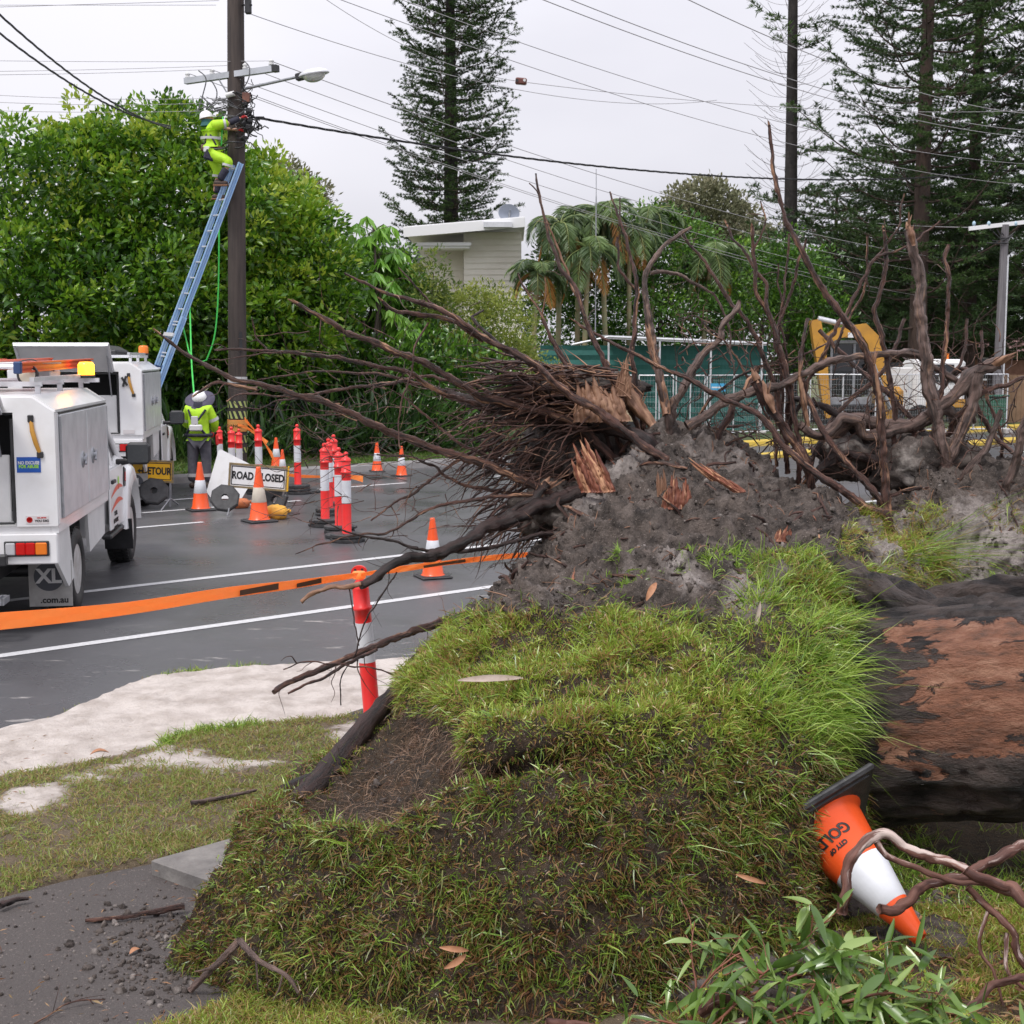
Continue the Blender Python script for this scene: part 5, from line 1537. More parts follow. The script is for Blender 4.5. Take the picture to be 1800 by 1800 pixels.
ribbon([at(430, 737, YP - .3), at(455, 765, YP - 1), at(478, 800, YP - 1.6), at(500, 832, YP - 2), at(560, 838, YP - 2), at(600, 836, YP - 2.2), at(638, 842, YP - 2.4)], [.1, .12, .16, .1, .05, .06, .12], 'barrier_tape', 'tape', 'slack orange tape dropping from the timber pole to the kerb', twist=[.2, .7, .2, .9, .4, .5, .1])
ribbon([at(418, 746, YP - .35), at(440, 756, YP - .5), at(470, 778, YP - .6)], [.06, .07, .07], 'barrier_tape', 'tape', 'short orange tape end trailing beside the wrapped pole', twist=[.2, .5, .1])
# ---- UTILITY TRUCKS
def make_wheel(r=.375, w=.26):
 """axis along x, outer face towards +x"""
 MX = Matrix.Rotation(math.pi / 2, 4, 'Y')
 mb = MB()
 prof = [(r * .60, -w / 2 + .015), (r * .80, -w / 2), (r * .95, -w / 2 + .012), (r, -w / 2 + .045), (r, w / 2 - .045), (r * .95, w / 2 - .012), (r * .80, w / 2), (r * .60, w / 2 - .015), (r * .58, 0)]
 mb.lathe(prof, 48, M=MX)
 for k in range(40):
  a = 2 * math.pi * k / 40
  for q in (-1, 0, 1):
   mb.box((q * w * .29, math.sin(a + q * .05) * (r + .003), math.cos(a + q * .05) * (r + .003)), (w * .24, .034, .016), rot=(-(a + q * .05), 0, 0))
 tyre = mb
 mb = MB()
 mb.lathe([(r * .60, w / 2 - .02), (r * .57, w / 2 - .03), (r * .55, w / 2 - .09), (r * .20, w / 2 - .05), (r * .18, w / 2 - .03), (.001, w / 2 - .03)], 40, M=MX)
 for k in range(8):
  a = 2 * math.pi * k / 8
  mb.cyl((w / 2 - .072, math.sin(a) * r * .40, math.cos(a) * r * .40), (w / 2 - .058, math.sin(a) * r * .40, math.cos(a) * r * .40), .022, n=10, mi=1)
 rim = mb
 return tyre, rim
M['rim'] = mat('painted_rim', (.55, .55, .55), .4, (.38, .36, .34), 9.0)
M['interior'] = mat('dark_locker', (.02, .02, .022), .8)
def lathe_disc(mb, x, y, z, r, th=.02, mi=0):
 mb.lathe([(r, 0), (r * .96, th * .6), (r * .8, th), (.001, th)], 20, mi, M=Matrix.Translation((x, y, z)) @ Matrix.Rotation(math.pi / 2, 4, 'Y'))
def make_ute(label, lift=0.0, front=True):
 """+y is forward, origin on the ground under the rear axle"""
 t = empty('utility_truck', label=label, cat='utility truck')
 HW = .93; ya, yb = -1.12, 1.52; z0, z1, zt = .90 + lift, 1.82 + lift, 1.94 + lift
 def P(name, mb, mats, parent=None):
  return mb.build(name, mats, parent or t)
 # ---- service body shell (open at the back on the left)
 mb = MB()
 ch = .17
 sec = [(-HW, z0), (HW, z0), (HW, z1), (HW - ch, zt), (-HW + ch, zt), (-HW, z1)]
 th = .03
 mb.box((HW - th / 2, (ya + yb) / 2, (z0 + z1) / 2), (th, yb - ya, z1 - z0))
 mb.box((-HW + th / 2, (ya + yb) / 2, (z0 + z1) / 2), (th, yb - ya, z1 - z0))
 mb.box((0, (ya + yb) / 2, z0 + .02), (2 * HW - 2 * th - .004, yb - ya, .04))
 mb.box((0, yb - .015, (z0 + z1) / 2), (2 * HW - 2 * th - .004, .03, z1 - z0 - .002))
 vs = []
 for y in (ya, yb):
  for p in [(HW + .006, z1 - .001), (HW + .006, z1 + .02), (HW - ch, zt + .02), (-HW + ch, zt + .02), (-HW - .006, z1 + .02), (-HW - .006, z1 - .001), (-HW + ch, zt - .02), (HW - ch, zt - .02)]:
   vs.append((p[0], y, p[1]))
 n = 8
 mb.add(vs, [tuple(range(n - 1, -1, -1)), tuple(range(n, 2 * n))] + [(i, (i + 1) % n, n + (i + 1) % n, n + i) for i in range(n)])
 yr = ya - .004
 mb.box((HW - .16, yr, (z0 + z1) / 2 - .0), (.32, .035, z1 - z0)); mb.box((-HW + .10, yr, (z0 + z1) / 2), (.20, .035, z1 - z0))
 mb.prism([(-HW, z1), (HW, z1), (HW - ch, zt - .002), (-HW + ch, zt - .002)], .035, M=Matrix.Translation((0, yr + .0175, 0)) @ Matrix.Rotation(math.pi / 2, 4, 'X'))
 P('service_body', mb, M['white'])
 mb = MB(); mb.box((HW + .001, ya + .06, (z0 + z1) / 2), (.01, .10, z1 - z0 - .02), bev=.002)
 P('corner_trim', mb, M['white'])
 for (a, b) in ((ya + .13, .28), (.30, yb - .05)):
  mb = MB(); mb.box((HW + .010, (a + b) / 2, (z0 + z1) / 2 + .01), (.022, b - a, z1 - z0 - .07), bev=.006)
  d = P('locker_door', mb, M['alum'])
  yl = b - .28 if a < 0 else a + .24
  mb = MB(); lathe_disc(mb, HW + .021, yl, (z0 + z1) / 2 + .0, .075, .012); mb.cyl((HW + .03, yl, (z0 + z1) / 2), (HW + .055, yl, (z0 + z1) / 2), .028, n=14); mb.box((HW + .05, yl, (z0 + z1) / 2), (.02, .10, .03), rot=(R(60), 0, 0), bev=.004)
  P('latch', mb, M['steel'], d)
  mb = MB(); mb.cyl((HW + .014, a + .004 if a < 0 else b - .004, z0 + .05), (HW + .014, a + .004 if a < 0 else b - .004, z1 - .04), .012, n=8); P('hinge', mb, M['steel'], d)
  mb = MB(); mb.box((HW + .001, (a + b) / 2, z1 - .012), (.03, b - a, .012)); P('drip_rail', mb, M['black'], d)
 mb = MB(); mb.box((HW - .03, (ya + yb) / 2, z0 - .03), (.06, yb - ya, .058)); mb.box((-HW + .03, (ya + yb) / 2, z0 - .03), (.06, yb - ya, .058)); mb.box((0, ya + .03, z0 - .03), (2 * HW - .124, .06, .058)); P('tray_rail', mb, M['white'])
 mb = MB(); mb.box((-.12, ya + .70, (z0 + z1) / 2), (1.2, .02, z1 - z0 - .1)); mb.box((-.12, ya + .36, z0 + .42), (1.1, .6, .02)); P('locker_interior', mb, M['interior'])
 mb = MB(); mb.box((.32, ya + .01, z0 + .30), (.50, .02, .56), bev=.008)
 for zz in np.linspace(z0 + .08, z0 + .5, 6):
  mb.cyl((.30, ya - .003, zz), (.30, ya, zz), .006, n=6, mi=1)
 P('inner_panel', mb, [M['white_flat'], M['black']])
 mb = MB()
 for k in range(9):
  mb.box((random.uniform(-.5, .4), ya + random.uniform(.15, .5), z0 + .5 + random.uniform(0, .18)), (random.uniform(.1, .25), random.uniform(.1, .3), random.uniform(.04, .12)), rot=(random.uniform(-.3, .3), random.uniform(-.3, .3), random.uniform(0, 3)), bev=.01, mi=random.randrange(3))
 P('tools', mb, [M['black'], M['steel'], M['interior']])
 mb = MB(); mb.tube([(HW - .335, yr - .02, z0 + .03), (HW - .335, yr - .02, z1 - .05)], [.012, .012], 8); mb.tube([(HW - .335, yr - .02, z0 + .03), (-.4, yr - .02, z0 + .02)], .01, 8); P('door_seal', mb, M['black'])
 ang = R(38)
 mb = MB(); hy = .62
 c = Matrix.Translation((-.10, ya - .02, z1 + .02)) @ Matrix.Rotation(-ang, 4, 'X')
 mb.box((0, -hy / 2, 0), (1.30, hy, .035), bev=.008, M=c)
 ht = P('rear_hatch', mb, M['white_flat'])
 mb = MB()
 mb.box((-.62, -hy / 2, -.03), (.03, hy, .03), M=c); mb.box((.62, -hy / 2, -.03), (.03, hy, .03), M=c); mb.box((0, -hy + .02, -.03), (1.2, .03, .03), M=c)
 P('hatch_frame', mb, M['alum'], ht)
 mb = MB(); mb.cyl((.50, ya, z1 - .35), tuple(c @ V(.6, -hy * .6, -.03)), .011, n=8); P('gas_strut', mb, M['steel'])
 mb = MB(); x_ = HW - .15
 mb.tube([(x_ - .03, yr - .02, z1 - .06), (x_ - .02, yr - .035, z1 - .15), (x_ + .005, yr - .035, z1 - .25), (x_ + .03, yr - .02, z1 - .33)], [.016, .02, .02, .016], 8)
 hb = P('strap_handle', mb, M['yellow'])
 mb = MB(); mb.box((x_ - .032, yr - .022, z1 - .05), (.045, .03, .06), bev=.006); mb.box((x_ + .032, yr - .022, z1 - .34), (.05, .03, .05), bev=.006); P('strap_end', mb, M['black'], hb)
 zv = z0 - .06
 mb = MB()
 mb.box((0, ya + .03, zv - .125), (2 * HW - .02, .10, .25), bev=.01)
 P('rear_valance', mb, M['white'])
 for sx in (1, -1):
  mb = MB(); cx_ = sx * (HW - .25)
  mb.box((cx_, ya - .028, zv - .12), (.35, .02, .125), bev=.006, mi=0)
  for q, mi in ((-.125, 3), (-.045, 1), (.03, 1), (.115, 2)):
   mb.box((cx_ + q * 1.0, ya - .043, zv - .12), (.075 if q != .115 else .09, .018, .10), bev=.008, mi=mi)
  P('tail_lamp', mb, [M['black'], M['redlens'], M['amber'], M['clearlens']])
 mb = MB()
 for sx in (1, -1):
  for pl in ([(-.52, zv - .005), (-.36, zv - .48), (-.62, zv - .52), (-1.06, zv - .26), (-1.06, zv - .005)], [(.42, zv - .005), (.50, zv - .38), (1.40, zv - .32), (1.40, zv - .005)]):
   mb = MB(); mb.prism(pl, .03, M=Matrix(((0, 0, 1, sx * (HW - .04) - .015), (1, 0, 0, 0), (0, 1, 0, 0), (0, 0, 0, 1)))); P('side_skirt', mb, M['white_flat'])
 for sx in (1, -1):
  mb = MB(); mb.box((sx * (HW - .20), -.50, .33), (.36, .012, .40), bev=.003); fl = P('mudflap', mb, mat('grey_mudflap', (.42, .41, .40), .6, (.3, .29, .28), 6.0))
  if sx > 0:
   mb = MB(); mb.lathe([(.125, 0), (.125, .003)], 32, M=face(HW - .21, -.508, .39)); P('emblem_disc', mb, mat('emblem_grey', (.07, .075, .09), .6), fl)
   letter('XL', .17, face(HW - .21, -.513, .39), fl, 'white_flat', bold=.006)
   letter('.com.au', .075, face(HW - .17, -.508, .185), fl, 'letter', bold=.002)
 mb = MB(); zs = .34
 for y in (ya - .34, ya - .14):
  mb.box((-.1, y, zs), (1.30, .02, .05))
 for x in np.linspace(-.7, .5, 22):
  mb.box((x, ya - .24, zs + .015), (.012, .19, .02))
 mb.box((.545, ya - .24, zs), (.02, .22, .05)); 
 for x in (.35, -.55):
  mb.box((x, ya - .18, zs + .16), (.03, .03, .30))
 P('rear_step', mb, M['steel'])
 mb = MB(); mb.box((-.1, ya - .10, zs + .30), (1.28, .09, .09), bev=.01); P('tow_bar', mb, M['black'])
 mb = MB(); mb.box((0, .6, .52), (.85, 3.2, .18), bev=.02); mb.cyl((-.6, 0, .375), (.6, 0, .375), .06); mb.box((0, .3, .70), (1.5, 1.2, .2)); P('chassis', mb, M['black'])
 # ---- cab, lofted cross sections: narrow sides, sloping windscreen
 def loft(name, secs, mats, close=True, smooth=False, mi=0):
  mb = MB(); n = len(secs[0]); vs = [p for s_ in secs for p in s_]
  fs = [(i * n + k, i * n + (k + 1) % n, (i + 1) * n + (k + 1) % n, (i + 1) * n + k) for i in range(len(secs) - 1) for k in range(n)]
  fs += [tuple(range(n - 1, -1, -1)), tuple((len(secs) - 1) * n + k for k in range(n))]
  mb.add(vs, fs, mi, smooth); return P(name, mb, mats)
 def sec_(y, zb, zm, w, zt_=None, wt=None):
  if zt_ is None: zt_, wt = zm + .03, w - .12
  return [(-w + .04, y, zb), (w - .04, y, zb), (w, y, zb + .12), (w + .005, y, (zb + zm) / 2), (w - .01, y, zm), (wt, y, zt_), (-wt, y, zt_), (-w + .01, y, zm), (-w - .005, y, (zb + zm) / 2), (-w, y, zb + .12)]
 cab = loft('cab', [sec_(1.56, .45, 1.10, .86), sec_(2.0, .45, 1.12, .90), sec_(2.55, .45, 1.12, .91), sec_(2.95, .50, 1.12, .91, 1.20, .80), sec_(3.3, .52, 1.10, .90, 1.18, .76), sec_(3.75, .50, 1.02, .88, 1.12, .70), sec_(4.02, .48, .92, .80, 1.0, .62), sec_(4.10, .50, .85, .72, .9, .55)], M['white'])
 gl_ = loft('greenhouse', [[(-.82, 1.60, 1.12), (.82, 1.60, 1.12), (.70, 1.66, 1.72), (-.70, 1.66, 1.72)], [(-.84, 2.3, 1.14), (.84, 2.3, 1.14), (.70, 2.3, 1.76), (-.70, 2.3, 1.76)], [(-.80, 2.95, 1.17), (.80, 2.95, 1.17), (.66, 2.45, 1.75), (-.66, 2.45, 1.75)]], M['glass'])
 mb = MB()
 mb.box((0, 2.02, 1.77), (1.36, .95, .04), bev=.015)
 for sx in (1, -1):
  mb.tube([(sx * .84, 1.60, 1.10), (sx * .715, 1.63, 1.74)], .035, 8); mb.tube([(sx * .85, 2.25, 1.12), (sx * .715, 2.25, 1.75)], .03, 8)
  mb.tube([(sx * .83, 3.0, 1.15), (sx * .69, 2.45, 1.75)], .035, 8); mb.tube([(sx * .70, 1.62, 1.75), (sx * .70, 2.46, 1.76)], .035, 8)
 P('roof', mb, M['white'])
 for sx in (1, -1):
  mb = MB()
  mb.box((sx * .925, 2.08, .82), (.02, .92, .62), bev=.01)
  dr = P('door', mb, M['white'])
  mb = MB(); mb.box((sx * .95, 1.78, 1.0), (.03, .18, .04), bev=.008); P('handle', mb, M['black'], dr)
  mb = MB(); n = 14; vs = []
  for i in range(n):
   a = math.pi * i / (n - 1)
   yy, zz = 3.10 - math.cos(a) * .47, .42 + math.sin(a) * .48
   yo, zo = 3.10 - math.cos(a) * .60, .42 + math.sin(a) * .64
   vs += [(sx * .985, yy, zz), (sx * .955, yo, zo), (sx * .86, yo, zo + .03), (sx * .80, yy, zz)]
  fs = [(i * 4 + k, (i + 1) * 4 + k, (i + 1) * 4 + (k + 1) % 4, i * 4 + (k + 1) % 4) for i in range(n - 1) for k in range(4)]
  mb.add(vs, fs, 0, True); P('wheel_arch', mb, M['white'])
  mb = MB(); mb.box((sx * .935, 2.66, .98), (.015, .13, .20), rot=(R(-14), 0, 0), bev=.012); mb.box((sx * .945, 2.66, .98), (.012, .06, .10), rot=(R(-14), 0, 0), bev=.01, mi=1); P('guard_vent', mb, [M['black'], M['redlens']])
  mb = MB(); mb.box((sx * .86, 2.62, .36), (.30, .02, .34), rot=(R(12), 0, 0)); P('mudflap', mb, M['black'])
  mb = MB(); mb.tube([(sx * .88, 2.52, 1.14), (sx * 1.02, 2.50, 1.16)], [.04, .03], 8); mb.box((sx * 1.11, 2.50, 1.24), (.26, .10, .24), bev=.045)
  mi_ = P('mirror', mb, M['black'])
  mb = MB(); mb.box((sx * 1.11, 2.447, 1.24), (.215, .006, .195), bev=.003); P('mirror_glass', mb, M['mirror_wet'], mi_)
  mb = MB(); mb.box((sx * .89, 2.1, .45), (.10, 1.0, .05), bev=.015); P('side_step', mb, M['black'])
 mb = MB(); mb.box((0, 3.1, .60), (1.55, 1.0, .5)); P('engine_bay', mb, M['black'])
 ty, rm = make_wheel()
 for (x, y) in ((.76, 0), (-.76, 0), (.82, 3.1), (-.82, 3.1)):
  sx = 1 if x > 0 else -1
  w = ty.build('wheel', M['tyre'], t); w.location = (x, y, .378); w.rotation_euler = (0, 0, 0 if sx > 0 else math.pi)
  rr_ = rm.build('rim', [M['rim'], M['black']], w)
 mb = MB()
 for y in (ya + .35, .2, 1.3):
  mb.box((0, y, zt + .10), (1.55, .04, .04)); 
  for sx in (-.74, .74): mb.box((sx, y, zt + .055), (.04, .04, .07))
 for sx in (-.74, .74): mb.box((sx, .2, zt + .14), (.035, 2.4, .035))
 P('roof_rack', mb, M['alum'])
 return t, (HW, ya, yb, z0, z1, zt)
# ---- the near truck
u1, (HW, ya, yb, z0, z1, zt) = make_ute('front white utility truck with open rear hatch, blue sticker and lit amber beacon')
hd = R(8.0)
corner = at(103, 921, 11.0); 
Rz = Matrix.Rotation(hd, 4, 'Z')
def place_ute(u, corner_xy, hd, HW, ya):
 off_ = Matrix.Rotation(hd, 4, 'Z') @ V(HW, ya, 0)
 u.location = (corner_xy[0] - off_.x, corner_xy[1] - off_.y, 0); u.rotation_euler = (0, 0, hd)
place_ute(u1, (corner.x, corner.y), hd, HW, ya)
body1 = u1
yr = ya - .024
mb = MB(); mb.box((HW - .21, yr, z0 + .50), (.185, .004, .125)); st = mb.build('sticker', M['sticker_blue'], u1)
letter('NO EXCUSE', .036, face(HW - .21, yr - .003, z0 + .515), st, 'white_flat', bold=.0012, sx=.85)
letter('FOR ABUSE', .036, face(HW - .21, yr - .003, z0 + .485), st, 'lime', bold=.0012, sx=.85)
mb = MB(); mb.box((HW - .16, yr, z0 + .055), (.18, .004, .065)); st = mb.build('sticker', M['sticker_white'], u1)
letter('DIAL BEFORE', .012, face(HW - .125, yr - .003, z0 + .070), st, 'redlens', bold=.0006)
letter('YOU DIG', .026, face(HW - .125, yr - .003, z0 + .045), st, 'letter', bold=.0008)
mb = MB(); mb.lathe([(.024, 0), (.024, .002), (.018, .002), (.018, 0)], 20, M=face(HW - .220, yr - .003, z0 + .055)); mb.build('symbol_ring', M['redlens'], st)
mb = MB()
mb.lathe([(.045, 0), (.045, .002)], 12, M=face(.937, 2.20, .98, math.pi / 2)); mb.box((.938, 2.20, .92), (.002, .012, .07), mi=1)
mb.build('door_emblem', [M['lime'], M['brown_leather']], u1)
mb = MB()
for i in range(2):
 pts = []
 for k in range(10):
  q = k / 9; pts.append((.938, 1.66 + .82 * q, .70 + .14 * i + .08 * math.sin(q * 2.4)))
 vs = []
 for k, p in enumerate(pts):
  h_ = .028 * math.sin(math.pi * (k + .3) / 10); vs += [(p[0], p[1], p[2] - h_), (p[0], p[1], p[2] + h_)]
 mb.add(vs, [(2 * k, 2 * k + 2, 2 * k + 3, 2 * k + 1) for k in range(9)])
mb.build('red_sweep', mat('livery_red', (.75, .12, .07), .4), u1)
for k, s_ in enumerate(('TOTAL', 'NETWORK', 'SERVICES')):
 letter(s_, .065, face(.939, 1.95, .66 - .075 * k, math.pi / 2), u1, 'letter', bold=.001, name='door_lettering')
def make_ladder(name, L_, w, m_rail, m_rung, label, group=None, n=None, rail=(.03, .085), z_gap=0):
 t = empty(name, label=label, cat='ladder', group=group)
 for sx in (-1, 1):
  mb = MB(); mb.box((sx * w / 2, 0, L_ / 2), (rail[0], rail[1] * .25, L_)); 
  mb.box((sx * (w / 2 + rail[0] * .3), rail[1] * .42, L_ / 2), (rail[0] * 1.5, rail[1] * .16, L_)); mb.box((sx * (w / 2 + rail[0] * .3), -rail[1] * .42, L_ / 2), (rail[0] * 1.5, rail[1] * .16, L_))
  mb.box((sx * w / 2, 0, L_ / 2), (rail[0] * .3, rail[1], L_ - .01))
  r_ = mb.build('rail', m_rail, t)
  mb = MB(); mb.box((sx * w / 2, 0, -.02), (rail[0] * 2, rail[1] * 1.15, .07), bev=.008); mb.build('foot', M['darkblue'], r_)
 n = n or int(L_ / .30)
 for k in range(n):
  z = .2 + k * (L_ - .3) / (n - 1)
  mb = MB(); mb.cyl((-w / 2, 0, z), (w / 2, 0, z), .017, n=8); mb.build('rung', m_rung, t)
 return t
def orient(o, p0, p1, wdir):
 z = (p1 - p0).normalized(); x = (wdir - z * wdir.dot(z)).normalized(); y = z.cross(x)
 m = Matrix((x, y, z)).transposed()
 o.rotation_euler = m.to_euler(); o.location = p0
W1 = Matrix.Translation(u1.location) @ Matrix.Rotation(hd, 4, 'Z')
ol = make_ladder('extension_ladder', 3.9, .40, M['orange_fibre'], M['alum'], 'orange ladder lying along the roof rack of the front truck')
orient(ol, W1 @ V(.46, ya + .02, zt + .24), W1 @ V(.40, ya + 3.9, zt + .27), (W1.to_3x3() @ V(-1, 0, .02)))
ol2 = make_ladder('extension_ladder', 3.7, .36, M['orange_fibre'], M['alum'], 'second orange ladder stacked beside the first on the front truck roof')
orient(ol2, W1 @ V(-.02, ya + .25, zt + .24), W1 @ V(-.10, ya + 3.7, zt + .26), (W1.to_3x3() @ V(-1, 0, .02)))
def beacon(u, x, y, z, on, name='beacon'):
 mb = MB(); mb.lathe([(.085, 0), (.085, .03)], 20, 0, M=Matrix.Translation((x, y, z))); b = mb.build('beacon_base', M['black'], u)
 mb = MB(); mb.lathe([(.078, .03), (.078, .13), (.06, .155), (.001, .158)], 24, 0, M=Matrix.Translation((x, y, z))); mb.build('beacon_lens', M['amber_on'] if on else M['amber'], b)
 if on:
  mb = MB(); mb.lathe([(.02, .16), (.02, .161)], 8, M=Matrix.Translation((x, y, z)))
beacon(u1, .80, yb - .25, zt + .12, True)
mb = MB(); mb.box((.62, yb - .25, zt + .10), (.6, .05, .04)); mb.box((.80, yb - .25, zt + .10), (.05, .05, .06)); mb.build('beacon_bracket', M['alum'], u1)
mb = MB(); mb.cyl((-.55, ya + .18, zt + .07), (.42, ya + .18, zt + .07), .035, n=16); mb.box((.45, ya + .18, zt + .09), (.04, .06, .13), bev=.01); mb.build('roof_roller', M['black'], u1)
mb = MB(); MXw = Matrix.Translation((.62, ya + .60, zt + .17)) @ Matrix.Rotation(R(-70), 4, 'Y') @ Matrix.Rotation(R(80), 4, 'X')
mb.lathe([(.09, 0), (.09, .03)], 24, 0, M=MXw); mb.lathe([(.068, -.004), (.068, .034), (.02, .040), (.001, .040)], 24, 1, M=MXw)
mb.build('trolley_wheel', [M['black'], mat('cream_hub', (.62, .58, .46), .5)], u1)
mb = MB()
mb.tube(crom([(.0, ya + .5, zt + .12), (.04, ya + .55, zt + .32), (.2, ya + .6, zt + .36), (.34, ya + .65, zt + .20)], 8), .007, 6)
mb.tube(crom([(.3, ya + .9, zt + .22), (.5, ya + 1.3, zt + .30), (.55, ya + 1.7, zt + .22)], 8), .006, 6)
mb.tube(crom([(.6, ya + 1.0, zt + .1), (.5, ya + 1.2, zt + .26), (.66, ya + 1.5, zt + .2)], 8), .008, 6)
mb.build('elastic_cord', M['black'], u1)
mb = MB(); mb.tube(crom([(-.5, ya + 1.2, zt + .2), (-.2, ya + 1.0, zt + .30), (.1, ya + 1.4, zt + .26), (.5, ya + 2.0, zt + .28)], 8), .008, 6); mb.box((.45, ya + 1.9, zt + .17), (.30, .5, .06), bev=.01); mb.box((.3, ya + 1.5, zt + .27), (.7, .9, .015), bev=.004)
mb.build('pipe_bundle', M['white_flat'], u1)
# ---- the far truck
u2, q2 = make_ute('rear white utility truck parked by the kerb with its roof hatch swung up', lift=.24)
c2 = at(252, 760, 19.9)
place_ute(u2, (c2.x, c2.y), R(9.0), q2[0], q2[1])
HW2, ya2, yb2, z02, z12, zt2 = q2
beacon(u2, .72, yb2 - .3, zt2 + .12, False)
mb = MB(); mb.cyl((-.6, ya2 + .6, zt2 + .17), (.5, ya2 + .6, zt2 + .17), .03, n=12); mb.box((.45, ya2 + .9, zt2 + .18), (.3, .4, .1), rot=(.2, .1, .5), bev=.02)
mb.build('roof_roller', M['black'], u2)
mb = MB(); mb.box((.10, ya2 - .01, z02 + .16), (.16, .1, .30), bev=.03); mb.box((.10, ya2 - .062, z02 + .17), (.10, .004, .12), mi=1)
mb.build('water_tub', [M['white_flat'], mat('tub_blue', (.1, .35, .7), .5)], u2)
mb = MB(); mb.box((HW2 - .2, ya2 - .03, z02 + .05), (.16, .004, .055)); mb.build('sticker', M['sticker_white'], u2)
mb = MB(); mb.box((HW2 - .24, ya2 - .035, z12 - .14), (.03, .02, .16), rot=(0, .3, 0)); mb.box((HW2 - .24, ya2 - .035, z12 - .14), (.03, .02, .14), rot=(0, -.6, 0)); mb.build('key_hook', M['black'], u2)
# ---- POLE
YP = 27.0
pole = empty('power_pole', gnd(418, 826, .12), label='dark timber power pole with chevron bands that the worker climbs', cat='power pole')
pb_ = at(418, 826, YP); pb_.z = .0
ptop = at(413, -260, YP)
mb = MB()
cs = [(pb_ + (ptop - pb_) * k / 10) for k in range(11)]
mb.tube(cs, [.185 - .0035 * k for k in range(11)], 24, wob=.02, seed=4)
mb.build('shaft', M['timber_pole'], pole, True)
def on_pole(py): 
 t = (826 - py) / (826 + 260); return pb_ + (ptop - pb_) * t
def band(py0, py1, m, name, r=.192):
 a, b = on_pole(py0), on_pole(py1)
 mb = MB(); mb.tube([a, b], [r, r], 24, cap=True); return mb.build(name, m, pole, True)
band(750, 729, M['tape'], 'tape_wrap', .20)
letter('DANGER', .09, face(on_pole(740).x, on_pole(740).y - .204, on_pole(740).z), pole, 'tape_print', world_coords=True, bold=.001)
band(662, 651, M['silver_tape'], 'metal_band')
for k, (a, b) in enumerate(((694, 708), (712, 728), (756, 772), (778, 790))):
 o = band(b, a, M['black'], 'chevron_band', .1915)
 mb = MB()
 for q in range(-3, 4):
  vs = []
  for (ang, tt) in ((q * .55, 0), (q * .55 + .26, 0), (q * .55 + .26 - .3, 1), (q * .55 - .3, 1)):
   c = on_pole(b + (a - b) * (.08 + .84 * tt)); an = ang - math.pi / 2
   vs.append((c.x + .194 * math.cos(an), c.y + .194 * math.sin(an), c.z))
  mb.add(vs, [(0, 1, 2, 3)])
 mb.build('chevron', M['chev_yellow'] if k < 3 else M['chev_yellow'], o, True)
mb = MB(); c = on_pole(588); mb.box((c.x + .10, c.y - .165, c.z), (.06, .01, .38), rot=(0, 0, .5)); lab_ = mb.build('asset_plate', M['black'], pole, True)
def pp(px, py, dy=0): return at(px, py, YP + dy)
a, b = pp(326, 143, .35), pp(481, 121, -.45)
mb = MB(); d = b - a
mb.box((a + b) / 2, ((b - a).length, .11, .11), rot=(0, -math.atan2(b.z - a.z, (b - a).xy.length), math.atan2(b.y - a.y, b.x - a.x))); mb.build('crossarm', mat('galv_crossarm', (.55, .57, .62), .5, (.45, .47, .5), 4.0, metallic=.2), pole, True)
mb = MB(); mb.box(b + d.normalized() * .04, (.1, .125, .125), rot=(0, -math.atan2(d.z, d.xy.length), math.atan2(d.y, d.x))); mb.build('arm_cap', M['black'], pole, True)
mb = MB(); mb.cyl(pp(385, 140, -.15), pp(402, 168, -.15), .015, n=6); mb.build('arm_brace', M['steel'], pole, True)
INS = []
for (x, y) in ((330, 136), (373, 130), (431, 120), (477, 113)):
 q = pp(x, y, .35 - .8 * (x - 326) / 155)
 mb = MB(); mb.lathe([(.012, -.13), (.012, -.02), (.05, -.02), (.055, .01), (.03, .03), (.05, .05), (.05, .07), (.02, .09)], 12, M=Matrix.Translation(q)); mb.build('insulator', M['white_flat'], pole, True)
 INS.append(q)
lamp = empty('street_lamp', pp(430, 155, -.2), label='grey street lamp on a slim arm reaching right from the timber pole', cat='street lamp')
mb = MB(); mb.tube([pp(430, 156, -.15), pp(475, 146, -.6), pp(528, 134, -1.1)], [.03, .028, .026], 8); mb.build('arm', M['steel'], lamp, True)
lm = pp(552, 131, -1.3)
def shell(name, sc_, m, zt_, zb_, parent):
 mb = MB(); th = np.linspace(0, math.pi, 12); ph = np.linspace(0, 2 * math.pi, 20, endpoint=False); vs = []
 for a_ in th:
  for p_ in ph:
   x = math.cos(a_) * sc_[0]; y = math.sin(a_) * math.cos(p_) * sc_[1]; z = math.sin(a_) * math.sin(p_); z *= zt_ if z > 0 else zb_
   vs.append((x, y, z))
 nn = 20; mb.add(vs, [(i * nn + k, i * nn + (k + 1) % nn, (i + 1) * nn + (k + 1) % nn, (i + 1) * nn + k) for i in range(11) for k in range(nn)], 0, True, Matrix.Translation(lm) @ Euler((0, R(-7), R(-14))).to_matrix().to_4x4())
 return mb.build(name, m, parent, True)
shell('lamp_housing', (.30, .15), M['alum'], .11, .035, lamp)
shell('lamp_bowl', (.22, .13), mat('lamp_bowl_glass', (.75, .76, .74), .12, trans=.5), .02, .14, lamp)
mb = MB(); mb.box(pp(531, 134, -1.12), (.24, .13, .13), rot=(0, R(-10), R(-14)), bev=.02); mb.build('lamp_neck', M['black'], lamp, True)
mb = MB(); mb.box(pp(433, 172, -.3), (.14, .12, .18), bev=.01); mb.build('fuse_box', mat('rusty_box', (.22, .09, .06), .6, (.12, .05, .04), 12.0), pole, True)
mb = MB()
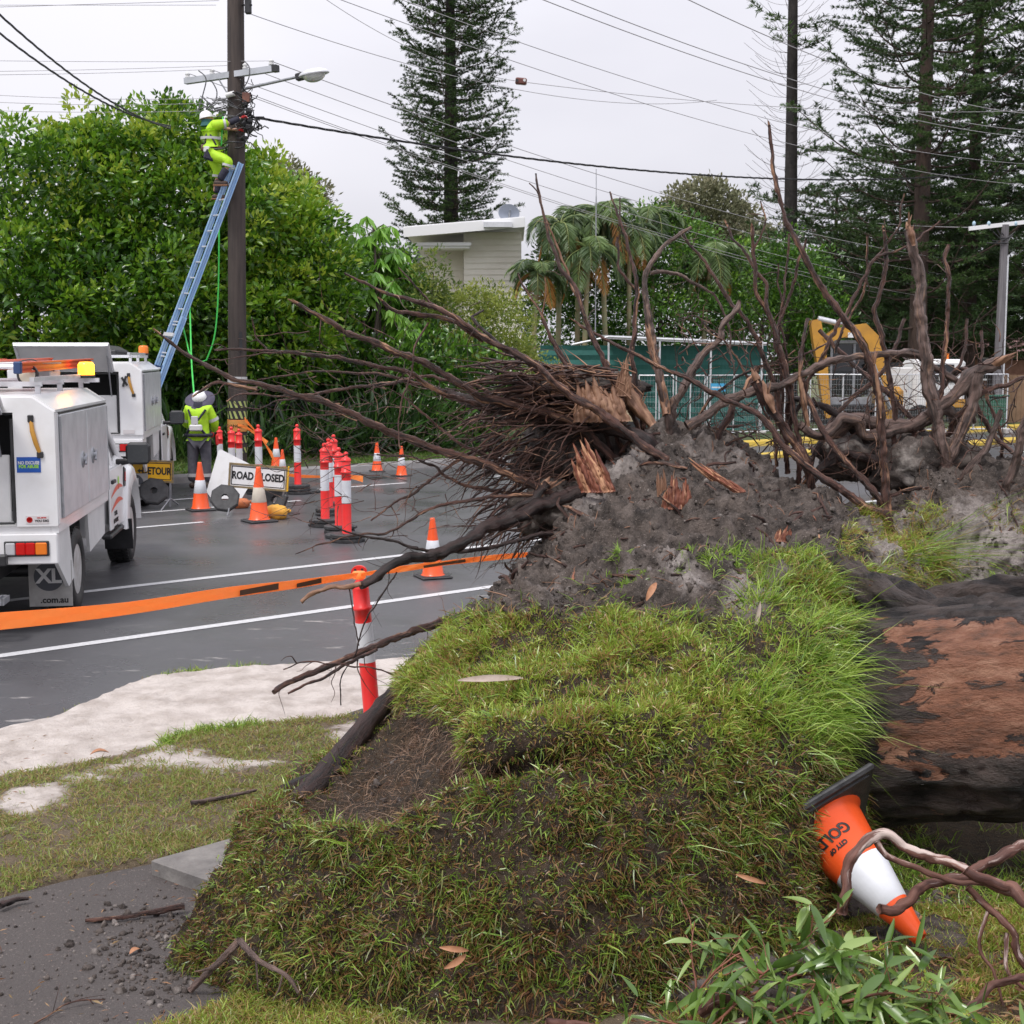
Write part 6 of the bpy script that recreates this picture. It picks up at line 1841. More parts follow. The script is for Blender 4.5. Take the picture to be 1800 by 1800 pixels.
for k in range(46):
 p = pp(random.uniform(424, 444), random.uniform(160, 245), -.25 + random.uniform(-.15, .1)); pts = [p]
 d = V(random.gauss(0, 1), random.gauss(0, .4), random.gauss(0, 1)).normalized()
 for j in range(4):
  d = (d + V(random.gauss(0, .6), random.gauss(0, .3), random.gauss(0, .6))).normalized(); pts.append(pts[-1] + d * .085)
 mb.tube(pts, random.uniform(.008, .017), 5)
for k in range(7):
 mb.box(pp(random.uniform(426, 442), random.uniform(180, 236), -.3), (.11, .10, .13), rot=(random.random(), random.random(), random.random()), bev=.02)
mb.tube([pp(438, 205, -.3), pp(441, 222, -.32), pp(437, 240, -.3), pp(425, 245, -.2)], .016, 6)
mb.tube([pp(425, 243, -.25), pp(436, 242, -.3)], [.05, .03], 8)
mb.build('cable_tangle', M['black'], pole, True)
mb = MB()
for k in range(34):
 x0 = random.uniform(330, 402); p = pp(x0, random.uniform(168, 205), random.uniform(-.3, .2)); q = pp(x0 + random.uniform(15, 60), random.uniform(170, 205), random.uniform(-.3, .1))
 mb.tube([p, (p + q) / 2 + V(0, 0, random.uniform(-.1, .05)), q], .008, 5)
mb.tube(crom([tuple(pp(349, 124)), tuple(pp(362, 138)), tuple(pp(357, 165)), tuple(pp(348, 196))], 6), .012, 6)
mb.tube(crom([tuple(pp(372, 142)), tuple(pp(381, 160)), tuple(pp(378, 178)), tuple(pp(362, 192))], 6), .012, 6)
mb.tube(crom([tuple(pp(430, 108, -.3)), tuple(pp(438, 118, -.3)), tuple(pp(437, 138, -.3)), tuple(pp(425, 160, -.2))], 6), .011, 6)
mb.build('jumper_wires', mat('wire_grey', (.12, .12, .13), .5), pole, True)
mb = MB(); mb.box(pp(436, 3, -.25), (.12, .12, .45), bev=.02); mb.cyl(pp(424, 9), pp(442, 9, -.3), .02, n=6); mb.build('dropout_fuse', M['black'], pole, True)
mb = MB(); mb.cyl(pp(397, 168, -.2), pp(412, 164, -.2), .05, n=10); mb.build('white_insulator', M['white_flat'], pole, True)
# ---- WIRES
wm = mat('overhead_wire', (.34, .33, .34), .5)
wd = mat('bundled_cable', (.02, .02, .022), .5)
def wire(a, b, sag, r, label, m=wm, tw=False, group='overhead wires'):
 a, b = Vector(a), Vector(b); n = 40; pts = []
 for i in range(n + 1):
  t = i / n; p = a.lerp(b, t); p.z -= sag * 4 * t * (1 - t); pts.append(p)
 mb = MB()
 if tw:
  n2 = 260
  for ph in (0, math.pi * 2 / 3, math.pi * 4 / 3):
   q = []
   for i in range(n2 + 1):
    t = i / n2; p = a.lerp(b, t); p.z -= sag * 4 * t * (1 - t)
    an = ph + t * (b - a).length * 5.0; q.append(p + V(0, math.cos(an), math.sin(an)) * r * 1.0)
   mb.tube(q, r * .72, 5)
 else:
  mb.tube(pts, r, 5)
 o = mb.build('overhead_wire', m); tag(o, label, 'overhead wire', group); return o
def pw_(x, y, Y): return at(x, y, Y)
wires = [
 ((-60, 14, 24), (385, 1, 26.8), .0, .011, 'highest thin wire on the left reaching the pole top'),
 ((-60, 9, 26), (380, 9, 27), .0, .011, 'second thin wire on the left just below the pole top'),
 ((427, 20, 27), (1260, 176, 50), .7, .017, 'long sagging wire from the pole top rightwards'),
 ((-60, 106, 26), (478, 107, 27), .02, .010, 'thin wire on the left meeting the crossarm end'),
 ((-60, 126, 26), (430, 114, 27), .02, .010, 'thin wire on the left second down at the crossarm'),
 ((-60, 132, 26), (372, 122, 27), .02, .010, 'thin wire on the left third down at the crossarm'),
 ((-60, 164, 26), (400, 172, 27), .06, .010, 'upper wire of the left group below the crossarm'),
 ((-60, 177, 26), (400, 180, 27), .06, .010, 'middle wire of the left group below the crossarm'),
 ((-60, 193, 26), (395, 194, 27), .04, .010, 'lowest wire of the left group below the crossarm'),
 ((478, 108, 26.6), (1850, 470, 60), .9, .018, 'wire from the crossarm end passing the street lamp'),
 ((432, 117, 26.7), (1850, 500, 60), .9, .016, 'upper inner wire from the crossarm rightwards'),
 ((376, 124, 27), (1850, 530, 62), .9, .016, 'lower inner wire from the crossarm rightwards'),
 ((334, 130, 27.3), (1850, 560, 64), .9, .016, 'lowest wire from the crossarm rightwards'),
 ((425, 160, 27), (1850, 545, 60), .9, .015, 'thin wire leaving the pole below the lamp arm'),
 ((520, -30, 24), (1900, 330, 50), .8, .016, 'high wire crossing the middle pine from the top edge'),
 ((640, -25, 24), (1900, 290, 50), .8, .016, 'high wire above the middle pine crown'),
 ((900, -22, 22), (1900, 245, 46), .6, .018, 'lower wire of the pair at the top centre'),
 ((950, -22, 22), (1900, 232, 46), .6, .018, 'upper wire of the pair at the top centre'),
 ((1170, -20, 22), (1900, 200, 44), .6, .018, 'top right wire above the thin bare pine'),
 ((560, -10, 30), (905, 142, 34), .3, .014, 'stay wire from the top edge to the brown insulator'),
 ((927, 145, 34), (1900, 190, 44), .35, .016, 'pale stay wire from the brown insulator to the right edge'),
]
for a, b, sg_, r, lab in wires:
 wire(pw_(*a), pw_(*b), sg_, r * .48, lab)
wire(pp(440, 205, -.3), pw_(1900, 278, 55), 1.0, .016, 'thick twisted black service cable from the pole to the right', wd, True, None)
wire(pw_(-60, -30, 16), pp(300, 226, -.1), .25, .011, 'upper twisted black cable slanting down from the top left', wd, True, 'twisted cables at the top left')
wire(pw_(-60, 10, 17), pp(300, 222, .1), .25, .011, 'lower twisted black cable slanting down from the top left', wd, True, 'twisted cables at the top left')
mb = MB(); c = at(916, 143, 34)
mb.box((0, 0, 0), (.28, .14, .16), bev=.03); mb.cyl((-.10, -.09, .0), (-.10, .09, 0), .035, n=8, mi=1); mb.cyl((.08, -.09, .02), (.08, .09, .02), .035, n=8, mi=2)
o = mb.build('stay_insulator', [mat('brown_porcelain', (.14, .045, .035), .3), M['black'], M['white_flat']]); o.location = c; o.rotation_euler = (0, R(5), 0); tag(o, 'small brown porcelain insulator hanging on the stay wire', 'insulator')
# ---- BLUE LADDER
lt_, lb_ = pp(416, 288, -.35), V(-7.35, 25.6, .12)
foot2 = lt_ + (lb_ - lt_) * 1.0
ld = (lt_ - lb_); 
wdir = V(.55, -.8, 0)
top_part = make_ladder('extension_ladder', ld.length * .66, .40, M['blue_fibre'], M['alum'], 'long blue extension ladder leaning on the timber pole', rail=(.035, .10))
st0 = lb_ + ld * .34
orient(top_part, st0, lt_, wdir)
lowf = make_ladder('lower_section', ld.length * .50, .46, M['blue_fibre'], M['alum'], None, rail=(.035, .10))
del lowf['category']
orient(lowf, lb_ + V(.03, -.06, 0), lt_, wdir)
mw = Matrix.LocRotScale(top_part.location, top_part.rotation_euler, None).inverted() @ Matrix.LocRotScale(lowf.location, lowf.rotation_euler, None)
for ch in list(lowf.children):
 ch.parent = top_part; ch.matrix_parent_inverse = mw
bpy.data.objects.remove(lowf)
mb = MB(); mb.box((0, -.02, .62), (.52, .13, .07)); mb.build('guide_bracket', M['silver_tape'], top_part)
def rope(pts, r, label):
 C = crom([tuple(p) for p in pts], 10); mb = MB(); mb.tube(C, [r * (1 + .18 * (i % 2)) for i in range(len(C))], 6)
 o = mb.build('rope', M['green_rope']); tag(o, label, 'rope', 'green ropes hanging from the ladder'); return o
rope([pp(385, 385, -.5), pp(385, 430, -.6), pp(384, 500, -.6), pp(381, 560, -.6), pp(375, 600, -.6), pp(363, 633, -.6)], .014, 'green rope hanging in a long loop right of the blue ladder')
rope([pp(333, 515, -.8), pp(335, 580, -1.2), pp(337, 640, -1.8), pp(342, 704, -2.6)], .014, 'straight green rope dropping to the standing worker')
rope([pp(321, 570, -.9), pp(328, 600, -1), pp(334, 622, -1.2), pp(348, 636, -1.0), pp(363, 633, -.6)], .013, 'short green rope end below the ladder joint')
rope([pp(392, 205, -.3), pp(390, 235, -.4), pp(389, 262, -.4)], .014, 'thin green line at the belt of the climbing worker')
# ---- PEOPLE
def skin_mesh(name, verts, edges, radii, root, m, parent, sub=2):
 me = bpy.data.meshes.new(name); me.from_pydata([tuple(v) for v in verts], edges, [])
 o = bpy.data.objects.new(name, me); COL.objects.link(o)
 sk = o.modifiers.new('skin', 'SKIN'); sk.use_smooth_shade = True
 if not me.skin_vertices: pass
 dat = me.skin_vertices[0].data
 for i, r in enumerate(radii):
  dat[i].radius = (r, r) if not hasattr(r, '__len__') else r
  dat[i].use_root = (i == root)
 s = o.modifiers.new('sub', 'SUBSURF'); s.levels = sub; s.render_levels = sub
 dg = bpy.context.evaluated_depsgraph_get(); dg.update()
 me2 = bpy.data.meshes.new_from_object(o.evaluated_get(dg))
 bpy.data.objects.remove(o)
 for p in me2.polygons: p.use_smooth = True
 me2.materials.clear()
 return obj_from_mesh(name, me2, m, parent, True)
def chain(pts):
 return pts, [(i, i + 1) for i in range(len(pts) - 1)]
def hand(p, d, out, parent, m):
 """palm and five curled fingers as one mesh"""
 V0 = [p, p + d * .05, p + d * .09]; E0 = [(0, 1), (1, 2)]; Rr = [.022, .036, .034]
 side = d.cross(out).normalized()
 for k in range(4):
  b = len(V0); q = p + d * .09 + side * (.027 - .018 * k); ln = (.035, .04, .038, .03)[k]
  V0 += [q, q + (d * .8 + out * .4).normalized() * ln, q + (d * .8 + out * .4).normalized() * ln + out * ln * .9]; E0 += [(2, b), (b, b + 1), (b + 1, b + 2)]; Rr += [.010, .009, .008]
 b = len(V0); q = p + d * .035 + side * .04; V0 += [q, q + (side + d).normalized() * .04, q + d * .06 + side * .03 + out * .03]; E0 += [(1, b), (b, b + 1), (b + 1, b + 2)]; Rr += [.012, .011, .009]
 return skin_mesh('hand', V0, E0, Rr, 1, m, parent, 1)
def head(parent, c, fwd, r=.105):
 """one head with face features"""
 up = V(0, 0, 1); rt = fwd.cross(up).normalized()
 mb = MB(); vs = []; nn, mm = 20, 14
 for i in range(mm + 1):
  a = math.pi * i / mm
  for k in range(nn):
   b = 2 * math.pi * k / nn
   x, y, z = math.sin(a) * math.cos(b), math.sin(a) * math.sin(b), math.cos(a)
   f_ = y; w = .78 - .12 * max(0, -z)
   yy = y * (1.0 + .10 * max(0, f_)) ; 
   nose = .22 * math.exp(-((x / .14) ** 2 + ((z + .12) / .18) ** 2)) * (y > .5)
   eye = -.05 * (math.exp(-(((x - .33) / .14) ** 2 + ((z - .08) / .1) ** 2)) + math.exp(-(((x + .33) / .14) ** 2 + ((z - .08) / .1) ** 2))) * (y > .4)
   vs.append(c + rt * (x * r * w) + fwd * ((yy + nose + eye) * r) + up * (z * r * 1.22))
 fs = [(i * nn + k, (i + 1) * nn + k, (i + 1) * nn + (k + 1) % nn, i * nn + (k + 1) % nn) for i in range(mm) for k in range(nn)]
 mb.add(vs, fs, 0, True)
 for s_ in (1, -1):
  mb.box(c + rt * (s_ * r * .80) - fwd * .01 * 0, (.02, .035, .05), bev=.008)
 return mb
def helmet(parent, c, tilt, brim=None):
 Mx = Matrix.Translation(c) @ tilt
 mb = MB(); prof = [(.128, .0), (.126, .04), (.112, .085), (.08, .12), (.04, .138), (.001, .142)]
 mb.lathe(prof, 28, M=Mx); mb.lathe([(.128, 0), (.145, -.004), (.146, .004), (.128, .01)], 28, M=Mx)
 mb.prism([(-.08, .12), (.08, .12), (.06, .185), (0, .20), (-.06, .185)], .008, M=Mx)
 for x in (-.03, 0, .03): mb.tube([Mx @ V(x, .10, .085), Mx @ V(x, 0, .142), Mx @ V(x, -.10, .085)], .009, 6)
 h_ = mb.build('helmet', M['helmet'], parent, True)
 if brim:
  mb = MB(); n = 36; vs = []
  for r_, z in ((.130, .035), (.20, .0), (.255, -.022), (.262, -.030), (.20, -.012), (.130, .022)):
   for k in range(n):
    a = 2 * math.pi * k / n; w = 1 + .02 * math.sin(3 * a); vs.append((r_ * w * math.cos(a), r_ * w * math.sin(a), z + .012 * math.sin(2 * a) * (r_ > .2)))
  mb.add(vs, [(i * n + k, i * n + (k + 1) % n, ((i + 1) % 6) * n + (k + 1) % n, ((i + 1) % 6) * n + k) for i in range(6) for k in range(n)], 0, True, Mx)
  mb.build('hat_brim', M['hat'], parent, True)
 return h_
def ringband(name, pts_r, m, parent, n=18, M4=None):
 mb = MB(); mb.tube([p for p, _ in pts_r], [r for _, r in pts_r], n, cap=False); return mb.build(name, m, parent, True)
# ---- standing worker (seen from behind, head bent forward)
wk = empty('person', gnd(352, 858), label='worker standing on the road in hi-vis jacket and grey trousers, wide brimmed hat, back turned', cat='person')
o0 = wk.location.copy()
def L(x, y, z): return o0 + V(x, y, z)
hipz = .88
bv = [L(0, 0, .92), L(0, .02, 1.15), L(0, .05, 1.34), L(0, .10, 1.43), L(.17, .05, 1.36), L(.25, .10, 1.12), L(.17, .30, .97), L(-.17, .05, 1.36), L(-.25, .12, 1.12), L(-.14, .32, 1.02),
      L(.09, 0, .86), L(.10, .03, .50), L(.11, 0, .12), L(-.09, 0, .86), L(-.11, .04, .50), L(-.12, 0, .12)]
be = [(0, 1), (1, 2), (2, 3), (2, 4), (4, 5), (5, 6), (2, 7), (7, 8), (8, 9), (0, 10), (10, 11), (11, 12), (0, 13), (13, 14), (14, 15)]
skin_mesh('body', bv, be, [.10, .10, .09, .05, .05, .04, .03, .05, .04, .03, .07, .05, .035, .07, .05, .035], 0, M['skin'], wk, 1)
head(wk, L(0, .16, 1.49), V(0, .85, -.5).normalized()).build('head', M['skin'], wk, True)
jv = [L(0, 0, .84), L(0, .0, 1.0), L(0, .02, 1.2), L(0, .05, 1.36), L(.17, .04, 1.37), L(.265, .09, 1.12), L(.19, .30, .98), L(-.17, .04, 1.37), L(-.265, .11, 1.12), L(-.16, .32, 1.03)]
je = [(0, 1), (1, 2), (2, 3), (3, 4), (4, 5), (5, 6), (3, 7), (7, 8), (8, 9)]
skin_mesh('jacket', jv, je, [(.20, .13), (.195, .135), (.205, .15), (.14, .12), .105, .085, .06, .105, .085, .06], 1, M['hivis'], wk)
tv = [L(0, 0, .87), L(.095, 0, .80), L(.115, .02, .48), L(.12, 0, .10), L(-.095, 0, .80), L(-.125, .03, .48), L(-.13, 0, .10)]
skin_mesh('trousers', tv, [(0, 1), (1, 2), (2, 3), (0, 4), (4, 5), (5, 6)], [(.15, .12), .125, .095, .085, .125, .095, .085], 0, M['greytrouser'], wk)
for s_ in (1, -1):
 ringband('reflective_cuff', [(L(s_ * .123, 0, .20), .094), (L(s_ * .122, 0, .26), .096)], M['silver_tape'], wk)
 mb = MB(); mb.box(L(s_ * .125, .05, .05), (.11, .28, .10), bev=.035); mb.build('boot', M['boot'], wk, True)
 ringband('sleeve_band', [(L(s_ * .232, .068, 1.22), .098), (L(s_ * .252, .08, 1.17), .096)], M['silver_tape'], wk)
hand(L(.17, .32, .95), V(-.2, .6, -.5).normalized(), V(-1, 0, 0), wk, M['redglove'])
hand(L(-.14, .34, 1.02), V(.3, .6, -.3).normalized(), V(1, 0, 0), wk, M['redglove'])
mb = MB(); mb.box(L(.30, .06, .84), (.05, .06, .2), bev=.02); mb.build('glove_pouch', M['redglove'], wk, True)
mb = MB()
mb.tube([L(-.15, -.10, 1.37), L(-.08, -.16, 1.2), L(.06, -.165, 1.05), L(.18, -.11, .90)], .020, 6)
mb.tube([L(.15, -.10, 1.37), L(.05, -.16, 1.22), L(-.12, -.15, 1.05), L(-.19, -.09, .95)], .020, 6)
mb.tube(crom([(tuple(L(.22 * math.cos(a), -.01 + .165 * math.sin(a), .93))) for a in np.linspace(0, 2 * math.pi, 13)], 3), .032, 6)
mb.build('harness', M['navy'], wk, True)
mb = MB(); mb.box(L(-.01, -.175, 1.06), (.22, .07, .11), bev=.02); mb.box(L(-.03, -.17, 1.19), (.12, .03, .14), bev=.01, mi=1); mb.build('back_pack', [M['white_flat'], M['silver_tape']], wk, True)
mb = MB(); mb.lathe([(.10, 0), (.15, -.09), (.16, -.16), (.12, -.17)], 18, M=Matrix.Translation(L(0, .06, 1.50)), flat=.8); mb.build('neck_flap', M['navy'], wk, True)
helmet(wk, L(0, .12, 1.55), Matrix.Rotation(R(52), 4, 'X') @ Matrix.Rotation(R(8), 4, 'Z') if False else Matrix.Rotation(R(38), 4, 'X'), True)
# ---- worker on the ladder
cl = empty('person', pp(378, 350, -.3), label='worker in hi-vis yellow and white helmet standing high on the blue ladder against the pole', cat='person')
def Q(px, py, dy=0): return at(px, py, YP - .35 + dy)
hip = Q(372, 268); che = Q(371, 236); sh = Q(368, 222)
bv = [hip, che, sh, Q(366, 214), Q(386, 219, -.16), Q(405, 216, -.08), Q(424, 207, -.02), Q(372, 224, .17), Q(392, 226, .22), Q(420, 228, .1), Q(377, 274, -.1), Q(404, 284, -.2), Q(388, 318, -.2), Q(374, 275, .12), Q(384, 305, .12), Q(377, 338, .1)]
be = [(0, 1), (1, 2), (2, 3), (2, 4), (4, 5), (5, 6), (2, 7), (7, 8), (8, 9), (0, 10), (10, 11), (11, 12), (0, 13), (13, 14), (14, 15)]
skin_mesh('body', bv, be, [.10, .10, .08, .05, .045, .035, .03, .045, .035, .03, .07, .05, .035, .07, .05, .035], 0, M['skin'], cl, 1)
head(cl, Q(364, 208), V(.75, .55, .1).normalized()).build('head', M['skin'], cl, True)
mb = MB(); mb.lathe([(.10, 0), (.11, -.06), (.13, -.13)], 18, M=Matrix.Translation(Q(364, 210))); mb.build('neck_flap', mat('teal_cloth', (.03, .12, .12), .8), cl, True)
skin_mesh('jacket', [Q(373, 258), Q(372, 245), Q(370, 232), Q(370, 222), Q(384, 219, -.17), Q(402, 216, -.08), Q(376, 224, .18), Q(394, 226, .22)],
          [(0, 1), (1, 2), (2, 3), (3, 4), (4, 5), (3, 6), (6, 7)], [(.17, .14), (.19, .14), (.20, .14), (.15, .12), .10, .075, .10, .075], 1, M['hivis'], cl)
ringband('reflective_band', [(Q(372, 246.5), .206), (Q(372, 242), .21)], M['silver_tape'], cl)
ringband('sleeve_band', [(Q(393, 218, -.12), .098), (Q(397, 217.5, -.11), .094)], M['silver_tape'], cl)
skin_mesh('sleeves', [Q(402, 216.5, -.08), Q(412, 212, -.05), Q(422, 208, -.02)], [(0, 1), (1, 2)], [.072, .065, .055], 1, M['navy'], cl, 1)
hand(Q(423, 207, -.02), V(.9, .2, .35).normalized(), V(0, 0, -1), cl, M['redglove'])
hand(Q(419, 228, .1), V(.9, .0, -.1).normalized(), V(0, 0, -1), cl, M['redglove'])
skin_mesh('trousers', [Q(373, 262), Q(379, 275, -.12), Q(404, 284, -.2), Q(398, 296, -.2), Q(374, 278, .12), Q(384, 303, .12), Q(381, 315, .11)],
          [(0, 1), (1, 2), (2, 3), (0, 4), (4, 5), (5, 6)], [(.15, .13), .13, .105, .095, .13, .10, .085], 0, M['hivis'], cl)
skin_mesh('gaiters', [Q(398, 296, -.2), Q(392, 306, -.2), Q(386, 317, -.2)], [(0, 1), (1, 2)], [.092, .08, .07], 1, M['navy'], cl, 1)
skin_mesh('gaiters', [Q(383, 316, .11), Q(382, 328, .1), Q(382, 340, .1)], [(0, 1), (1, 2)], [.082, .075, .07], 1, M['navy'], cl, 1)
ringband('trouser_band', [(Q(401, 289, -.2), .108), (Q(400, 293, -.2), .106)], M['silver_tape'], cl)
ringband('trouser_band', [(Q(382.5, 308, .12), .10), (Q(382, 312, .12), .098)], M['silver_tape'], cl)
for (x, y, dy) in ((387, 322, -.2), (384, 346, .1)):
 mb = MB(); mb.box(Q(x + 1, y, dy), (.27, .10, .09), bev=.03); mb.box(Q(x + 1, y + 4, dy), (.28, .105, .025), bev=.008, mi=1); mb.build('boot', [M['boot'], mat('boot_sole', (.25, .12, .06), .7)], cl, True)
mb = MB(); mb.lathe([(.20, -.06), (.215, -.05), (.215, .05), (.20, .06)], 24, M=Matrix.Translation(Q(373, 262)) @ Matrix.Rotation(.12, 4, 'Y'), flat=.75); tb = mb.build('tool_belt', M['brown_leather'], cl, True)
mb = MB(); mb.box(Q(364, 262, -.15), (.13, .08, .13), bev=.02, mi=1); mb.box(Q(369, 272, -.16), (.22, .08, .22), rot=(0, .3, 0), bev=.04); mb.build('pouch', [M['navy'], M['white_flat']], cl, True)
mb = MB(); mb.tube([Q(360, 255, -.16), Q(362, 240, -.17), Q(366, 224, -.14)], .02, 6); mb.tube([Q(380, 255, -.17), Q(372, 240, -.18), Q(362, 226, -.12)], .02, 6); mb.build('harness', M['black'], cl, True)
mb = MB(); mb.tube([Q(376, 262, -.18), Q(390, 262, -.2), Q(402, 256, -.25)], .018, 6); mb.tube(crom([tuple(Q(384, 262, .1)), tuple(Q(400, 250, -.25)), tuple(Q(425, 250, -.2)), tuple(Q(430, 246, .5))], 6), .014, 6); mb.build('pole_strap', M['black'], cl, True)
helmet(cl, Q(363, 208), Matrix.Rotation(R(-12), 4, 'Y') @ Matrix.Rotation(R(-55), 4, 'Z'), False)
# ---- FOLIAGE
LF = {}
LF['ficus'] = leafmat('glossy_green_leaves', [(.022, .07, .008), (.050, .14, .010), (.10, .235, .015), (.19, .34, .025), (.32, .41, .045)], .38, .30, .5)
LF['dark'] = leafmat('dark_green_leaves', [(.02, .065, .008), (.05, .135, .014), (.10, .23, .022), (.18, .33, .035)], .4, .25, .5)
LF['wattle'] = leafmat('yellow_green_leaves', [(.07, .12, .025), (.15, .21, .04), (.25, .31, .06), (.33, .36, .09)], .5, .3, .3)
LF['umbrella'] = leafmat('umbrella_tree_leaves', [(.05, .14, .02), (.11, .27, .035), (.21, .42, .06), (.34, .58, .11)], .35, .3, .5)
LF['palm'] = leafmat('palm_leaflets', [(.16, .09, .03), (.05, .085, .035), (.085, .14, .055), (.13, .20, .07), (.20, .30, .09)], .4, .25, .45)
LF['palm_old'] = leafmat('dry_palm_leaflets', [(.34, .14, .03), (.42, .22, .06), (.22, .10, .04)], .6, .2, .2)
LF['pine'] = leafmat('pine_needles', [(.016, .034, .012), (.030, .064, .018), (.055, .11, .028), (.10, .17, .04)], .5, .12, .3)
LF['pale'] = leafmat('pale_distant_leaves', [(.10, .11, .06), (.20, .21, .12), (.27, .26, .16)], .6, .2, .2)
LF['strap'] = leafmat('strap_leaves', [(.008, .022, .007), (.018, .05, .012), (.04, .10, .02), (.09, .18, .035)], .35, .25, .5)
M['trunk_far'] = mat('tree_trunk_bark', (.06, .045, .038), .9, (.11, .085, .07), 5.0, bump=.03, bscale=8)
M['pine_trunk'] = mat('pine_trunk_bark', (.045, .032, .028), .9, (.10, .065, .05), 3.0, bump=.04, bscale=7, stretch=(1, 1, .4))
M['burnt_trunk'] = mat('blackened_trunk', (.014, .012, .012), .9, (.035, .03, .028), 4.0, bump=.03, bscale=8)
def leaves_np(name, P, D, L_, W, v, m, parent, fold=.25, kind=None):
 """pointed leaves, 4 triangles each: base, two shoulders, tip, slight fold and droop"""
 n = len(P)
 s = np.cross(D, RS.normal(size=(n, 3))); s = unit(s); nn = np.cross(D, s)
 Lc = L_[:, None]; Wc = W[:, None]
 a = P; b = P + D * Lc * .45 + s * Wc * .5 + nn * Wc * fold; c = P + D * Lc * .45 - s * Wc * .5 + nn * Wc * fold
 t = P + D * Lc * .95 - nn * 0 + np.array([0, 0, -.12]) * Lc; mid = P + D * Lc * .5
 vs = np.stack([a, b, c, t, mid], 1).reshape(-1, 3)
 bs = (np.arange(n) * 5)[:, None]
 f = np.concatenate([bs + np.array([[0, 4, 1]]), bs + np.array([[0, 2, 4]]), bs + np.array([[1, 4, 3]]), bs + np.array([[4, 2, 3]])], 0)
 o = np_mesh(name, vs, f, m, parent, {'v': np.repeat(np.clip(v, 0, 1), 5)})
 if kind: o['kind'] = kind
 return o
def crown(lobes, nclump, per, leaf, m, parent, seed, spread=.16, inner=.25, up=.5, wr=.42, name='crown', vshift=0.0, lobe_amp=.34, zmin=.3):
 """lobes: (center, (rx,ry,rz)); clumps of leaves on lumpy lobe surfaces plus some inside"""
 vol = np.array([a[1][0] * a[1][2] + a[1][1] * a[1][2] for a in lobes]); vol = vol / vol.sum()
 nclump = int(nclump * .54); k = RS.choice(len(lobes), nclump, p=vol)
 C = np.array([tuple(l[0]) for l in lobes])[k]; Rr = np.array([l[1] for l in lobes])[k]
 d = unit(RS.normal(size=(nclump, 3)))
 lump = 1 + lobe_amp * npnoise(d * 1.6 + k[:, None] * 5.1, 1.4, seed, 3)
 r = np.where(RS.rand(nclump) < inner, RS.uniform(.35, .85, nclump), RS.uniform(.86, 1.04, nclump)) * lump
 P = C + d * Rr * r[:, None]
 keep = (P[:, 2] > zmin) & (RS.rand(nclump) < .52)
 for l in lobes:
  q = ((P - np.array(tuple(l[0]))) / np.array(l[1])); keep &= ~((q ** 2).sum(1) < .30)
 P = P[keep]; d = d[keep]; nc = len(P)
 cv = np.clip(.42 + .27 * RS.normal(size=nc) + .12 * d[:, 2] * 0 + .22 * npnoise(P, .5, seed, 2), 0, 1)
 cs = RS.uniform(.7, 1.35, nc)
 per = int(per * 2.5); n = nc * per
 Pn = np.repeat(P, per, 0); dn = np.repeat(d, per, 0); cvn = np.repeat(cv, per); csn = np.repeat(cs, per)
 hs_ = unit(RS.normal(size=(n, 3)) + dn * .55 + np.array([0, 0, .55]))
 D = unit(hs_ * .9 + unit(RS.normal(size=(n, 3))) * .7 + np.array([0, 0, up * .5]))
 Pn = Pn + hs_ * (RS.rand(n) ** .3 * spread * 1.85)[:, None] * csn[:, None]
 cvn = cvn + .16 * hs_[:, 2]  # clump tops get lighter leaves: light from above put into the colour
 L_ = leaf * 1.12 * RS.uniform(.65, 1.3, n)
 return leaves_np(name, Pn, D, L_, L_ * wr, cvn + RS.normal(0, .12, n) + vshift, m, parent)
def tree_thing(name, base, label, group=None, cat='tree'):
 return empty(name, base, label=label, cat=cat, group=group)
def trunk_to(parent, base, tops, r0, m='trunk_far', name='trunk'):
 mb = MB(); base = Vector(base)
 for tpt in tops:
  tpt = Vector(tpt); mid = base.lerp(tpt, .5) + V(random.uniform(-.3, .3), random.uniform(-.2, .2), 0)
  mb.tube(crom([tuple(base), tuple(mid), tuple(tpt)], 6), list(np.linspace(r0, r0 * .25, 13)), 9, wob=.15)
 return mb.build(name, M[m], parent, True)
def lobe(px, py, Y, rx, ry, rz):
 k = Y / F
 return (at(px, py, Y), (rx * k, ry * k, rz * k))
GT = 'dense glossy green street trees behind the pole'
t = tree_thing('broadleaf_tree', gnd(60, 800), 'leftmost dense glossy green tree above the parked trucks', GT)
trunk_to(t, gnd(60, 800), [at(20, 560, 28.5), at(110, 500, 29), at(70, 450, 29)], .22)
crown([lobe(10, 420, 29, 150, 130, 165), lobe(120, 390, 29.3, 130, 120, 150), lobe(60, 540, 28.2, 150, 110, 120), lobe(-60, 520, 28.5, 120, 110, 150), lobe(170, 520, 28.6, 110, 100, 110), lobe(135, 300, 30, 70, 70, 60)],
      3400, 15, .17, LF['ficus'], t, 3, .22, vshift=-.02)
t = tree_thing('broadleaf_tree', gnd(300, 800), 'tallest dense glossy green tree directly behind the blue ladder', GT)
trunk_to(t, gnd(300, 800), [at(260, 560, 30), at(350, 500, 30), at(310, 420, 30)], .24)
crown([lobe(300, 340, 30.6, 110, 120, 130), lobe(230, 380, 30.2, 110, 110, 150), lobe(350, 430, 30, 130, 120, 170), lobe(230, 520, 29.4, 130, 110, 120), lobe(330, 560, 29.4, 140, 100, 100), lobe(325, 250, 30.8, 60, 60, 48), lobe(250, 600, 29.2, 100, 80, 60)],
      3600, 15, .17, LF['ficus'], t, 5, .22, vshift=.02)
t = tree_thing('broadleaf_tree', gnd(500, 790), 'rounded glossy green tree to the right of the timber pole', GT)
trunk_to(t, gnd(500, 790), [at(450, 560, 31), at(540, 520, 31), at(500, 440, 31)], .24)
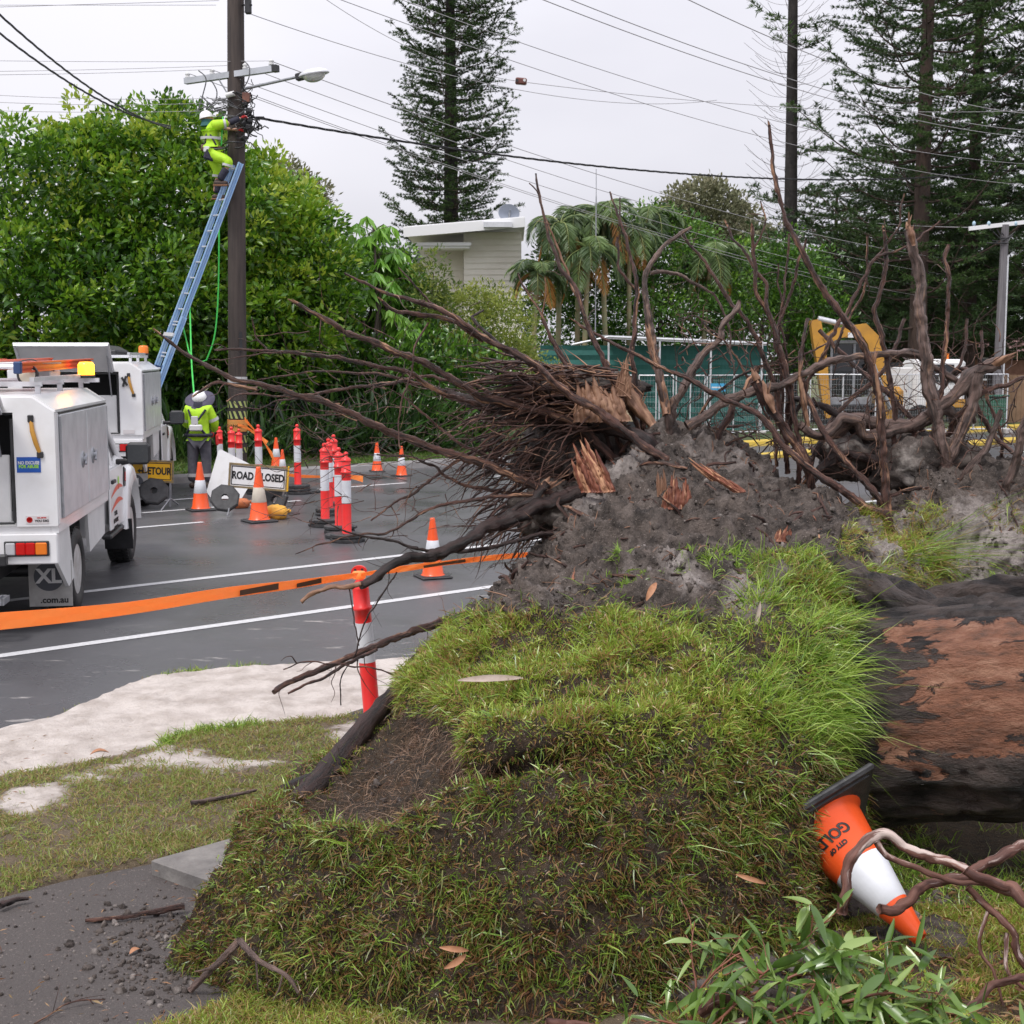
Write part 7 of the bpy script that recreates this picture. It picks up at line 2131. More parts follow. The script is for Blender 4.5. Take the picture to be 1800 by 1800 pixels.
crown([lobe(470, 430, 31.4, 110, 120, 120), lobe(530, 480, 31.2, 88, 100, 115), lobe(440, 520, 31, 110, 100, 120), lobe(535, 560, 30.6, 85, 90, 90), lobe(465, 600, 30.2, 120, 90, 75), lobe(455, 340, 31.8, 50, 60, 42), lobe(400, 380, 31.4, 60, 60, 70)],
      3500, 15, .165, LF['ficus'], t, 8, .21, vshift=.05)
def umbrella(base, heads, label, seed):
 t = tree_thing('umbrella_tree', base, label, 'umbrella trees right of the broad green screen')
 mb = MB(); P = []; D = []; Ls = []; vv = []
 for h in heads:
  h = Vector(h); b = Vector(base) + V(random.uniform(-.3, .3), random.uniform(-.3, .3), 0)
  mb.tube(crom([tuple(b), tuple(b.lerp(h, .55) + V(random.uniform(-.2, .2), 0, .2)), tuple(h)], 6), list(np.linspace(.06, .025, 13)), 7)
  v0 = random.uniform(.2, .8)
  for k in range(9):      # petioles with a whorl each
   a = k * 2.4 + random.random(); rad = random.uniform(.08, .42)
   c = h + V(math.cos(a) * rad, math.sin(a) * rad, random.uniform(-.25, .22))
   mb.tube([h - V(0, 0, .1), c], .008, 5)
   for j in range(11):
    b_ = 2 * math.pi * j / 11
    for q in range(1):
     P.append(tuple(c)); D.append((math.cos(b_) * .62, math.sin(b_) * .62, -.62 + random.uniform(-.15, .15))); Ls.append(random.uniform(.32, .50)); vv.append(v0 + random.uniform(-.25, .25))
 mb.build('trunk', M['trunk_far'], t, True)
 P = np.array(P); D = unit(np.array(D)); Ls = np.array(Ls)
 leaves_np('crown', P, D, Ls, Ls * .26, np.array(vv), LF['umbrella'], t, .15)
umbrella(gnd(640, 800), [tuple(at(580 + 19 * i + random.uniform(-8, 8), 395 + 40 * (i % 4) + random.uniform(-15, 15) + .9 * abs(i - 3) * 6, 33 + random.uniform(-.5, .5))) for i in range(8)] + [tuple(at(random.uniform(590, 730), random.uniform(440, 640), 33 + random.uniform(-.6, .6))) for i in range(16)],
         'bright umbrella tree with drooping leaf rosettes in front of the cream house', 1)
t = tree_thing('broadleaf_tree', gnd(660, 800), 'dark shrubby tree filling the shade below the umbrella tree')
trunk_to(t, gnd(660, 800), [at(640, 620, 33.6), at(700, 600, 33.6)], .12)
crown([lobe(650, 560, 34, 90, 60, 110), lobe(710, 600, 34, 60, 50, 90), lobe(620, 660, 33, 90, 60, 80)], 1500, 13, .15, LF['dark'], t, 11, .2)
t = tree_thing('feathery_tree', gnd(505, 790) + V(0, 8, 0), 'pale feathery tree top peeking between the green screen and the sky')
trunk_to(t, gnd(505, 790) + V(0, 8, 0), [at(510, 340, 37), at(530, 380, 37)], .12)
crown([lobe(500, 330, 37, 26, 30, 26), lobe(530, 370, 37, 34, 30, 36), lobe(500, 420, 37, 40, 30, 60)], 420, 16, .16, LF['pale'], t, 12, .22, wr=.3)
t = tree_thing('wattle_bush', gnd(830, 790), 'yellow green wattle bush below the cream weatherboard house')
trunk_to(t, gnd(830, 790), [at(800, 600, 33.5), at(880, 620, 33.5), at(760, 640, 33.5)], .09)
crown([lobe(800, 590, 34, 75, 60, 70), lobe(880, 600, 34, 62, 60, 66), lobe(780, 660, 33.5, 80, 60, 80), lobe(880, 680, 33.4, 80, 60, 80), lobe(850, 540, 34.2, 40, 40, 30)], 2300, 16, .11, LF['wattle'], t, 14, .17, wr=.34)
t = tree_thing('wattle_sprig', gnd(760, 790), 'thin sprig of a young tree rising in front of the house wall')
trunk_to(t, gnd(760, 790), [at(762, 480, 33), at(745, 520, 33)], .04)
crown([lobe(765, 480, 33, 14, 14, 40), lobe(752, 520, 33, 24, 20, 40)], 130, 12, .13, LF['wattle'], t, 15, .14, wr=.3)
t = tree_thing('broadleaf_tree', V(5.0, 46, 0), 'dark green bushy tree behind the green shed, left of the bare pine')
trunk_to(t, V(5.0, 46, 0), [at(1060, 560, 46), at(1160, 520, 46)], .2)
crown([lobe(1150, 440, 46, 90, 90, 60), lobe(1050, 500, 46, 100, 90, 90), lobe(1200, 510, 46, 100, 90, 90), lobe(1120, 560, 45.5, 150, 80, 90), lobe(990, 570, 45.5, 90, 70, 90), lobe(1240, 560, 46, 70, 70, 80)], 3600, 14, .16, LF['dark'], t, 21, .22, vshift=-.02)
t = tree_thing('broadleaf_tree', V(9.2, 48, 0), 'dark green bushy tree behind the excavator, right of the bare pine')
trunk_to(t, V(9.2, 48, 0), [at(1340, 560, 48), at(1400, 540, 48)], .2)
crown([lobe(1330, 500, 48, 70, 70, 70), lobe(1400, 510, 48, 60, 70, 80), lobe(1350, 580, 48, 95, 70, 80), lobe(1440, 590, 48, 45, 50, 70)], 2000, 14, .16, LF['dark'], t, 23, .22, vshift=-.06)
t = tree_thing('distant_tree', gnd(1230, 700) + V(0, 20, 0), 'pale olive distant tree behind the palms, left of the bare pine')
trunk_to(t, V(9.6, 65, 0), [at(1235, 400, 65)], .2)
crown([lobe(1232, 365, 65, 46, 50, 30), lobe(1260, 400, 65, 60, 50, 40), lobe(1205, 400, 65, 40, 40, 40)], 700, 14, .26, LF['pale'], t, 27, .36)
for i, (x, y, w, h, lab) in enumerate([(1290, 450, 70, 55, 'pale brown distant tree low behind the bare pine trunk'), (1500, 500, 90, 60, 'far grey green tree low behind the large pines'), (1640, 520, 110, 60, 'far tree band behind the brown roofed house')]):
 t = tree_thing('distant_tree', V((x - 900) / F * 75, 75, 0), lab); trunk_to(t, V((x - 900) / F * 75, 75, 0), [at(x, y, 75)], .25)
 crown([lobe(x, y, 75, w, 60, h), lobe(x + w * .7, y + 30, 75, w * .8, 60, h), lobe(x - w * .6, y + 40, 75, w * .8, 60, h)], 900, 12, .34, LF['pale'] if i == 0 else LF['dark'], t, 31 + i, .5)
# ---- pines ----
def pine(base, top_z, r0, label, whorl, blen, z0, seed, trunk_m='pine_trunk', lean=(0, 0), nb=6, tuft=.26, dens=1.0, droop=.10, rise=.34, group=None, name='pine_tree', topfrac=.1, bfun=None, bare=0.0, brush=9, twig_r=.02, vs_=0.0, lw=.13):
 st = random.getstate(); random.seed(seed)
 t = tree_thing(name, base, label, group); base = Vector(base)
 top = base + V(lean[0], lean[1], top_z)
 mb = MB(); mb.tube([base.lerp(top, k / 12) for k in range(13)], [r0 * (1 - .80 * k / 12) for k in range(13)], 12, wob=.12, seed=seed)
 mb.build('trunk', M[trunk_m], t, True)
 P = []; D = []; Ls = []; vv = []
 mbb = MB()
 z = z0; w = 0
 while z < top_z * .99:
  f = z / top_z
  c = base.lerp(top, f)
  a0 = random.random() * 6.28
  nbr = nb + random.randint(-1, 1)
  for b in range(nbr):
   a = a0 + 2 * math.pi * b / nbr + random.uniform(-.25, .25)
   bl = blen(f) * random.uniform(.68, 1.15)
   if bfun and not bfun(z, a): continue
   dr = V(math.cos(a), math.sin(a), 0)
   pts = []; n = 7
   zc = z + random.uniform(-.25, .25) * whorl
   c = base.lerp(top, zc / top_z)
   for j in range(n + 1):
    u = j / n
    pts.append(c + dr * bl * u + V(0, 0, bl * (-droop * math.sin(math.pi * min(1, u * 1.15)) + rise * u ** 2.1)))
   mbb.tube(pts, [max(.006, twig_r * (1 - .8 * j / n) * (bl / 2.5 + .4)) for j in range(n + 1)], 5)
   if random.random() < bare: continue
   v0 = random.uniform(.2, .75)
   sd_ = dr.cross(V(0, 0, 1))
   m_ = max(3, int(bl / tuft * 1.25 * dens))
   for j in range(m_):
    u = (.16 if bl > 1.5 else .1) + (.84 if bl > 1.5 else .9) * (j + random.random() * .6) / m_
    q = min(u * n, n - .001); i0 = int(q); pt = pts[i0].lerp(pts[i0 + 1], q - i0)
    tl = bl * .30 * math.sin(math.pi * min(1, .18 + u * .74)) + tuft * .35
    for sgn in (-1, 1):
     e = pt + sd_ * sgn * tl * random.uniform(.45, 1.05) + dr * tl * random.uniform(.15, .65) + V(0, 0, tl * random.uniform(-.05, .38))
     if bl > 1.2 : mbb.tube([pt, e], [.010, .005], 3, cap=False)
     nt = max(1, int((e - pt).length / (tuft * .55)))
     for q_ in range(nt + 1):
      w_ = pt.lerp(e, .25 + .75 * q_ / max(1, nt))
      di = (e - pt).normalized()
      for _ in range(brush):
       P.append(tuple(w_)); dd = di * random.uniform(.4, 1.1) + V(random.gauss(0, .4), random.gauss(0, .4), random.gauss(.32, .38)); D.append(tuple(dd)); Ls.append(tuple_len * random.uniform(.6, 1.2)); vv.append(v0 + random.uniform(-.2, .25) + vs_)
  z += whorl * random.uniform(.8, 1.2); w += 1
 mbb.build('branches', M['pine_trunk'], t, True)
 if P:
  leaves_np('crown', np.array(P), unit(np.array(D)), np.array(Ls), np.array(Ls) * lw, np.array(vv), LF['pine'], t, .3)
 random.setstate(st)
 return t
tuple_len = .17
YB = 60
pb1 = V((795 - 900) / F * YB, YB, 0)
pine(pb1, 25.5, .42, 'tall symmetrical pine with a dark straight trunk behind the cream house', .62, lambda f: 3.0 * (1 - .28 * max(0, f - .2)) if f < .8 else 2.6 * (1.02 - f) / .22, 5.2, 5, brush=20, dens=.9, tuft=.30, rise=.46, lw=.13, trunk_m='burnt_trunk')
tuple_len = .24
YC = 52
pb2 = V((1385 - 900) / F * YC, YC, 0)
def _b(z, a): return True
pine(pb2, 26, .34, 'thin almost bare pine with a blackened trunk and wiry dead branches', .42, lambda f: 2.35 * (1 - .65 * f), 6.0, 8, trunk_m='burnt_trunk', lean=(-.3, 0), bare=.93, rise=.42, droop=.02, brush=10, twig_r=.006, name='bare_pine_tree', nb=7, dens=.6)
tuple_len = .20
GP = 'large dark green pines on the right'
def big(px, Y, H, r0, label, seed, bl0=5.0, z0=3.2, lean=(0, 0)):
 b = V((px - 900) / F * Y, Y, 0)
 return pine(b, H, r0, label, 1.25, lambda f: bl0 * (1 - .50 * f) if f > .12 else bl0 * .85, z0, seed, lean=lean, group=GP, brush=24, dens=.66, tuft=.36, rise=.42, lw=.11, droop=.06, twig_r=.022)
big(1607, 50, 27, .36, 'large pine with a pale brown trunk, left of the right hand pair', 31, 5.2)
big(1695, 54, 27, .32, 'large pine with a straight red brown trunk, second from the right edge', 33, 4.6)
big(1822, 52, 26, .36, 'large pine at the right edge, its crown cut by the picture frame', 35, 5.0)
tuple_len = .24
pine(V((1590 - 900) / F * 58, 58, 0), 11, .25, 'lower dark pine filling the space beneath the large pines', .7, lambda f: 6.0 * (1 - .5 * f), 2.2, 41, brush=13, dens=.7, tuft=.40, rise=.15, droop=.02, group='low dark pines behind the excavator')
pine(V((1740 - 900) / F * 60, 60, 0), 10, .25, 'lower dark pine behind the far power pole', .7, lambda f: 6.0 * (1 - .5 * f), 2.4, 43, brush=13, dens=.7, tuft=.40, rise=.15, droop=.02, group='low dark pines behind the excavator')
pine(V((1460 - 900) / F * 60, 60, 0), 9.5, .25, 'lower dark pine just right of the bare pine trunk', .7, lambda f: 4.4 * (1 - .5 * f), 2.2, 45, brush=13, dens=.7, tuft=.40, rise=.15, droop=.02, group='low dark pines behind the excavator')
# ---- palms ----
def palm(px, py, Y, label, seed, nf=11, fl=2.1, old=2, sc=1.0):
 st = random.getstate(); random.seed(seed)
 Y += 5; c = at(px, py, Y); b = V(c.x + random.uniform(-.4, .4), Y, 0)
 t = tree_thing('palm_tree', b, label, 'cane palms beside the cream house')
 mb = MB(); mb.tube(crom([tuple(b), tuple(b.lerp(c, .5) + V(random.uniform(-.2, .2), 0, 0)), tuple(c)], 8), list(np.linspace(.10, .07, 17)), 9)
 mb.build('trunk', mat('palm_cane', (.22, .24, .12), .6, (.30, .22, .12), 4.0), t, True)
 mr_ = MB()
 for (k0, k1, m, nm) in ((0, nf, LF['palm'], 'fronds'), (nf, nf + old, LF['palm_old'], 'dry_fronds')):
  P = []; D = []; Ls = []; vv = []
  for k in range(k0, k1):
   a = k * 2.399 + random.uniform(-.2, .2); el = random.uniform(.0, 1.4) if k < nf else random.uniform(-.1, .3)
   L_ = fl * .92 * random.uniform(.8, 1.1); dr = V(math.cos(a), math.sin(a), 0); pts = [c]
   n = 14; e = el
   for j in range(n):
    e -= (.17 if k < nf else .2) * random.uniform(.8, 1.2); e = max(e, -1.35)
    pts.append(pts[-1] + (dr * math.cos(e) + V(0, 0, math.sin(e))) * L_ / n)
   mr_.tube(pts, list(np.linspace(.022, .004, n + 1)), 5)
   v0 = random.uniform(.3, .85)
   for j in range(2, n + 1):
    T = (pts[j] - pts[j - 1]).normalized(); s_ = dr.cross(V(0, 0, 1))
    for q in range(4):
     o_ = pts[j - 1].lerp(pts[j], q / 4)
     for sg_ in (-1, 1):
      P.append(tuple(o_)); D.append(tuple(s_ * sg_ * .8 + T * .62 + V(0, 0, -.28 + random.uniform(-.12, .18)))); Ls.append(L_ * .30 * math.sin(math.pi * (.12 + .80 * j / n)) + .06); vv.append(v0 + random.uniform(-.12, .12))
  if P: leaves_np(nm, np.array(P), unit(np.array(D)), np.array(Ls), np.array(Ls) * .06 + .008, np.array(vv), m, t, .2)
 mr_.build('frond_ribs', mat('frond_rib', (.2, .24, .07), .5), t, True)
 random.setstate(st)
for i, (x, y, Y, lab, fl, old) in enumerate([
 (985, 395, 38, 'leftmost cane palm arching over the house corner', 1.8, 2), (1015, 385, 39, 'cane palm with a long arched frond, second from the left', 2.0, 2),
 (1062, 375, 38.5, 'tallest cane palm at the middle of the clump', 2.0, 2), (1035, 440, 37.5, 'low bright cane palm in front of the clump', 1.9, 3),
 (1105, 410, 39, 'cane palm with orange dry fronds on its right', 1.8, 3), (945, 480, 37, 'low cane palm spreading down beside the house wall', 1.45, 3), (1250, 450, 40, 'small cane palm half buried in the dark bushy tree', 1.8, 3), (1150, 380, 40, 'slim cane palm rising right of the main clump', 1.5, 1)]):
 palm(x, y, Y, lab, 60 + i, 17, fl, old)
# ---- undergrowth ----
def strap_plant(base, h, n, label, seed, wid=.07, m='strap', group='strap leaved plants under the green screen'):
 t = empty('strap_plant', base, label=label, cat='plant', group=group)
 n_ = n; a = RS.uniform(0, 6.28, n_); e = RS.uniform(.5, 1.35, n_)
 D = np.stack([np.cos(a) * np.cos(e), np.sin(a) * np.cos(e), np.sin(e)], 1)
 P = np.array(tuple(base)) + RS.normal(size=(n_, 3)) * np.array([.18, .18, .02]) + D * RS.uniform(0, h * .6, n_)[:, None]
 L_ = RS.uniform(.35, .8, n_) * h
 leaves_np('leaves', P, D, L_, np.full(n_, wid) * RS.uniform(.7, 1.3, n_), RS.uniform(.1, .9, n_), LF[m], t, .2)
labs = ['behind the standing worker', 'left of the wrapped pole', 'right of the wrapped pole', 'behind the lone bollard', 'behind the bollard cluster', 'left of the far cone pair', 'above the far cone pair', 'under the umbrella tree', 'at the left end by the rear truck mirror', 'in deep shade beside the pole foot', 'by the root fringe', 'in front of the dark fence panels']
for i, (x, y, Y, h, n) in enumerate([(310, 800, 27.6, 1.6, 70), (395, 800, 27.8, 1.4, 70), (470, 800, 28.4, 1.3, 70), (530, 798, 28.8, 1.3, 80), (590, 795, 29.2, 1.5, 80), (650, 790, 29.8, 1.7, 90), (700, 788, 30.2, 1.8, 90), (620, 760, 31.0, 2.2, 90), (300, 790, 28.4, 1.9, 70), (430, 790, 29.0, 1.9, 80), (750, 785, 31, 1.9, 90), (560, 770, 30, 1.7, 90)]):
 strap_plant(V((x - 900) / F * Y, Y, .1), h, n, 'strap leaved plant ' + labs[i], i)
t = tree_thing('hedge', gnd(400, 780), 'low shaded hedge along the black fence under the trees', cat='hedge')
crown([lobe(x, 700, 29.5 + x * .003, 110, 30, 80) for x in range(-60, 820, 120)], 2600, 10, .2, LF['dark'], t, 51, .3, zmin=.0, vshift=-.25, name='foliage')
fn = empty('picket_fence', rd(off(550, 790)[0], D_K + 3.2, .12), label='low black metal fence in the shade behind the bollards', cat='fence')
s_a, s_b = off(200, 800)[0], off(860, 780)[0]
mb = MB(); DF = D_K + 3.2
def rbox(mb, s, d, z, ls, ld_, lz, mi=0):
 mb.box((0, 0, 0), (ls, ld_, lz), M=Matrix.Translation(rd(s, d, z)) @ Matrix.Rotation(math.atan2(E.y, E.x), 4, 'Z'), mi=mi)
for z in (.35, 1.25): rbox(mb, (s_a + s_b) / 2, DF, z, s_b - s_a, .03, .04)
mb.build('rail', M['black'], fn, True)
mb = MB()
for s_ in np.arange(s_a, s_b, .13): rbox(mb, s_, DF, .78, .018, .018, 1.2)
mb.build('pickets', M['black'], fn, True)['kind'] = 'stuff'
for s_ in np.arange(s_a, s_b, 2.4):
 mb = MB(); rbox(mb, s_, DF + .03, .75, .05, .05, 1.35); mb.build('post', M['black'], fn, True)
cf_ = empty('metal_fence', V(-12.5, 29.3, 0), label='grey corrugated fence showing under the leftmost tree', cat='fence')
mb = MB(); n = 80; vs = []
for i in range(n + 1):
 x = -14.5 + 5.0 * i / n; vs += [(x, 28.9 + .03 * math.sin(i * 1.6), .1), (x, 28.9 + .03 * math.sin(i * 1.6), 1.95)]
mb.add(vs, [(2 * i, 2 * i + 2, 2 * i + 3, 2 * i + 1) for i in range(n)], 0, False); mb.build('panel', mat('grey_fence', (.25, .27, .3), .6), cf_, True)
# far verge grass tufts ----
def ground_grass(name, P, lmin, lmax, m, wd, vr=(0, 1), up=1.0, spread=.55):
 n = len(P); d = unit(np.stack([RS.normal(0, spread, n), RS.normal(0, spread, n), np.full(n, up)], 1))
 bend = np.stack([RS.normal(0, .4, n), RS.normal(0, .4, n), -RS.uniform(.1, .7, n)], 1)
 o = blades(name, P, d, RS.uniform(lmin, lmax, n), RS.uniform(wd[0], wd[1], n), bend, RS.uniform(vr[0], vr[1], n), m)
 o['kind'] = 'stuff'; return o
M['grass_far'] = leafmat('verge_grass', [(.05, .11, .02), (.085, .17, .03), (.13, .23, .04), (.17, .20, .06)], .5, .3, .3)
n = 26000
s_ = RS.uniform(off(150, 830)[0], off(1000, 800)[0], n); d_ = D_K + .36 + RS.rand(n) ** 1.3 * 5.0
keep = npnoise(np.stack([s_, d_, s_ * 0], 1), .8, 2, 3) > -.35
s_, d_ = s_[keep], d_[keep]
P = np.stack([OB.x + E.x * s_ + NRM.x * d_, OB.y + E.y * s_ + NRM.y * d_, np.full(len(s_), .11)], 1)
ground_grass('grass', P, .06, .16, M['grass_far'], (.012, .022))
# ---- buildings ----
M['cream'] = mat('cream_weatherboard', (.80, .76, .68), .6, (.74, .69, .61), 2.0)
M['fascia'] = mat('white_fascia', (.80, .80, .81), .5)
hs = empty('weatherboard_house', at(830, 640, 45) * 1, label='cream weatherboard house with a flat white roof edge and satellite dish', cat='house')
def boards(mb, x0, x1, y0, y1, z0, z1, step=.19):
 """lapped boards on a vertical wall from (x0,y0) to (x1,y1)"""
 a, b = V(x0, y0, 0), V(x1, y1, 0); d = (b - a).normalized(); nn = V(d.y, -d.x, 0)
 z = z0
 while z < z1:
  h = min(step, z1 - z)
  p = [a + nn * .0 + V(0, 0, z), b + V(0, 0, z), b + V(0, 0, z + h), a + V(0, 0, z + h)]
  q = [p[0] + nn * .035, p[1] + nn * .035, p[2] + nn * .006, p[3] + nn * .006]
  mb.quad(q[0], q[1], q[2], q[3]); mb.quad(p[0], p[1], q[1], q[0], 0)
  z += h
HY = 45
x0, x1, x2 = at(733, 500, HY).x, at(817, 500, HY + .8).x, at(862, 500, HY - 0.6).x
zr = at(800, 425, HY).z
mb = MB(); boards(mb, x0, x1, HY + .9, HY + .9, 0.2, zr); boards(mb, x1, x1 + .01, HY + .9, HY, 0.2, zr); boards(mb, x1, x2 + 1, HY, HY - .2, 0.2, zr + .3)
mb.box(((x0 + x2 + 1) / 2, HY + 3.9, zr / 2), (x2 + 1 - x0, 5.8, zr - .1))
mb.build('wall', M['cream'], hs, True)
mb = MB()
r0 = at(722, 405, HY - .6); r1 = at(912, 388, HY - .8)
mb.box(((r0.x + r1.x) / 2, HY + 2.4, (r0.z + r1.z) / 2 + .0), (r1.x - r0.x + .4, 7, .18), rot=(0, -math.atan2(r1.z - r0.z, r1.x - r0.x), 0))
mb.box(((r0.x + r1.x) / 2, HY - 1.12, (r0.z + r1.z) / 2 - .09), (r1.x - r0.x + .4, .04, .30), rot=(0, -math.atan2(r1.z - r0.z, r1.x - r0.x), 0))
mb.build('roof', M['fascia'], hs, True)
mb = MB(); g0 = at(735, 438, HY - .3); g1 = at(826, 428, HY - .3)
mb.box(((g0.x + g1.x) / 2, HY - .2, (g0.z + g1.z) / 2), (g1.x - g0.x, .9, .17)); mb.box(((g0.x + g1.x) / 2, HY - .68, (g0.z + g1.z) / 2 + .04), (g1.x - g0.x + .1, .09, .10)); mb.build('awning', M['fascia'], hs, True)
mb = MB(); mb.cyl(at(733, 440, HY - .4), at(742, 490, HY - .1), .07, n=10); mb.build('downpipe', M['steel'], hs, True)
mb = MB(); mb.box(at(875, 395, HY - 1.2), (.9, .2, .16)); mb.build('gutter', M['alum'], hs, True)
ds = empty('satellite_dish', at(895, 392, HY - .5), label='grey satellite dish on the roof edge of the cream house', cat='satellite dish')
mb = MB(); c = at(895, 374, HY - .8); 
mb.lathe([(.001, .06), (.12, .05), (.25, .015), (.34, -.03), (.35, -.03), (.26, .03), (.13, .07), (.001, .08)], 28, M=Matrix.Translation(c) @ Matrix.Rotation(R(-72), 4, 'X') @ Matrix.Rotation(R(15), 4, 'Y'), smooth=True, flat=.82)
mb.build('dish', mat('dish_grey', (.28, .31, .38), .5), ds, True)
mb = MB(); mb.cyl(at(895, 395, HY - .6), c, .025, n=8); mb.tube([c + V(0, 0, -.25), c + V(.02, -.35, -.05), c + V(.03, -.4, .05)], .015, 6); mb.build('dish_arm', M['steel'], ds, True)
mb = MB(); mb.cyl(at(1048, 345, 42), at(1048, 297, 42), .012, n=6); mb.cyl(at(1048, 345, 42), V(at(1048, 345, 42).x, 42, 2), .02, n=6)
o = mb.build('antenna', M['steel']); tag(o, 'thin whip antenna standing above the palms', 'antenna')
sd_ = empty('green_shed', at(1200, 760, 40), label='long shed wrapped in green mesh cloth with a thin roof frame', cat='shed')
M['mesh_green'] = mat('green_mesh', (.018, .10, .088), .75, (.028, .135, .115), 1.2, bump=.02, bscale=4)
gA, gB = at(950, 770, 40), at(1345, 770, 41)
zt1 = at(1070, 604, 40).z
mb = MB(); n = 60; vs = []
k_ = 18
for i in range(n + 1):
 for j in range(k_ + 1):
  x = gA.x + (gB.x - gA.x) * i / n; y = 40 + 1.0 * i / n; z = .1 + (zt1 - .15) * j / k_
  vs.append((x, y + .035 * (j % 2) + .03 * math.sin(i * .9 + j * .4), z))
mb.add(vs, [(i * (k_ + 1) + j, (i + 1) * (k_ + 1) + j, (i + 1) * (k_ + 1) + j + 1, i * (k_ + 1) + j + 1) for i in range(n) for j in range(k_)])
mb.box(((gA.x + gB.x) / 2, 42.8, zt1 / 2), (gB.x - gA.x - .1, 3.4, zt1 - .3))
mb.build('mesh_screen', M['mesh_green'], sd_, True)
mb = MB()
ra, rb_, rc = at(1005, 606, 39.6), at(1070, 592, 39.6), at(1348, 604, 40.6)
mb.cyl(ra, rb_, .03, n=8); mb.cyl(rb_, rc, .035, n=8)
for x in (1070, 1160, 1250, 1340):
 q = at(x, 600, 39.8); mb.cyl(q, V(q.x, q.y, .1), .03, n=8)
mb.add([tuple(rb_), tuple(rc), tuple(rc + V(0, 3.5, .12)), tuple(rb_ + V(0, 3.5, .12)), tuple(rb_ + V(0, 0, -.06)), tuple(rc + V(0, 0, -.06)), tuple(rc + V(0, 3.5, .06)), tuple(rb_ + V(0, 3.5, .06))], [(0, 1, 2, 3), (4, 7, 6, 5), (0, 4, 5, 1), (1, 5, 6, 2), (2, 6, 7, 3), (3, 7, 4, 0)])
mb.build('roof_frame', M['alum'], sd_, True)
h2 = empty('brick_house', at(1700, 700, 68), label='far brown house with a red tiled roof behind the pines', cat='house')
M['tile'] = mat('red_roof_tiles', (.17, .085, .085), .7, (.24, .13, .125), 3.0, bump=.05, bscale=6)
M['brick'] = mat('brown_brick', (.18, .085, .055), .8, (.25, .13, .09), 5.0)
a, b = at(1560, 625, 68), at(1800, 612, 68)
zt_ = at(1700, 578, 72).z
mb = MB()
def tiled(mb, e0, e1, r0_, r1_, rows=9):
 for k in range(rows):
  t0, t1 = k / rows, (k + 1) / rows
  p0, p1 = e0.lerp(r0_, t0), e1.lerp(r1_, t0); q0, q1 = e0.lerp(r0_, t1), e1.lerp(r1_, t1)
  mb.quad(p0 + V(0, 0, .06), p1 + V(0, 0, .06), q1 + V(0, 0, .0), q0 + V(0, 0, .0)); mb.quad(p0, p1, p1 + V(0, 0, .06), p0 + V(0, 0, .06))
e0, e1 = V(a.x, 68, a.z), V(b.x + 6, 68, a.z)
tiled(mb, e0, e1, V(a.x + 2, 72, zt_), V(b.x + 6, 72, zt_))
mb.build('roof', M['tile'], h2, True)
mb = MB(); mb.box(((a.x + b.x) / 2 + 3, 70.5, a.z / 2 - .05), (b.x - a.x + 5, 4, a.z - .1)); mb.build('wall', M['brick'], h2, True)
for k, x in enumerate((1580, 1640, 1690, 1740)):
 p = at(x, 650, 68.4); mb = MB(); mb.box((p.x, 68.48, 1.75), (1.1, .08, 1.0)); w_ = mb.build('window', M['glass'], h2, True)
 mb = MB(); mb.box((p.x, 68.43, 1.2), (1.25, .10, .08)); mb.box((p.x, 68.43, 2.29), (1.25, .10, .08)); mb.build('frame', M['fascia'], w_, True)
pf = empty('paling_fence', at(1790, 740, 46), label='brown timber paling fence at the right edge', cat='fence')
pf2 = MB()
for k in range(40):
 x = at(1765, 720, 46).x + k * .16; pf2.box((x, 46 + random.uniform(-.01, .01), .85), (.15, .02, 1.7 + random.uniform(-.02, .02)))
pf2.build('palings', mat('paling_timber', (.20, .12, .07), .8, (.28, .18, .11), 2.0), pf, True)
mb = MB(); mb.box((at(1765, 720, 46).x + 3.2, 46.05, 1.3), (6.4, .05, .09)); mb.build('rail', M['brick'], pf, True)
# far power pole ----
YQ = 45
p2 = empty('power_pole', V(at(1757, 700, YQ).x, YQ, 0), label='slim grey power pole with a white crossarm at the right edge', cat='power pole')
b_ = V(at(1750, 760, YQ).x, YQ, 0); t_ = at(1767, 395, YQ)
mb = MB(); mb.tube([b_, t_], [.17, .12], 16); mb.build('shaft', mat('grey_pole', (.11, .10, .11), .7, (.2, .19, .2), 3.0, stretch=(5, 5, .3)), p2, True)
mb = MB(); mb.cyl(b_ + V(.15, -.1, .6), t_ + V(.10, -.1, -1.0), .03, n=8); mb.build('conduit', M['alum'], p2, True)
mb = MB(); a, b = at(1703, 402, YQ), at(1840, 386, YQ); mb.box((a + b) / 2, ((b - a).length, .1, .13), rot=(0, -math.atan2(b.z - a.z, b.x - a.x), 0)); mb.build('crossarm', M['fascia'], p2, True)
for x in (1712, 1738, 1785): 
 mb = MB(); mb.lathe([(.03, 0), (.06, .05), (.05, .12), (.001, .16)], 10, M=Matrix.Translation(at(x, 397, YQ - .02))); mb.build('insulator', mat('pale_blue_insulator', (.4, .55, .65), .3), p2, True)
mb = MB()
for k in range(10):
 p = at(1758 + random.uniform(-6, 8), random.uniform(410, 428), YQ - .15); mb.tube([p, p + V(random.uniform(-.4, .4), 0, random.uniform(-.2, .3))], .02, 5)
mb.tube([at(1752, 402, YQ), at(1764, 425, YQ)], .02, 6); mb.build('fittings', M['black'], p2, True)
wire(at(1708, 400, YQ), at(1300, 352, 70), .3, .015, 'thin wire from the far pole crossarm leftwards behind the pines')
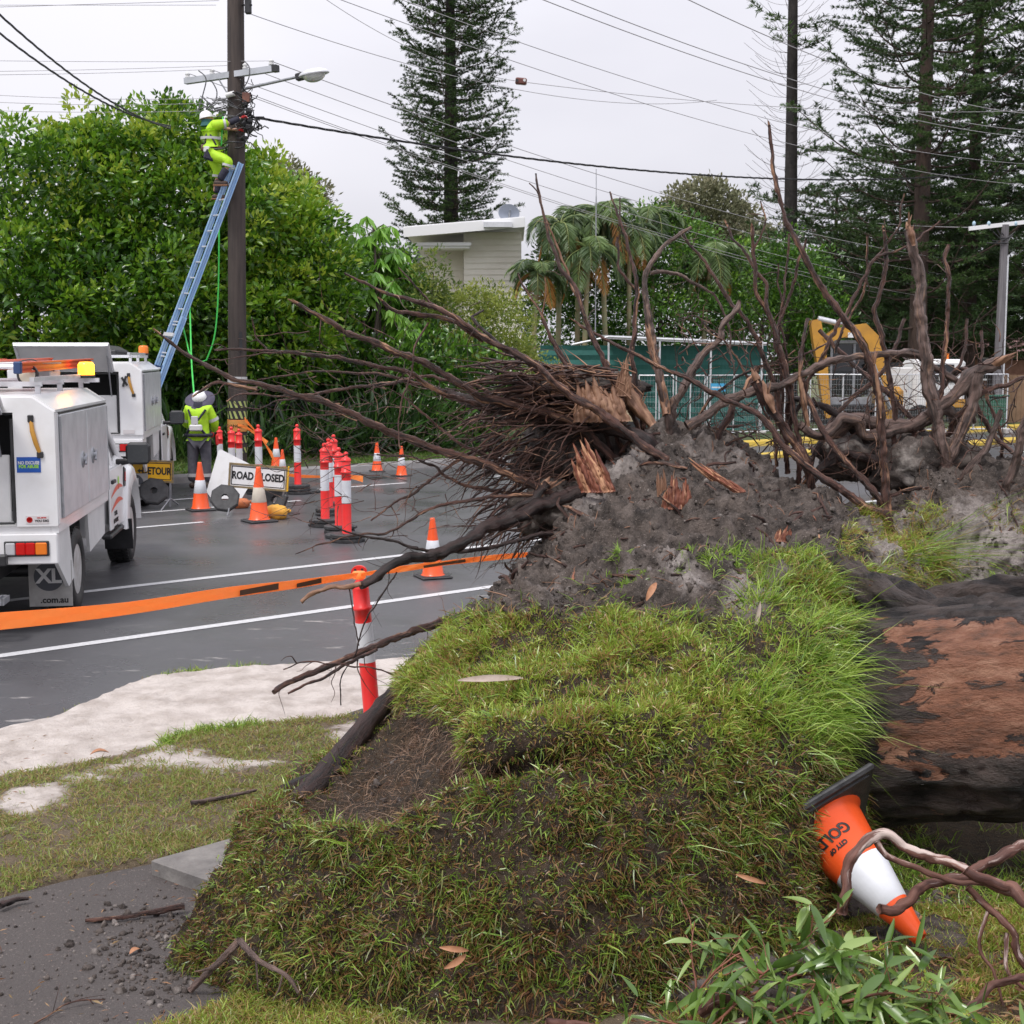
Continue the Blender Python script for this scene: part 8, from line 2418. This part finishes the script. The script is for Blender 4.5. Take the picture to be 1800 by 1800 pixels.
# temporary fence panels ----
def fence_panel(a, b, label, h=1.78):
 t = empty('fence_panel', ((a.x + b.x) / 2, (a.y + b.y) / 2, 0), label=label, cat='fence panel', group='temporary wire fence panels')
 mb = MB(); z0 = .16
 A0, B0 = V(a.x, a.y, z0), V(b.x, b.y, z0); A1, B1 = V(a.x, a.y, h), V(b.x, b.y, h)
 for p, q in ((A0, B0), (A1, B1), (A0, A1), (B0, B1), (A0.lerp(B0, .5), A1.lerp(B1, .5))):
  mb.tube([p, q], .021, 6)
 mb.build('frame', M['alum'], t, True)
 mb = MB(); L_ = (b - a).length
 n = int(L_ / .075)
 for k in range(1, n): mb.tube([A0.lerp(B0, k / n), A1.lerp(B1, k / n)], .0035, 3, cap=False)
 m_ = 11
 for k in range(1, m_): mb.tube([A0.lerp(A1, k / m_), B0.lerp(B1, k / m_)], .0035, 3, cap=False)
 mb.build('wire_mesh', M['steel'], t, True)
 mb = MB(); 
 for p in (a, b): mb.box((p.x, p.y, .09), (.22, .6, .16), bev=.02)
 mb.build('feet', mat('fence_foot', (.42, .40, .38), .8), t, True)['kind'] = 'stuff'
pts_ = [(980, 770, 39), (1120, 770, 38.2), (1185, 773, 38), (1240, 775, 38), (1335, 770, 39.5), (1420, 768, 40.5), (1540, 772, 40), (1650, 770, 40.5), (1770, 765, 41)]
pl = ['panel left of the broken stump', 'panel in front of the left part of the green shed', 'narrow panel with the blue notice beside it', 'panel in front of the right part of the green shed', 'panel left of the excavator', 'panel in front of the excavator tracks', 'panel in front of the white site truck', 'panel at the right end by the green bin']
for i in range(len(pts_) - 1):
 a = V((pts_[i][0] - 900) / F * pts_[i][2], pts_[i][2], 0); b = V((pts_[i + 1][0] - 900) / F * pts_[i + 1][2], pts_[i + 1][2], 0)
 d = (b - a).normalized() * .04
 fence_panel(a + d, b - d, 'temporary wire fence ' + pl[i])
mb = MB(); q = at(1262, 681, 37.9); mb.box((0, 0, 0), (.42, .01, .22)); mb.box((0, -.006, -.0), (.34, .002, .04), mi=1)
o = mb.build('notice_board', [mat('notice_blue', (.06, .35, .62), .5), M['white_flat']]); o.location = q; tag(o, 'small blue and white notice tied to the wire fence', 'notice')
# ---- excavator ----
YX = 44
ex = empty('excavator', V(at(1490, 700, YX).x, YX, 0), label='yellow excavator with its folded arm raised behind the wire fence', cat='excavator')
def X(px, py, dy=0): return at(px, py, YX + dy)
def beam(mb, pts, w, th, mi=0):
 """flat sided boom: list of (px,py,halfheight px)"""
 k = YX / F; top = []; bot = []
 for i, (x, y, h) in enumerate(pts):
  a = Vector((pts[max(i - 1, 0)][0], pts[max(i - 1, 0)][1])); b = Vector((pts[min(i + 1, len(pts) - 1)][0], pts[min(i + 1, len(pts) - 1)][1]))
  d = (b - a).normalized(); nn = Vector((-d.y, d.x))
  top.append(X(x - nn.x * h, y - nn.y * h, -w / 2)); bot.append(X(x + nn.x * h, y + nn.y * h, -w / 2))
 n = len(pts); vs = top + bot + [p + V(0, w, 0) for p in top] + [p + V(0, w, 0) for p in bot]
 fs = []
 for i in range(n - 1):
  fs += [(i, i + 1, n + i + 1, n + i), (2 * n + i, 3 * n + i, 3 * n + i + 1, 2 * n + i + 1), (i, 2 * n + i, 2 * n + i + 1, i + 1), (n + i, n + i + 1, 3 * n + i + 1, 3 * n + i)]
 fs += [(0, n, 3 * n, 2 * n), (n - 1, 3 * n - 1, 4 * n - 1, 2 * n - 1)]
 mb.add(vs, fs, mi)
mb = MB(); beam(mb, [(1434, 562, 9), (1440, 600, 10), (1446, 640, 9), (1452, 700, 7), (1456, 735, 5)], .34, 0); mb.build('dipper_arm', M['yellow'], ex, True)
mb = MB(); beam(mb, [(1450, 600, 7), (1475, 585, 9), (1520, 580, 12), (1538, 600, 13), (1548, 650, 12), (1556, 720, 12), (1562, 760, 10)], .42, 0); mb.build('boom', M['yellow'], ex, True)
mb = MB(); mb.cyl(X(1438, 560, -.1), X(1468, 567, -.1), .09, n=12); mb.cyl(X(1466, 567, -.1), X(1500, 572, -.1), .05, n=12, mi=1); mb.cyl(X(1535, 640, -.35), X(1565, 720, -.35), .07, n=12, mi=1); mb.build('hydraulic_ram', [M['alum'], M['steel']], ex, True)
mb = MB()
cx0, cx1 = X(1462, 640).x, X(1536, 640).x; zc0, zc1 = X(1500, 700).z, X(1500, 598).z
mb.box(((cx0 + cx1) / 2, YX + .9, zc1 - .06), (cx1 - cx0 + .06, 1.4, .12), bev=.03)
for x in (cx0 + .04, cx1 - .04, (cx0 + cx1) / 2 + .1):
 for y in (YX + .25, YX + 1.55): mb.box((x, y, (zc0 + zc1) / 2), (.07, .07, zc1 - zc0))
mb.box(((cx0 + cx1) / 2, YX + .9, zc0 - .1), (cx1 - cx0 + .05, 1.4, .25), bev=.03)
mb.build('cab', M['steel'], ex, True)
mb = MB(); mb.box(((cx0 + cx1) / 2, YX + .9, (zc0 + zc1) / 2), (cx1 - cx0 - .06, 1.25, zc1 - zc0 - .14)); mb.build('cab_glass', M['glass'], ex, True)
mb = MB(); mb.box(X(1505, 728, .9), (1.8, 2.0, .5), bev=.12); mb.box(X(1560, 700, 1.6), (.8, 1.2, .8), bev=.15); mb.build('engine_cover', M['yellow'], ex, True)
mb = MB(); mb.box(X(1500, 589, -.24), (.34, .02, .16)); mb.build('number_plate', M['sign_white'], ex, True)
for dx in (-.2,):
 mb = MB(); n = 26
 pr = []
 for i in range(n):
  a = 2 * math.pi * i / n; pr.append((1.45 * (1 if math.cos(a) > 0 else -1) * min(1, abs(math.cos(a)) * 1.35 + 0) , .32 * math.sin(a)))
 pr2 = [(1.1 + .33 * math.cos(a), .33 * math.sin(a)) for a in np.linspace(-math.pi / 2, math.pi / 2, 9)] + [(-1.1 + .33 * math.cos(a), .33 * math.sin(a)) for a in np.linspace(math.pi / 2, 3 * math.pi / 2, 9)]
 for y in (YX - .1, YX + 1.6):
  mb.prism(pr2, .42, M=Matrix.Translation((X(1510, 760).x, y + .42, .42)) @ Matrix.Rotation(math.pi / 2, 4, 'X'))
 mb.build('tracks', M['black'], ex, True)
st_ = empty('site_truck', V(at(1640, 700, 46).x, 46, 0), label='small white boxy site truck with an amber light behind the wire fence', cat='truck')
def Y4(px, py, dy=0): return at(px, py, 46 + dy)
mb = MB(); c = Y4(1640, 680, .8); mb.box((c.x, 46.8, 1.35), (1.75, 1.5, 1.75), bev=.12); mb.build('cab', M['white'], st_, True)
mb = MB(); mb.box((c.x - .1, 46.03, 1.75), (1.1, .03, .6)); mb.build('window', M['glass'], st_, True)
mb = MB(); mb.box((c.x - 1.5, 46.9, 1.2), (1.3, 1.4, 1.5), bev=.04); mb.build('box_body', M['white_flat'], st_, True)
mb = MB(); mb.box((c.x + .2, 46.0, .75), (1.3, .06, .3), bev=.02); mb.build('bumper', M['yellow'], st_, True)
for x in (-.65, .65):
 mb = MB(); mb.cyl((c.x + x, 46.0, .35), (c.x + x, 46.3, .35), .35, n=20); mb.build('wheel', M['tyre'], st_, True)
mb = MB(); q = Y4(1668, 622, .3); mb.cyl((q.x, 46.5, 2.2), (q.x, 46.5, 2.42), .07, n=12); mb.build('beacon', M['amber'], st_, True)
bn = empty('wheelie_bin', V(at(1745, 720, 43).x, 43, 0), label='dark green wheelie bin near the far power pole', cat='rubbish bin')
mb = MB(); q = at(1745, 720, 43); mb.box((q.x, 43, .55), (.62, .6, .95), taper=1.15); mb.build('bin_body', mat('bin_green', (.03, .12, .07), .5), bn, True)
mb = MB(); mb.box((q.x, 42.98, 1.06), (.76, .76, .07), rot=(R(-5), 0, 0), bev=.02); mb.build('lid', mat('bin_lid', (.02, .10, .06), .5), bn, True)
for x in (-.25, .25):
 mb = MB(); mb.cyl((q.x + x, 43.3, .1), (q.x + x + .05, 43.3, .1), .1, n=12); mb.build('wheel', M['black'], bn, True)
ym = empty('road_roller', V(at(1050, 700, 36).x, 36, 0), label='beige and yellow machine parked behind the broken stump', cat='machine')
q = at(1050, 700, 36)
mb = MB(); mb.box((at(1035, 690, 36).x, 36.6, 1.0), (2.6, 1.4, 1.0), bev=.1); mb.build('beige_body', mat('beige_paint', (.5, .40, .27), .5), ym, True)
mb = MB(); n = 12; pr = [(1.35 * math.cos(a) * .75, .32 * math.sin(a)) for a in np.linspace(0, math.pi, 10)]
mb.prism(pr, 1.3, M=Matrix.Translation((at(1072, 690, 36).x, 37.2, 1.48)) @ Matrix.Rotation(math.pi / 2, 4, 'X')); mb.build('yellow_hood', M['yellow_paint'], ym, True)
for x in (-.9, .9):
 mb = MB(); mb.cyl((q.x + x, 35.9, .4), (q.x + x, 37.2, .4), .4, n=24); mb.build('wheel', M['black'], ym, True)
for k, (x, y, x2, y2) in enumerate([(1330, 798, 1440, 789), (1440, 775, 1540, 768), (1680, 778, 1800, 768)]):
 a, b = gnd(x, y, .1), gnd(x2, y2, .1); d = (b - a).normalized(); nn = V(-d.y, d.x, 0) * .35
 mb = MB(); vs = [a - nn, b - nn, b + nn, a + nn]; vs = [(p.x, p.y, .01) for p in vs] + [(p.x, p.y, .08 + .002 * k) for p in vs]
 mb.add(vs, [(4, 5, 6, 7), (0, 1, 5, 4), (1, 2, 6, 5), (2, 3, 7, 6), (3, 0, 4, 7)]); o = mb.build('kerb', M['yellow_paint']); tag(o, kind='structure')
# ---- NEAR GROUND COVER
gx, gy, gz, dS, dP, dR, GS = VERGE
def sample_verge(n, w):
 ww = w.ravel(); ww = ww / ww.sum(); k = RS.choice(ww.size, n, p=ww)
 return np.stack([gx.ravel()[k] + RS.uniform(-.018, .018, n), gy.ravel()[k] + RS.uniform(-.018, .018, n), gz.ravel()[k] - .003], 1)
gpx, gpy = px_of(gx, gy, gz)
nzv = npnoise(np.stack([gx.ravel(), gy.ravel(), gx.ravel() * 0], 1), 1.7, 22, 4).reshape(gx.shape)
nzt = npnoise(np.stack([gx.ravel(), gy.ravel(), gx.ravel() * 0], 1), 9.0, 24, 2).reshape(gx.shape)
okz = (dS < .02) & (dP < .02) & (dR < -.05)
vis = (gpx > -80) & (gpx < 1880) & (gpy < 1880)
left = okz & vis & (gpx < 760)
wl = left * np.clip(.75 + .8 * nzv - GS * 1.1 + .5 * nzt, 0.02, 1.6)
M['grass_verge'] = leafmat('thin_verge_grass', [(.30, .20, .10), (.36, .28, .12), (.22, .24, .06), (.20, .28, .06), (.28, .36, .09)], .5, .3, .35)
def gg(name, n, w, lmin, lmax, m, wd, spread=.6, clump=5, cs=.016):
 P = np.repeat(sample_verge(n // clump, w), clump, 0); P[:, :2] += RS.normal(0, cs, (len(P), 2)); 
 return ground_grass(name, P, lmin, lmax, M[m], wd, (0, 1), 1.0, spread)
gg('grass', 42000, wl, .022, .06, 'grass_verge', (.0035, .006), .8)
edge_ = left * np.clip(1 - np.abs(dP + .15) / .18, 0, 1)
gg('grass', 5000, edge_, .03, .08, 'grass_verge', (.003, .0055), .55, 8)
gg('grass', 1300, okz * vis * (gpx > 280) * (gpx < 460) * np.clip(1 - np.abs(dS + .02) / .1, 0, 1) + 1e-9 * okz, .05, .11, 'grass_long', (.004, .007), .8, 10, .02)
low = okz & vis & (gpx > 150) & (gpx < 700) & (gpy > 1600)
gg('grass', 16000, low * np.clip(.8 + .6 * nzv, .1, 2), .03, .075, 'grass', (.003, .0048), .7)
rt = okz & vis & (gpx > 1180) & (gpy > 1430)
gg('grass', 34000, rt * np.clip(.5 + .9 * nzv + .6 * nzt, .02, 2) * (gpy > 1600), .03, .085, 'grass', (.003, .0048), .7)
gg('grass', 5000, rt * (gpy < 1600) * np.clip(.3 + nzv, .02, 1), .06, .17, 'grass_long', (.003, .005), .7, 8)
fx = RS.uniform(0, 1, 380)
P = np.array([tuple(gnd(300 - 190 * abs(RS.normal(0, .45)) + 40 * RS.rand(), 1600 + 150 * f + RS.normal(0, 22), .024)) for f in fx])
lumps('soil_clods', P, np.abs(RS.normal(0, .006, len(P))) + .002, M['soil_clod'], None, 'stuff')
P = np.array([tuple(gnd(RS.uniform(0, 330), RS.uniform(1560, 1800), .024)) for f in range(150)])
lumps('path_crumbs', P, np.abs(RS.normal(0, .0035, len(P))) + .0015, M['soil_clod'], None, 'stuff')
P = np.array([tuple(gnd(RS.uniform(1130, 1330), RS.uniform(1580, 1800), .02)) for f in range(900)] + [tuple(gnd(RS.uniform(1540, 1740), RS.uniform(1580, 1660), .02)) for f in range(500)])
lumps('soil_clods', P, np.abs(RS.normal(0, .012, len(P))) + .004, M['soil_clod'], None, 'stuff')
blobs = [(1270, 1680, 4.62, .30, .25, .11), (1400, 1620, 4.85, .22, .2, .10), (1640, 1620, 5.0, .26, .2, .05), (1480, 1520, 5.35, .25, .2, .12)]
for i, (x, y, Y, a, b, c) in enumerate(blobs):
 p = at(x, y, Y); o = blob('soil_heap', V(p.x, p.y, .02), (a, b, c), M['soil_clod'], 30 + i, None, .3, 72); tag(o, ['low dark soil heap behind the eucalyptus leaves', 'dark soil spilled beside the fallen cone', 'reddish soil patch right of the fallen cone tip', 'soil under the base of the fallen cone'][i], 'soil heap')
# sticks ----
def stick(pts, r0, r1, m, name, label, cat='stick', group=None, tw=0, crook=.006):
 W = [tuple(p) for p in pts]; l = Limb(); rr = list(np.linspace(r0, r1, len(W)))
 Cc, r, T = l.add(W, rr, n=12, step=.01, rough_=.34, seed=random.random() * 50, crook=crook)
 for k in range(tw):
  i = int(random.uniform(.2, .9) * len(Cc)); d = unit(T[i] + RS.normal(size=3) * .7); q = [Cc[i], Cc[i] + d * .05, Cc[i] + d * .1 + RS.normal(size=3) * .01]
  l.add(q, [r[i] * .5, r[i] * .4, r[i] * .15], n=5, step=.012, cap=False)
 o = l.build(name, M[m], None)
 if label: tag(o, label, cat, group)
 return o
GSK = 'broken sticks lying around the mound'
stick([gnd(150, 1618, .035), gnd(210, 1612, .04), gnd(260, 1604, .045), gnd(325, 1590, .06)], .007, .013, 'root', 'stick', 'dark stick lying across the asphalt path', group=GSK)
stick([gnd(335, 1412, .06), gnd(380, 1405, .06), gnd(415, 1396, .07), gnd(450, 1390, .06)], .012, .008, 'root_grey', 'stick', 'grey brown stick on the grass behind the concrete slab', group=GSK)
stick([at(335, 1740, 4.6), at(375, 1700, 4.55), at(422, 1655, 4.55)], .011, .013, 'root_grey', 'stick', 'thick bent twig leaning against the low turf flap', group=GSK, tw=1)
stick([at(422, 1655, 4.55), at(455, 1688, 4.46), at(505, 1715, 4.40), at(525, 1745, 4.38)], .012, .005, 'root_grey', 'stick', 'thin forked twig curving down over the turf', group=GSK, tw=3)
stick([gnd(60, 1800, .03), gnd(100, 1775, .035), gnd(140, 1762, .04), gnd(185, 1757, .03)], .003, .003, 'root', 'stick', 'fine reddish twig at the bottom left of the path', group=GSK, tw=3)
stick([gnd(0, 1592, .05), gnd(25, 1582, .05), gnd(50, 1578, .05)], .014, .008, 'root_black', 'stick', 'short black stick at the left edge of the path', group=GSK)
stick([gnd(520, 1345, .05), gnd(545, 1360, .07), gnd(575, 1372, .05)], .008, .005, 'root', 'stick', 'curved twig on the grass beside the hollow', group=GSK, tw=2)
def curled_leaf(loc, L_, W_, rz, m, label, tilt=(0, 0), curl=.5):
 mb = MB(); n = 9; vs = []
 for i in range(n):
  t = i / (n - 1); w = W_ * math.sin(math.pi * (t * .92 + .04)) ** .8; x = L_ * (t - .5); z = curl * L_ * (.25 - (t - .5) ** 2) 
  for s_ in (-1, 0, 1): vs.append((x, s_ * w * .5, z + abs(s_) * w * .25))
 mb.add(vs, [(i * 3 + j, (i + 1) * 3 + j, (i + 1) * 3 + j + 1, i * 3 + j + 1) for i in range(n - 1) for j in range(2)], 0, True)
 o = mb.build('dry_leaf', m); o.location = loc; o.rotation_euler = (tilt[0], tilt[1], rz); tag(o, label, 'fallen leaf', 'dry brown leaves fallen on the turf and path'); return o
M['dry'] = mat('dry_leaf', (.42, .20, .10), .6, (.28, .12, .06), 30.0)
M['dry_pale'] = mat('pale_bark_strip', (.42, .34, .29), .7, (.30, .23, .19), 20.0)
curled_leaf(at(798, 1668, 4.34), .10, .020, .2, M['dry'], 'upper curled brown leaf low on the turf face', (1.2, .2))
curled_leaf(at(800, 1690, 4.33), .09, .024, .6, M['dry'], 'lower curled brown leaf low on the turf face', (1.2, -.3))
curled_leaf(at(862, 1194, 5.35), .26, .030, .03, M['dry_pale'], 'long pale bark strip lying on the turf shelf', (.9, -.03), .05)
curled_leaf(at(1320, 1545, 4.72), .11, .018, -.3, M['dry'], 'narrow brown leaf on the turf left of the fallen cone', (1.2, .2))
curled_leaf(at(1145, 1040, 5.95), .10, .03, .8, M['dry'], 'brown leaf standing in the grass below the bare soil', (.6, -.8))
curled_leaf(gnd(175, 1325, .06), .10, .05, .4, M['dry'], 'orange brown leaf on the pale sand')
curled_leaf(gnd(238, 1673, .03), .05, .03, .9, M['dry'], 'small orange leaf on the asphalt path')
curled_leaf(at(1330, 1085, 5.85), .16, .022, 1.1, M['dry_pale'], 'grey brown bark strip beside the sandy pocket', (.9, -.9), .1)
# ---- EUCALYPTUS BRANCHES
M['euc_bark'] = barkmat('smooth_branch_bark', (.06, .022, .016), (.20, .09, .065), (.50, .40, .36), 30, .68, .54, .60, .004)
M['euc_red'] = barkmat('red_twig_bark', (.15, .05, .03), (.28, .11, .06), (.45, .25, .17), 30, .5, .6, .7, .001)
M['euc_leaf'] = leafmat('eucalyptus_leaves', [(.05, .10, .018), (.09, .17, .03), (.15, .25, .05), (.28, .38, .12)], .35, .2, .5)
M['euc_new'] = leafmat('eucalyptus_buds', [(.30, .36, .05), (.45, .48, .10)], .5, .2, .3)
GB = 'fallen branches around the orange cone'
def branch(name, label, main, r0, r1, subs=(), m='euc_bark', group=GB):
 t = None
 o = stick([at(*p) for p in main], r0, r1, m, name, label, 'branch', group, 0, .022)
 for (pts, a, b) in subs:
  l = Limb(); l.add([tuple(at(*p)) for p in pts], list(np.linspace(a, b, len(pts))), n=9, step=.012, rough_=.2, seed=random.random() * 50, crook=.008); l.build('side_branch', M[m], o)
 return o
branch('fallen_branch', 'thick bent branch hooked over the fallen cone', [(1480,1605,4.62),(1484,1560,4.62),(1498,1510,4.66),(1530,1476,4.68),(1575,1478,4.66),(1640,1504,4.62),(1695,1534,4.58),(1760,1562,4.52),(1830,1585,4.5)], .019, .016,
       [([(1540,1480,4.66),(1560,1505,4.64),(1620,1530,4.60),(1680,1548,4.58),(1740,1556,4.54),(1830,1600,4.5)], .012, .009)])
branch('fallen_branch', 'brown branch rising behind the hooked branch from the cone to the right edge', [(1545,1598,4.60),(1580,1598,4.62),(1612,1570,4.66),(1650,1548,4.70),(1700,1540,4.7),(1740,1520,4.75),(1800,1490,4.8),(1860,1455,4.85)], .018, .018)
branch('fallen_branch', 'pale knobbly branch end crossing at the right edge', [(1698,1528,4.50),(1720,1545,4.48),(1760,1562,4.46),(1800,1580,4.42),(1870,1640,4.4)], .017, .02)
branch('fallen_branch', 'red brown branch curving down the right edge', [(1700,1560,4.56),(1740,1592,4.52),(1775,1640,4.46),(1800,1690,4.42),(1830,1730,4.4)], .012, .012,
       [([(1738,1600,4.52),(1724,1640,4.5),(1724,1675,4.48),(1745,1710,4.44),(1764,1770,4.4)], .007, .005), ([(1770,1640,4.46),(1768,1690,4.42),(1785,1725,4.4),(1830,1760,4.4)], .008, .006)])
branch('fallen_branch', 'dark curved branch low at the bottom right corner', [(1660,1778,4.35),(1700,1772,4.35),(1730,1735,4.36),(1780,1712,4.36),(1840,1718,4.36)], .015, .012)
branch('fallen_branch', 'pale green broken branch end at the bottom centre right', [(1232,1778,4.28),(1262,1765,4.26),(1290,1750,4.24),(1320,1742,4.22)], .02, .014)
branch('fallen_branch', 'red brown branch along the bottom edge under the leaves', [(1275,1808,4.12),(1320,1790,4.1),(1380,1775,4.08),(1450,1790,4.06),(1540,1815,4.05)], .012, .009)
branch('fallen_branch', 'thin pale branch at the bottom edge beside the broken end', [(960,1797,4.26),(1000,1803,4.26),(1060,1812,4.2)], .012, .012)
def euc_spray(name, label, mains, n_leaf, seed, Ymid, lmin=.09, lmax=.16, buds=0):
 """leafy spray: twigs (child meshes) with lance shaped leaves"""
 st = random.getstate(); random.seed(seed)
 c = at(*mains[0][0]); t = empty(name, (c.x, c.y, 0), label=label, cat='leafy branch', group='eucalyptus sprays in the foreground')
 l = Limb(); anch = []
 for pts in mains:
  Cc, r, T = l.add([tuple(at(*p)) for p in pts], list(np.linspace(.0055, .0018, len(pts))), n=6, step=.012, rough_=.15, seed=random.random() * 40, crook=.008)
  for k in range(int(len(Cc) * .32)):
   i = random.randrange(2, len(Cc)); d = unit(T[i] * .6 + RS.normal(size=3) * .7); L_ = random.uniform(.05, .17)
   q = [Cc[i], Cc[i] + d * L_ * .5 + RS.normal(size=3) * .01, Cc[i] + d * L_ + RS.normal(size=3) * .014]
   C2, r2, T2 = l.add(q, [.0022, .0016, .0008], n=4, step=.015, cap=False, crook=.003)
   anch += [(C2[j], T2[j]) for j in range(len(C2) // 3, len(C2))]
  anch += [(Cc[j], T[j]) for j in range(len(Cc) // 3, len(Cc))]
 l.build('twigs', M['euc_red'], t)
 n = n_leaf; k = 8; vs = np.zeros((n, k * 3, 3)); vv = np.zeros(n)
 for a in range(n):
  p, T_ = anch[random.randrange(len(anch))]
  d = unit(T_ * .5 + RS.normal(size=3) * .75 + np.array([.0, -.12, -.1])); s_ = unit(np.cross(d, unit(np.array([0, -.35, 1.0]) + RS.normal(size=3) * .5))); nn = np.cross(s_, d)
  if nn[2] < 0: nn = -nn
  L_ = random.uniform(lmin, lmax); W_ = L_ * random.uniform(.12, .24); cur = random.uniform(-.5, .5); dr = random.uniform(.05, .45)
  for i in range(k):
   u = i / (k - 1); w = W_ * .5 * (math.sin(math.pi * min(1, u ** .75 * .97 + .02)) ** .9 + .01)
   c_ = p + d * L_ * u + s_ * cur * L_ * .35 * u * u + np.array([0, 0, -1]) * dr * L_ * .6 * u * u
   for j, sj in enumerate((-1, 0, 1)): vs[a, i * 3 + j] = c_ + s_ * sj * w + nn * abs(sj) * w * .35
  vv[a] = random.random()
 f = np.array([(i * 3 + j, (i + 1) * 3 + j, (i + 1) * 3 + j + 1, i * 3 + j + 1) for i in range(k - 1) for j in range(2)])
 fs = (f[None] + (np.arange(n) * k * 3)[:, None, None]).reshape(-1, 4)
 np_mesh('leaves', vs.reshape(-1, 3), fs, M['euc_leaf'], t, {'v': np.repeat(vv, k * 3)}, smooth=True)
 if buds:
  P = []; D = []
  for a in range(buds):
   p, T_ = anch[random.randrange(len(anch))]
   for q in range(9): P.append(p + RS.normal(size=3) * .006); D.append(unit(RS.normal(size=3) + np.array([0, -.3, .5])))
  P = np.array(P); D = np.array(D); Lb = RS.uniform(.010, .022, len(P))
  leaves_np('buds', P, D, Lb, Lb * .4, RS.rand(len(P)), M['euc_new'], t, .3, 'stuff')
 random.setstate(st)
euc_spray('eucalyptus_spray', 'large leafy eucalyptus spray below the tip of the fallen cone', [
 [(1230,1822,4.15),(1290,1767,4.14),(1340,1712,4.16),(1400,1662,4.2),(1460,1617,4.28)], [(1290,1767,4.14),(1380,1722,4.12),(1470,1682,4.14),(1560,1662,4.2)],
 [(1300,1822,4.08),(1400,1782,4.05),(1500,1742,4.05),(1600,1712,4.1)], [(1400,1822,4.02),(1500,1797,4.0),(1580,1782,4.02),(1650,1762,4.05)], [(1340,1712,4.16),(1300,1682,4.22),(1262,1672,4.3)]], 330, 5, 4.1, .09, .17, buds=34)
euc_spray('eucalyptus_spray', 'smaller eucalyptus spray with red twigs at the left of the large spray', [
 [(1205,1822,4.22),(1222,1752,4.22),(1215,1682,4.28),(1222,1622,4.34)], [(1222,1752,4.22),(1260,1702,4.2),(1330,1662,4.22)], [(1215,1812,4.2),(1160,1792,4.22),(1110,1812,4.2)]], 46, 9, 4.2, .07, .12, buds=2)
euc_spray('eucalyptus_spray', 'eucalyptus leaves along the bottom edge left of the corner branch', [
 [(1020,1837,4.15),(1100,1817,4.12),(1180,1822,4.08)], [(1250,1852,4.0),(1400,1832,3.95),(1560,1822,3.95),(1700,1812,4.0),(1790,1832,4.0)], [(1480,1762,4.0),(1580,1742,4.0),(1650,1742,4.02)]], 120, 12, 4.0, buds=22)
n = 1500
P = np.array([tuple(gnd(RS.uniform(1120, 1820), RS.uniform(1520, 1810), .045 + .02 * RS.rand())) for _ in range(n)])
a = RS.uniform(0, 6.28, n); D = unit(np.stack([np.cos(a), np.sin(a), RS.uniform(-.1, .35, n)], 1)); Ll = RS.uniform(.02, .075, n)
LF['litter'] = leafmat('leaf_litter', [(.10, .035, .018), (.26, .12, .06), (.40, .24, .12), (.16, .12, .05)], .6, .1, .3)
leaves_np('leaf_litter', P, D, Ll, Ll * RS.uniform(.06, .3, n), RS.rand(n), LF['litter'], None, .3, 'stuff')
n = 420
P = np.array([tuple(gnd(RS.uniform(-60, 640), RS.uniform(1275, 1800), .045 + .015 * RS.rand())) for _ in range(n)])
a = RS.uniform(0, 6.28, n); D = unit(np.stack([np.cos(a), np.sin(a), RS.uniform(-.1, .25, n)], 1)); Ll = RS.uniform(.012, .05, n)
leaves_np('leaf_litter', P, D, Ll, Ll * RS.uniform(.06, .25, n), RS.rand(n), LF['litter'], None, .3, 'stuff')
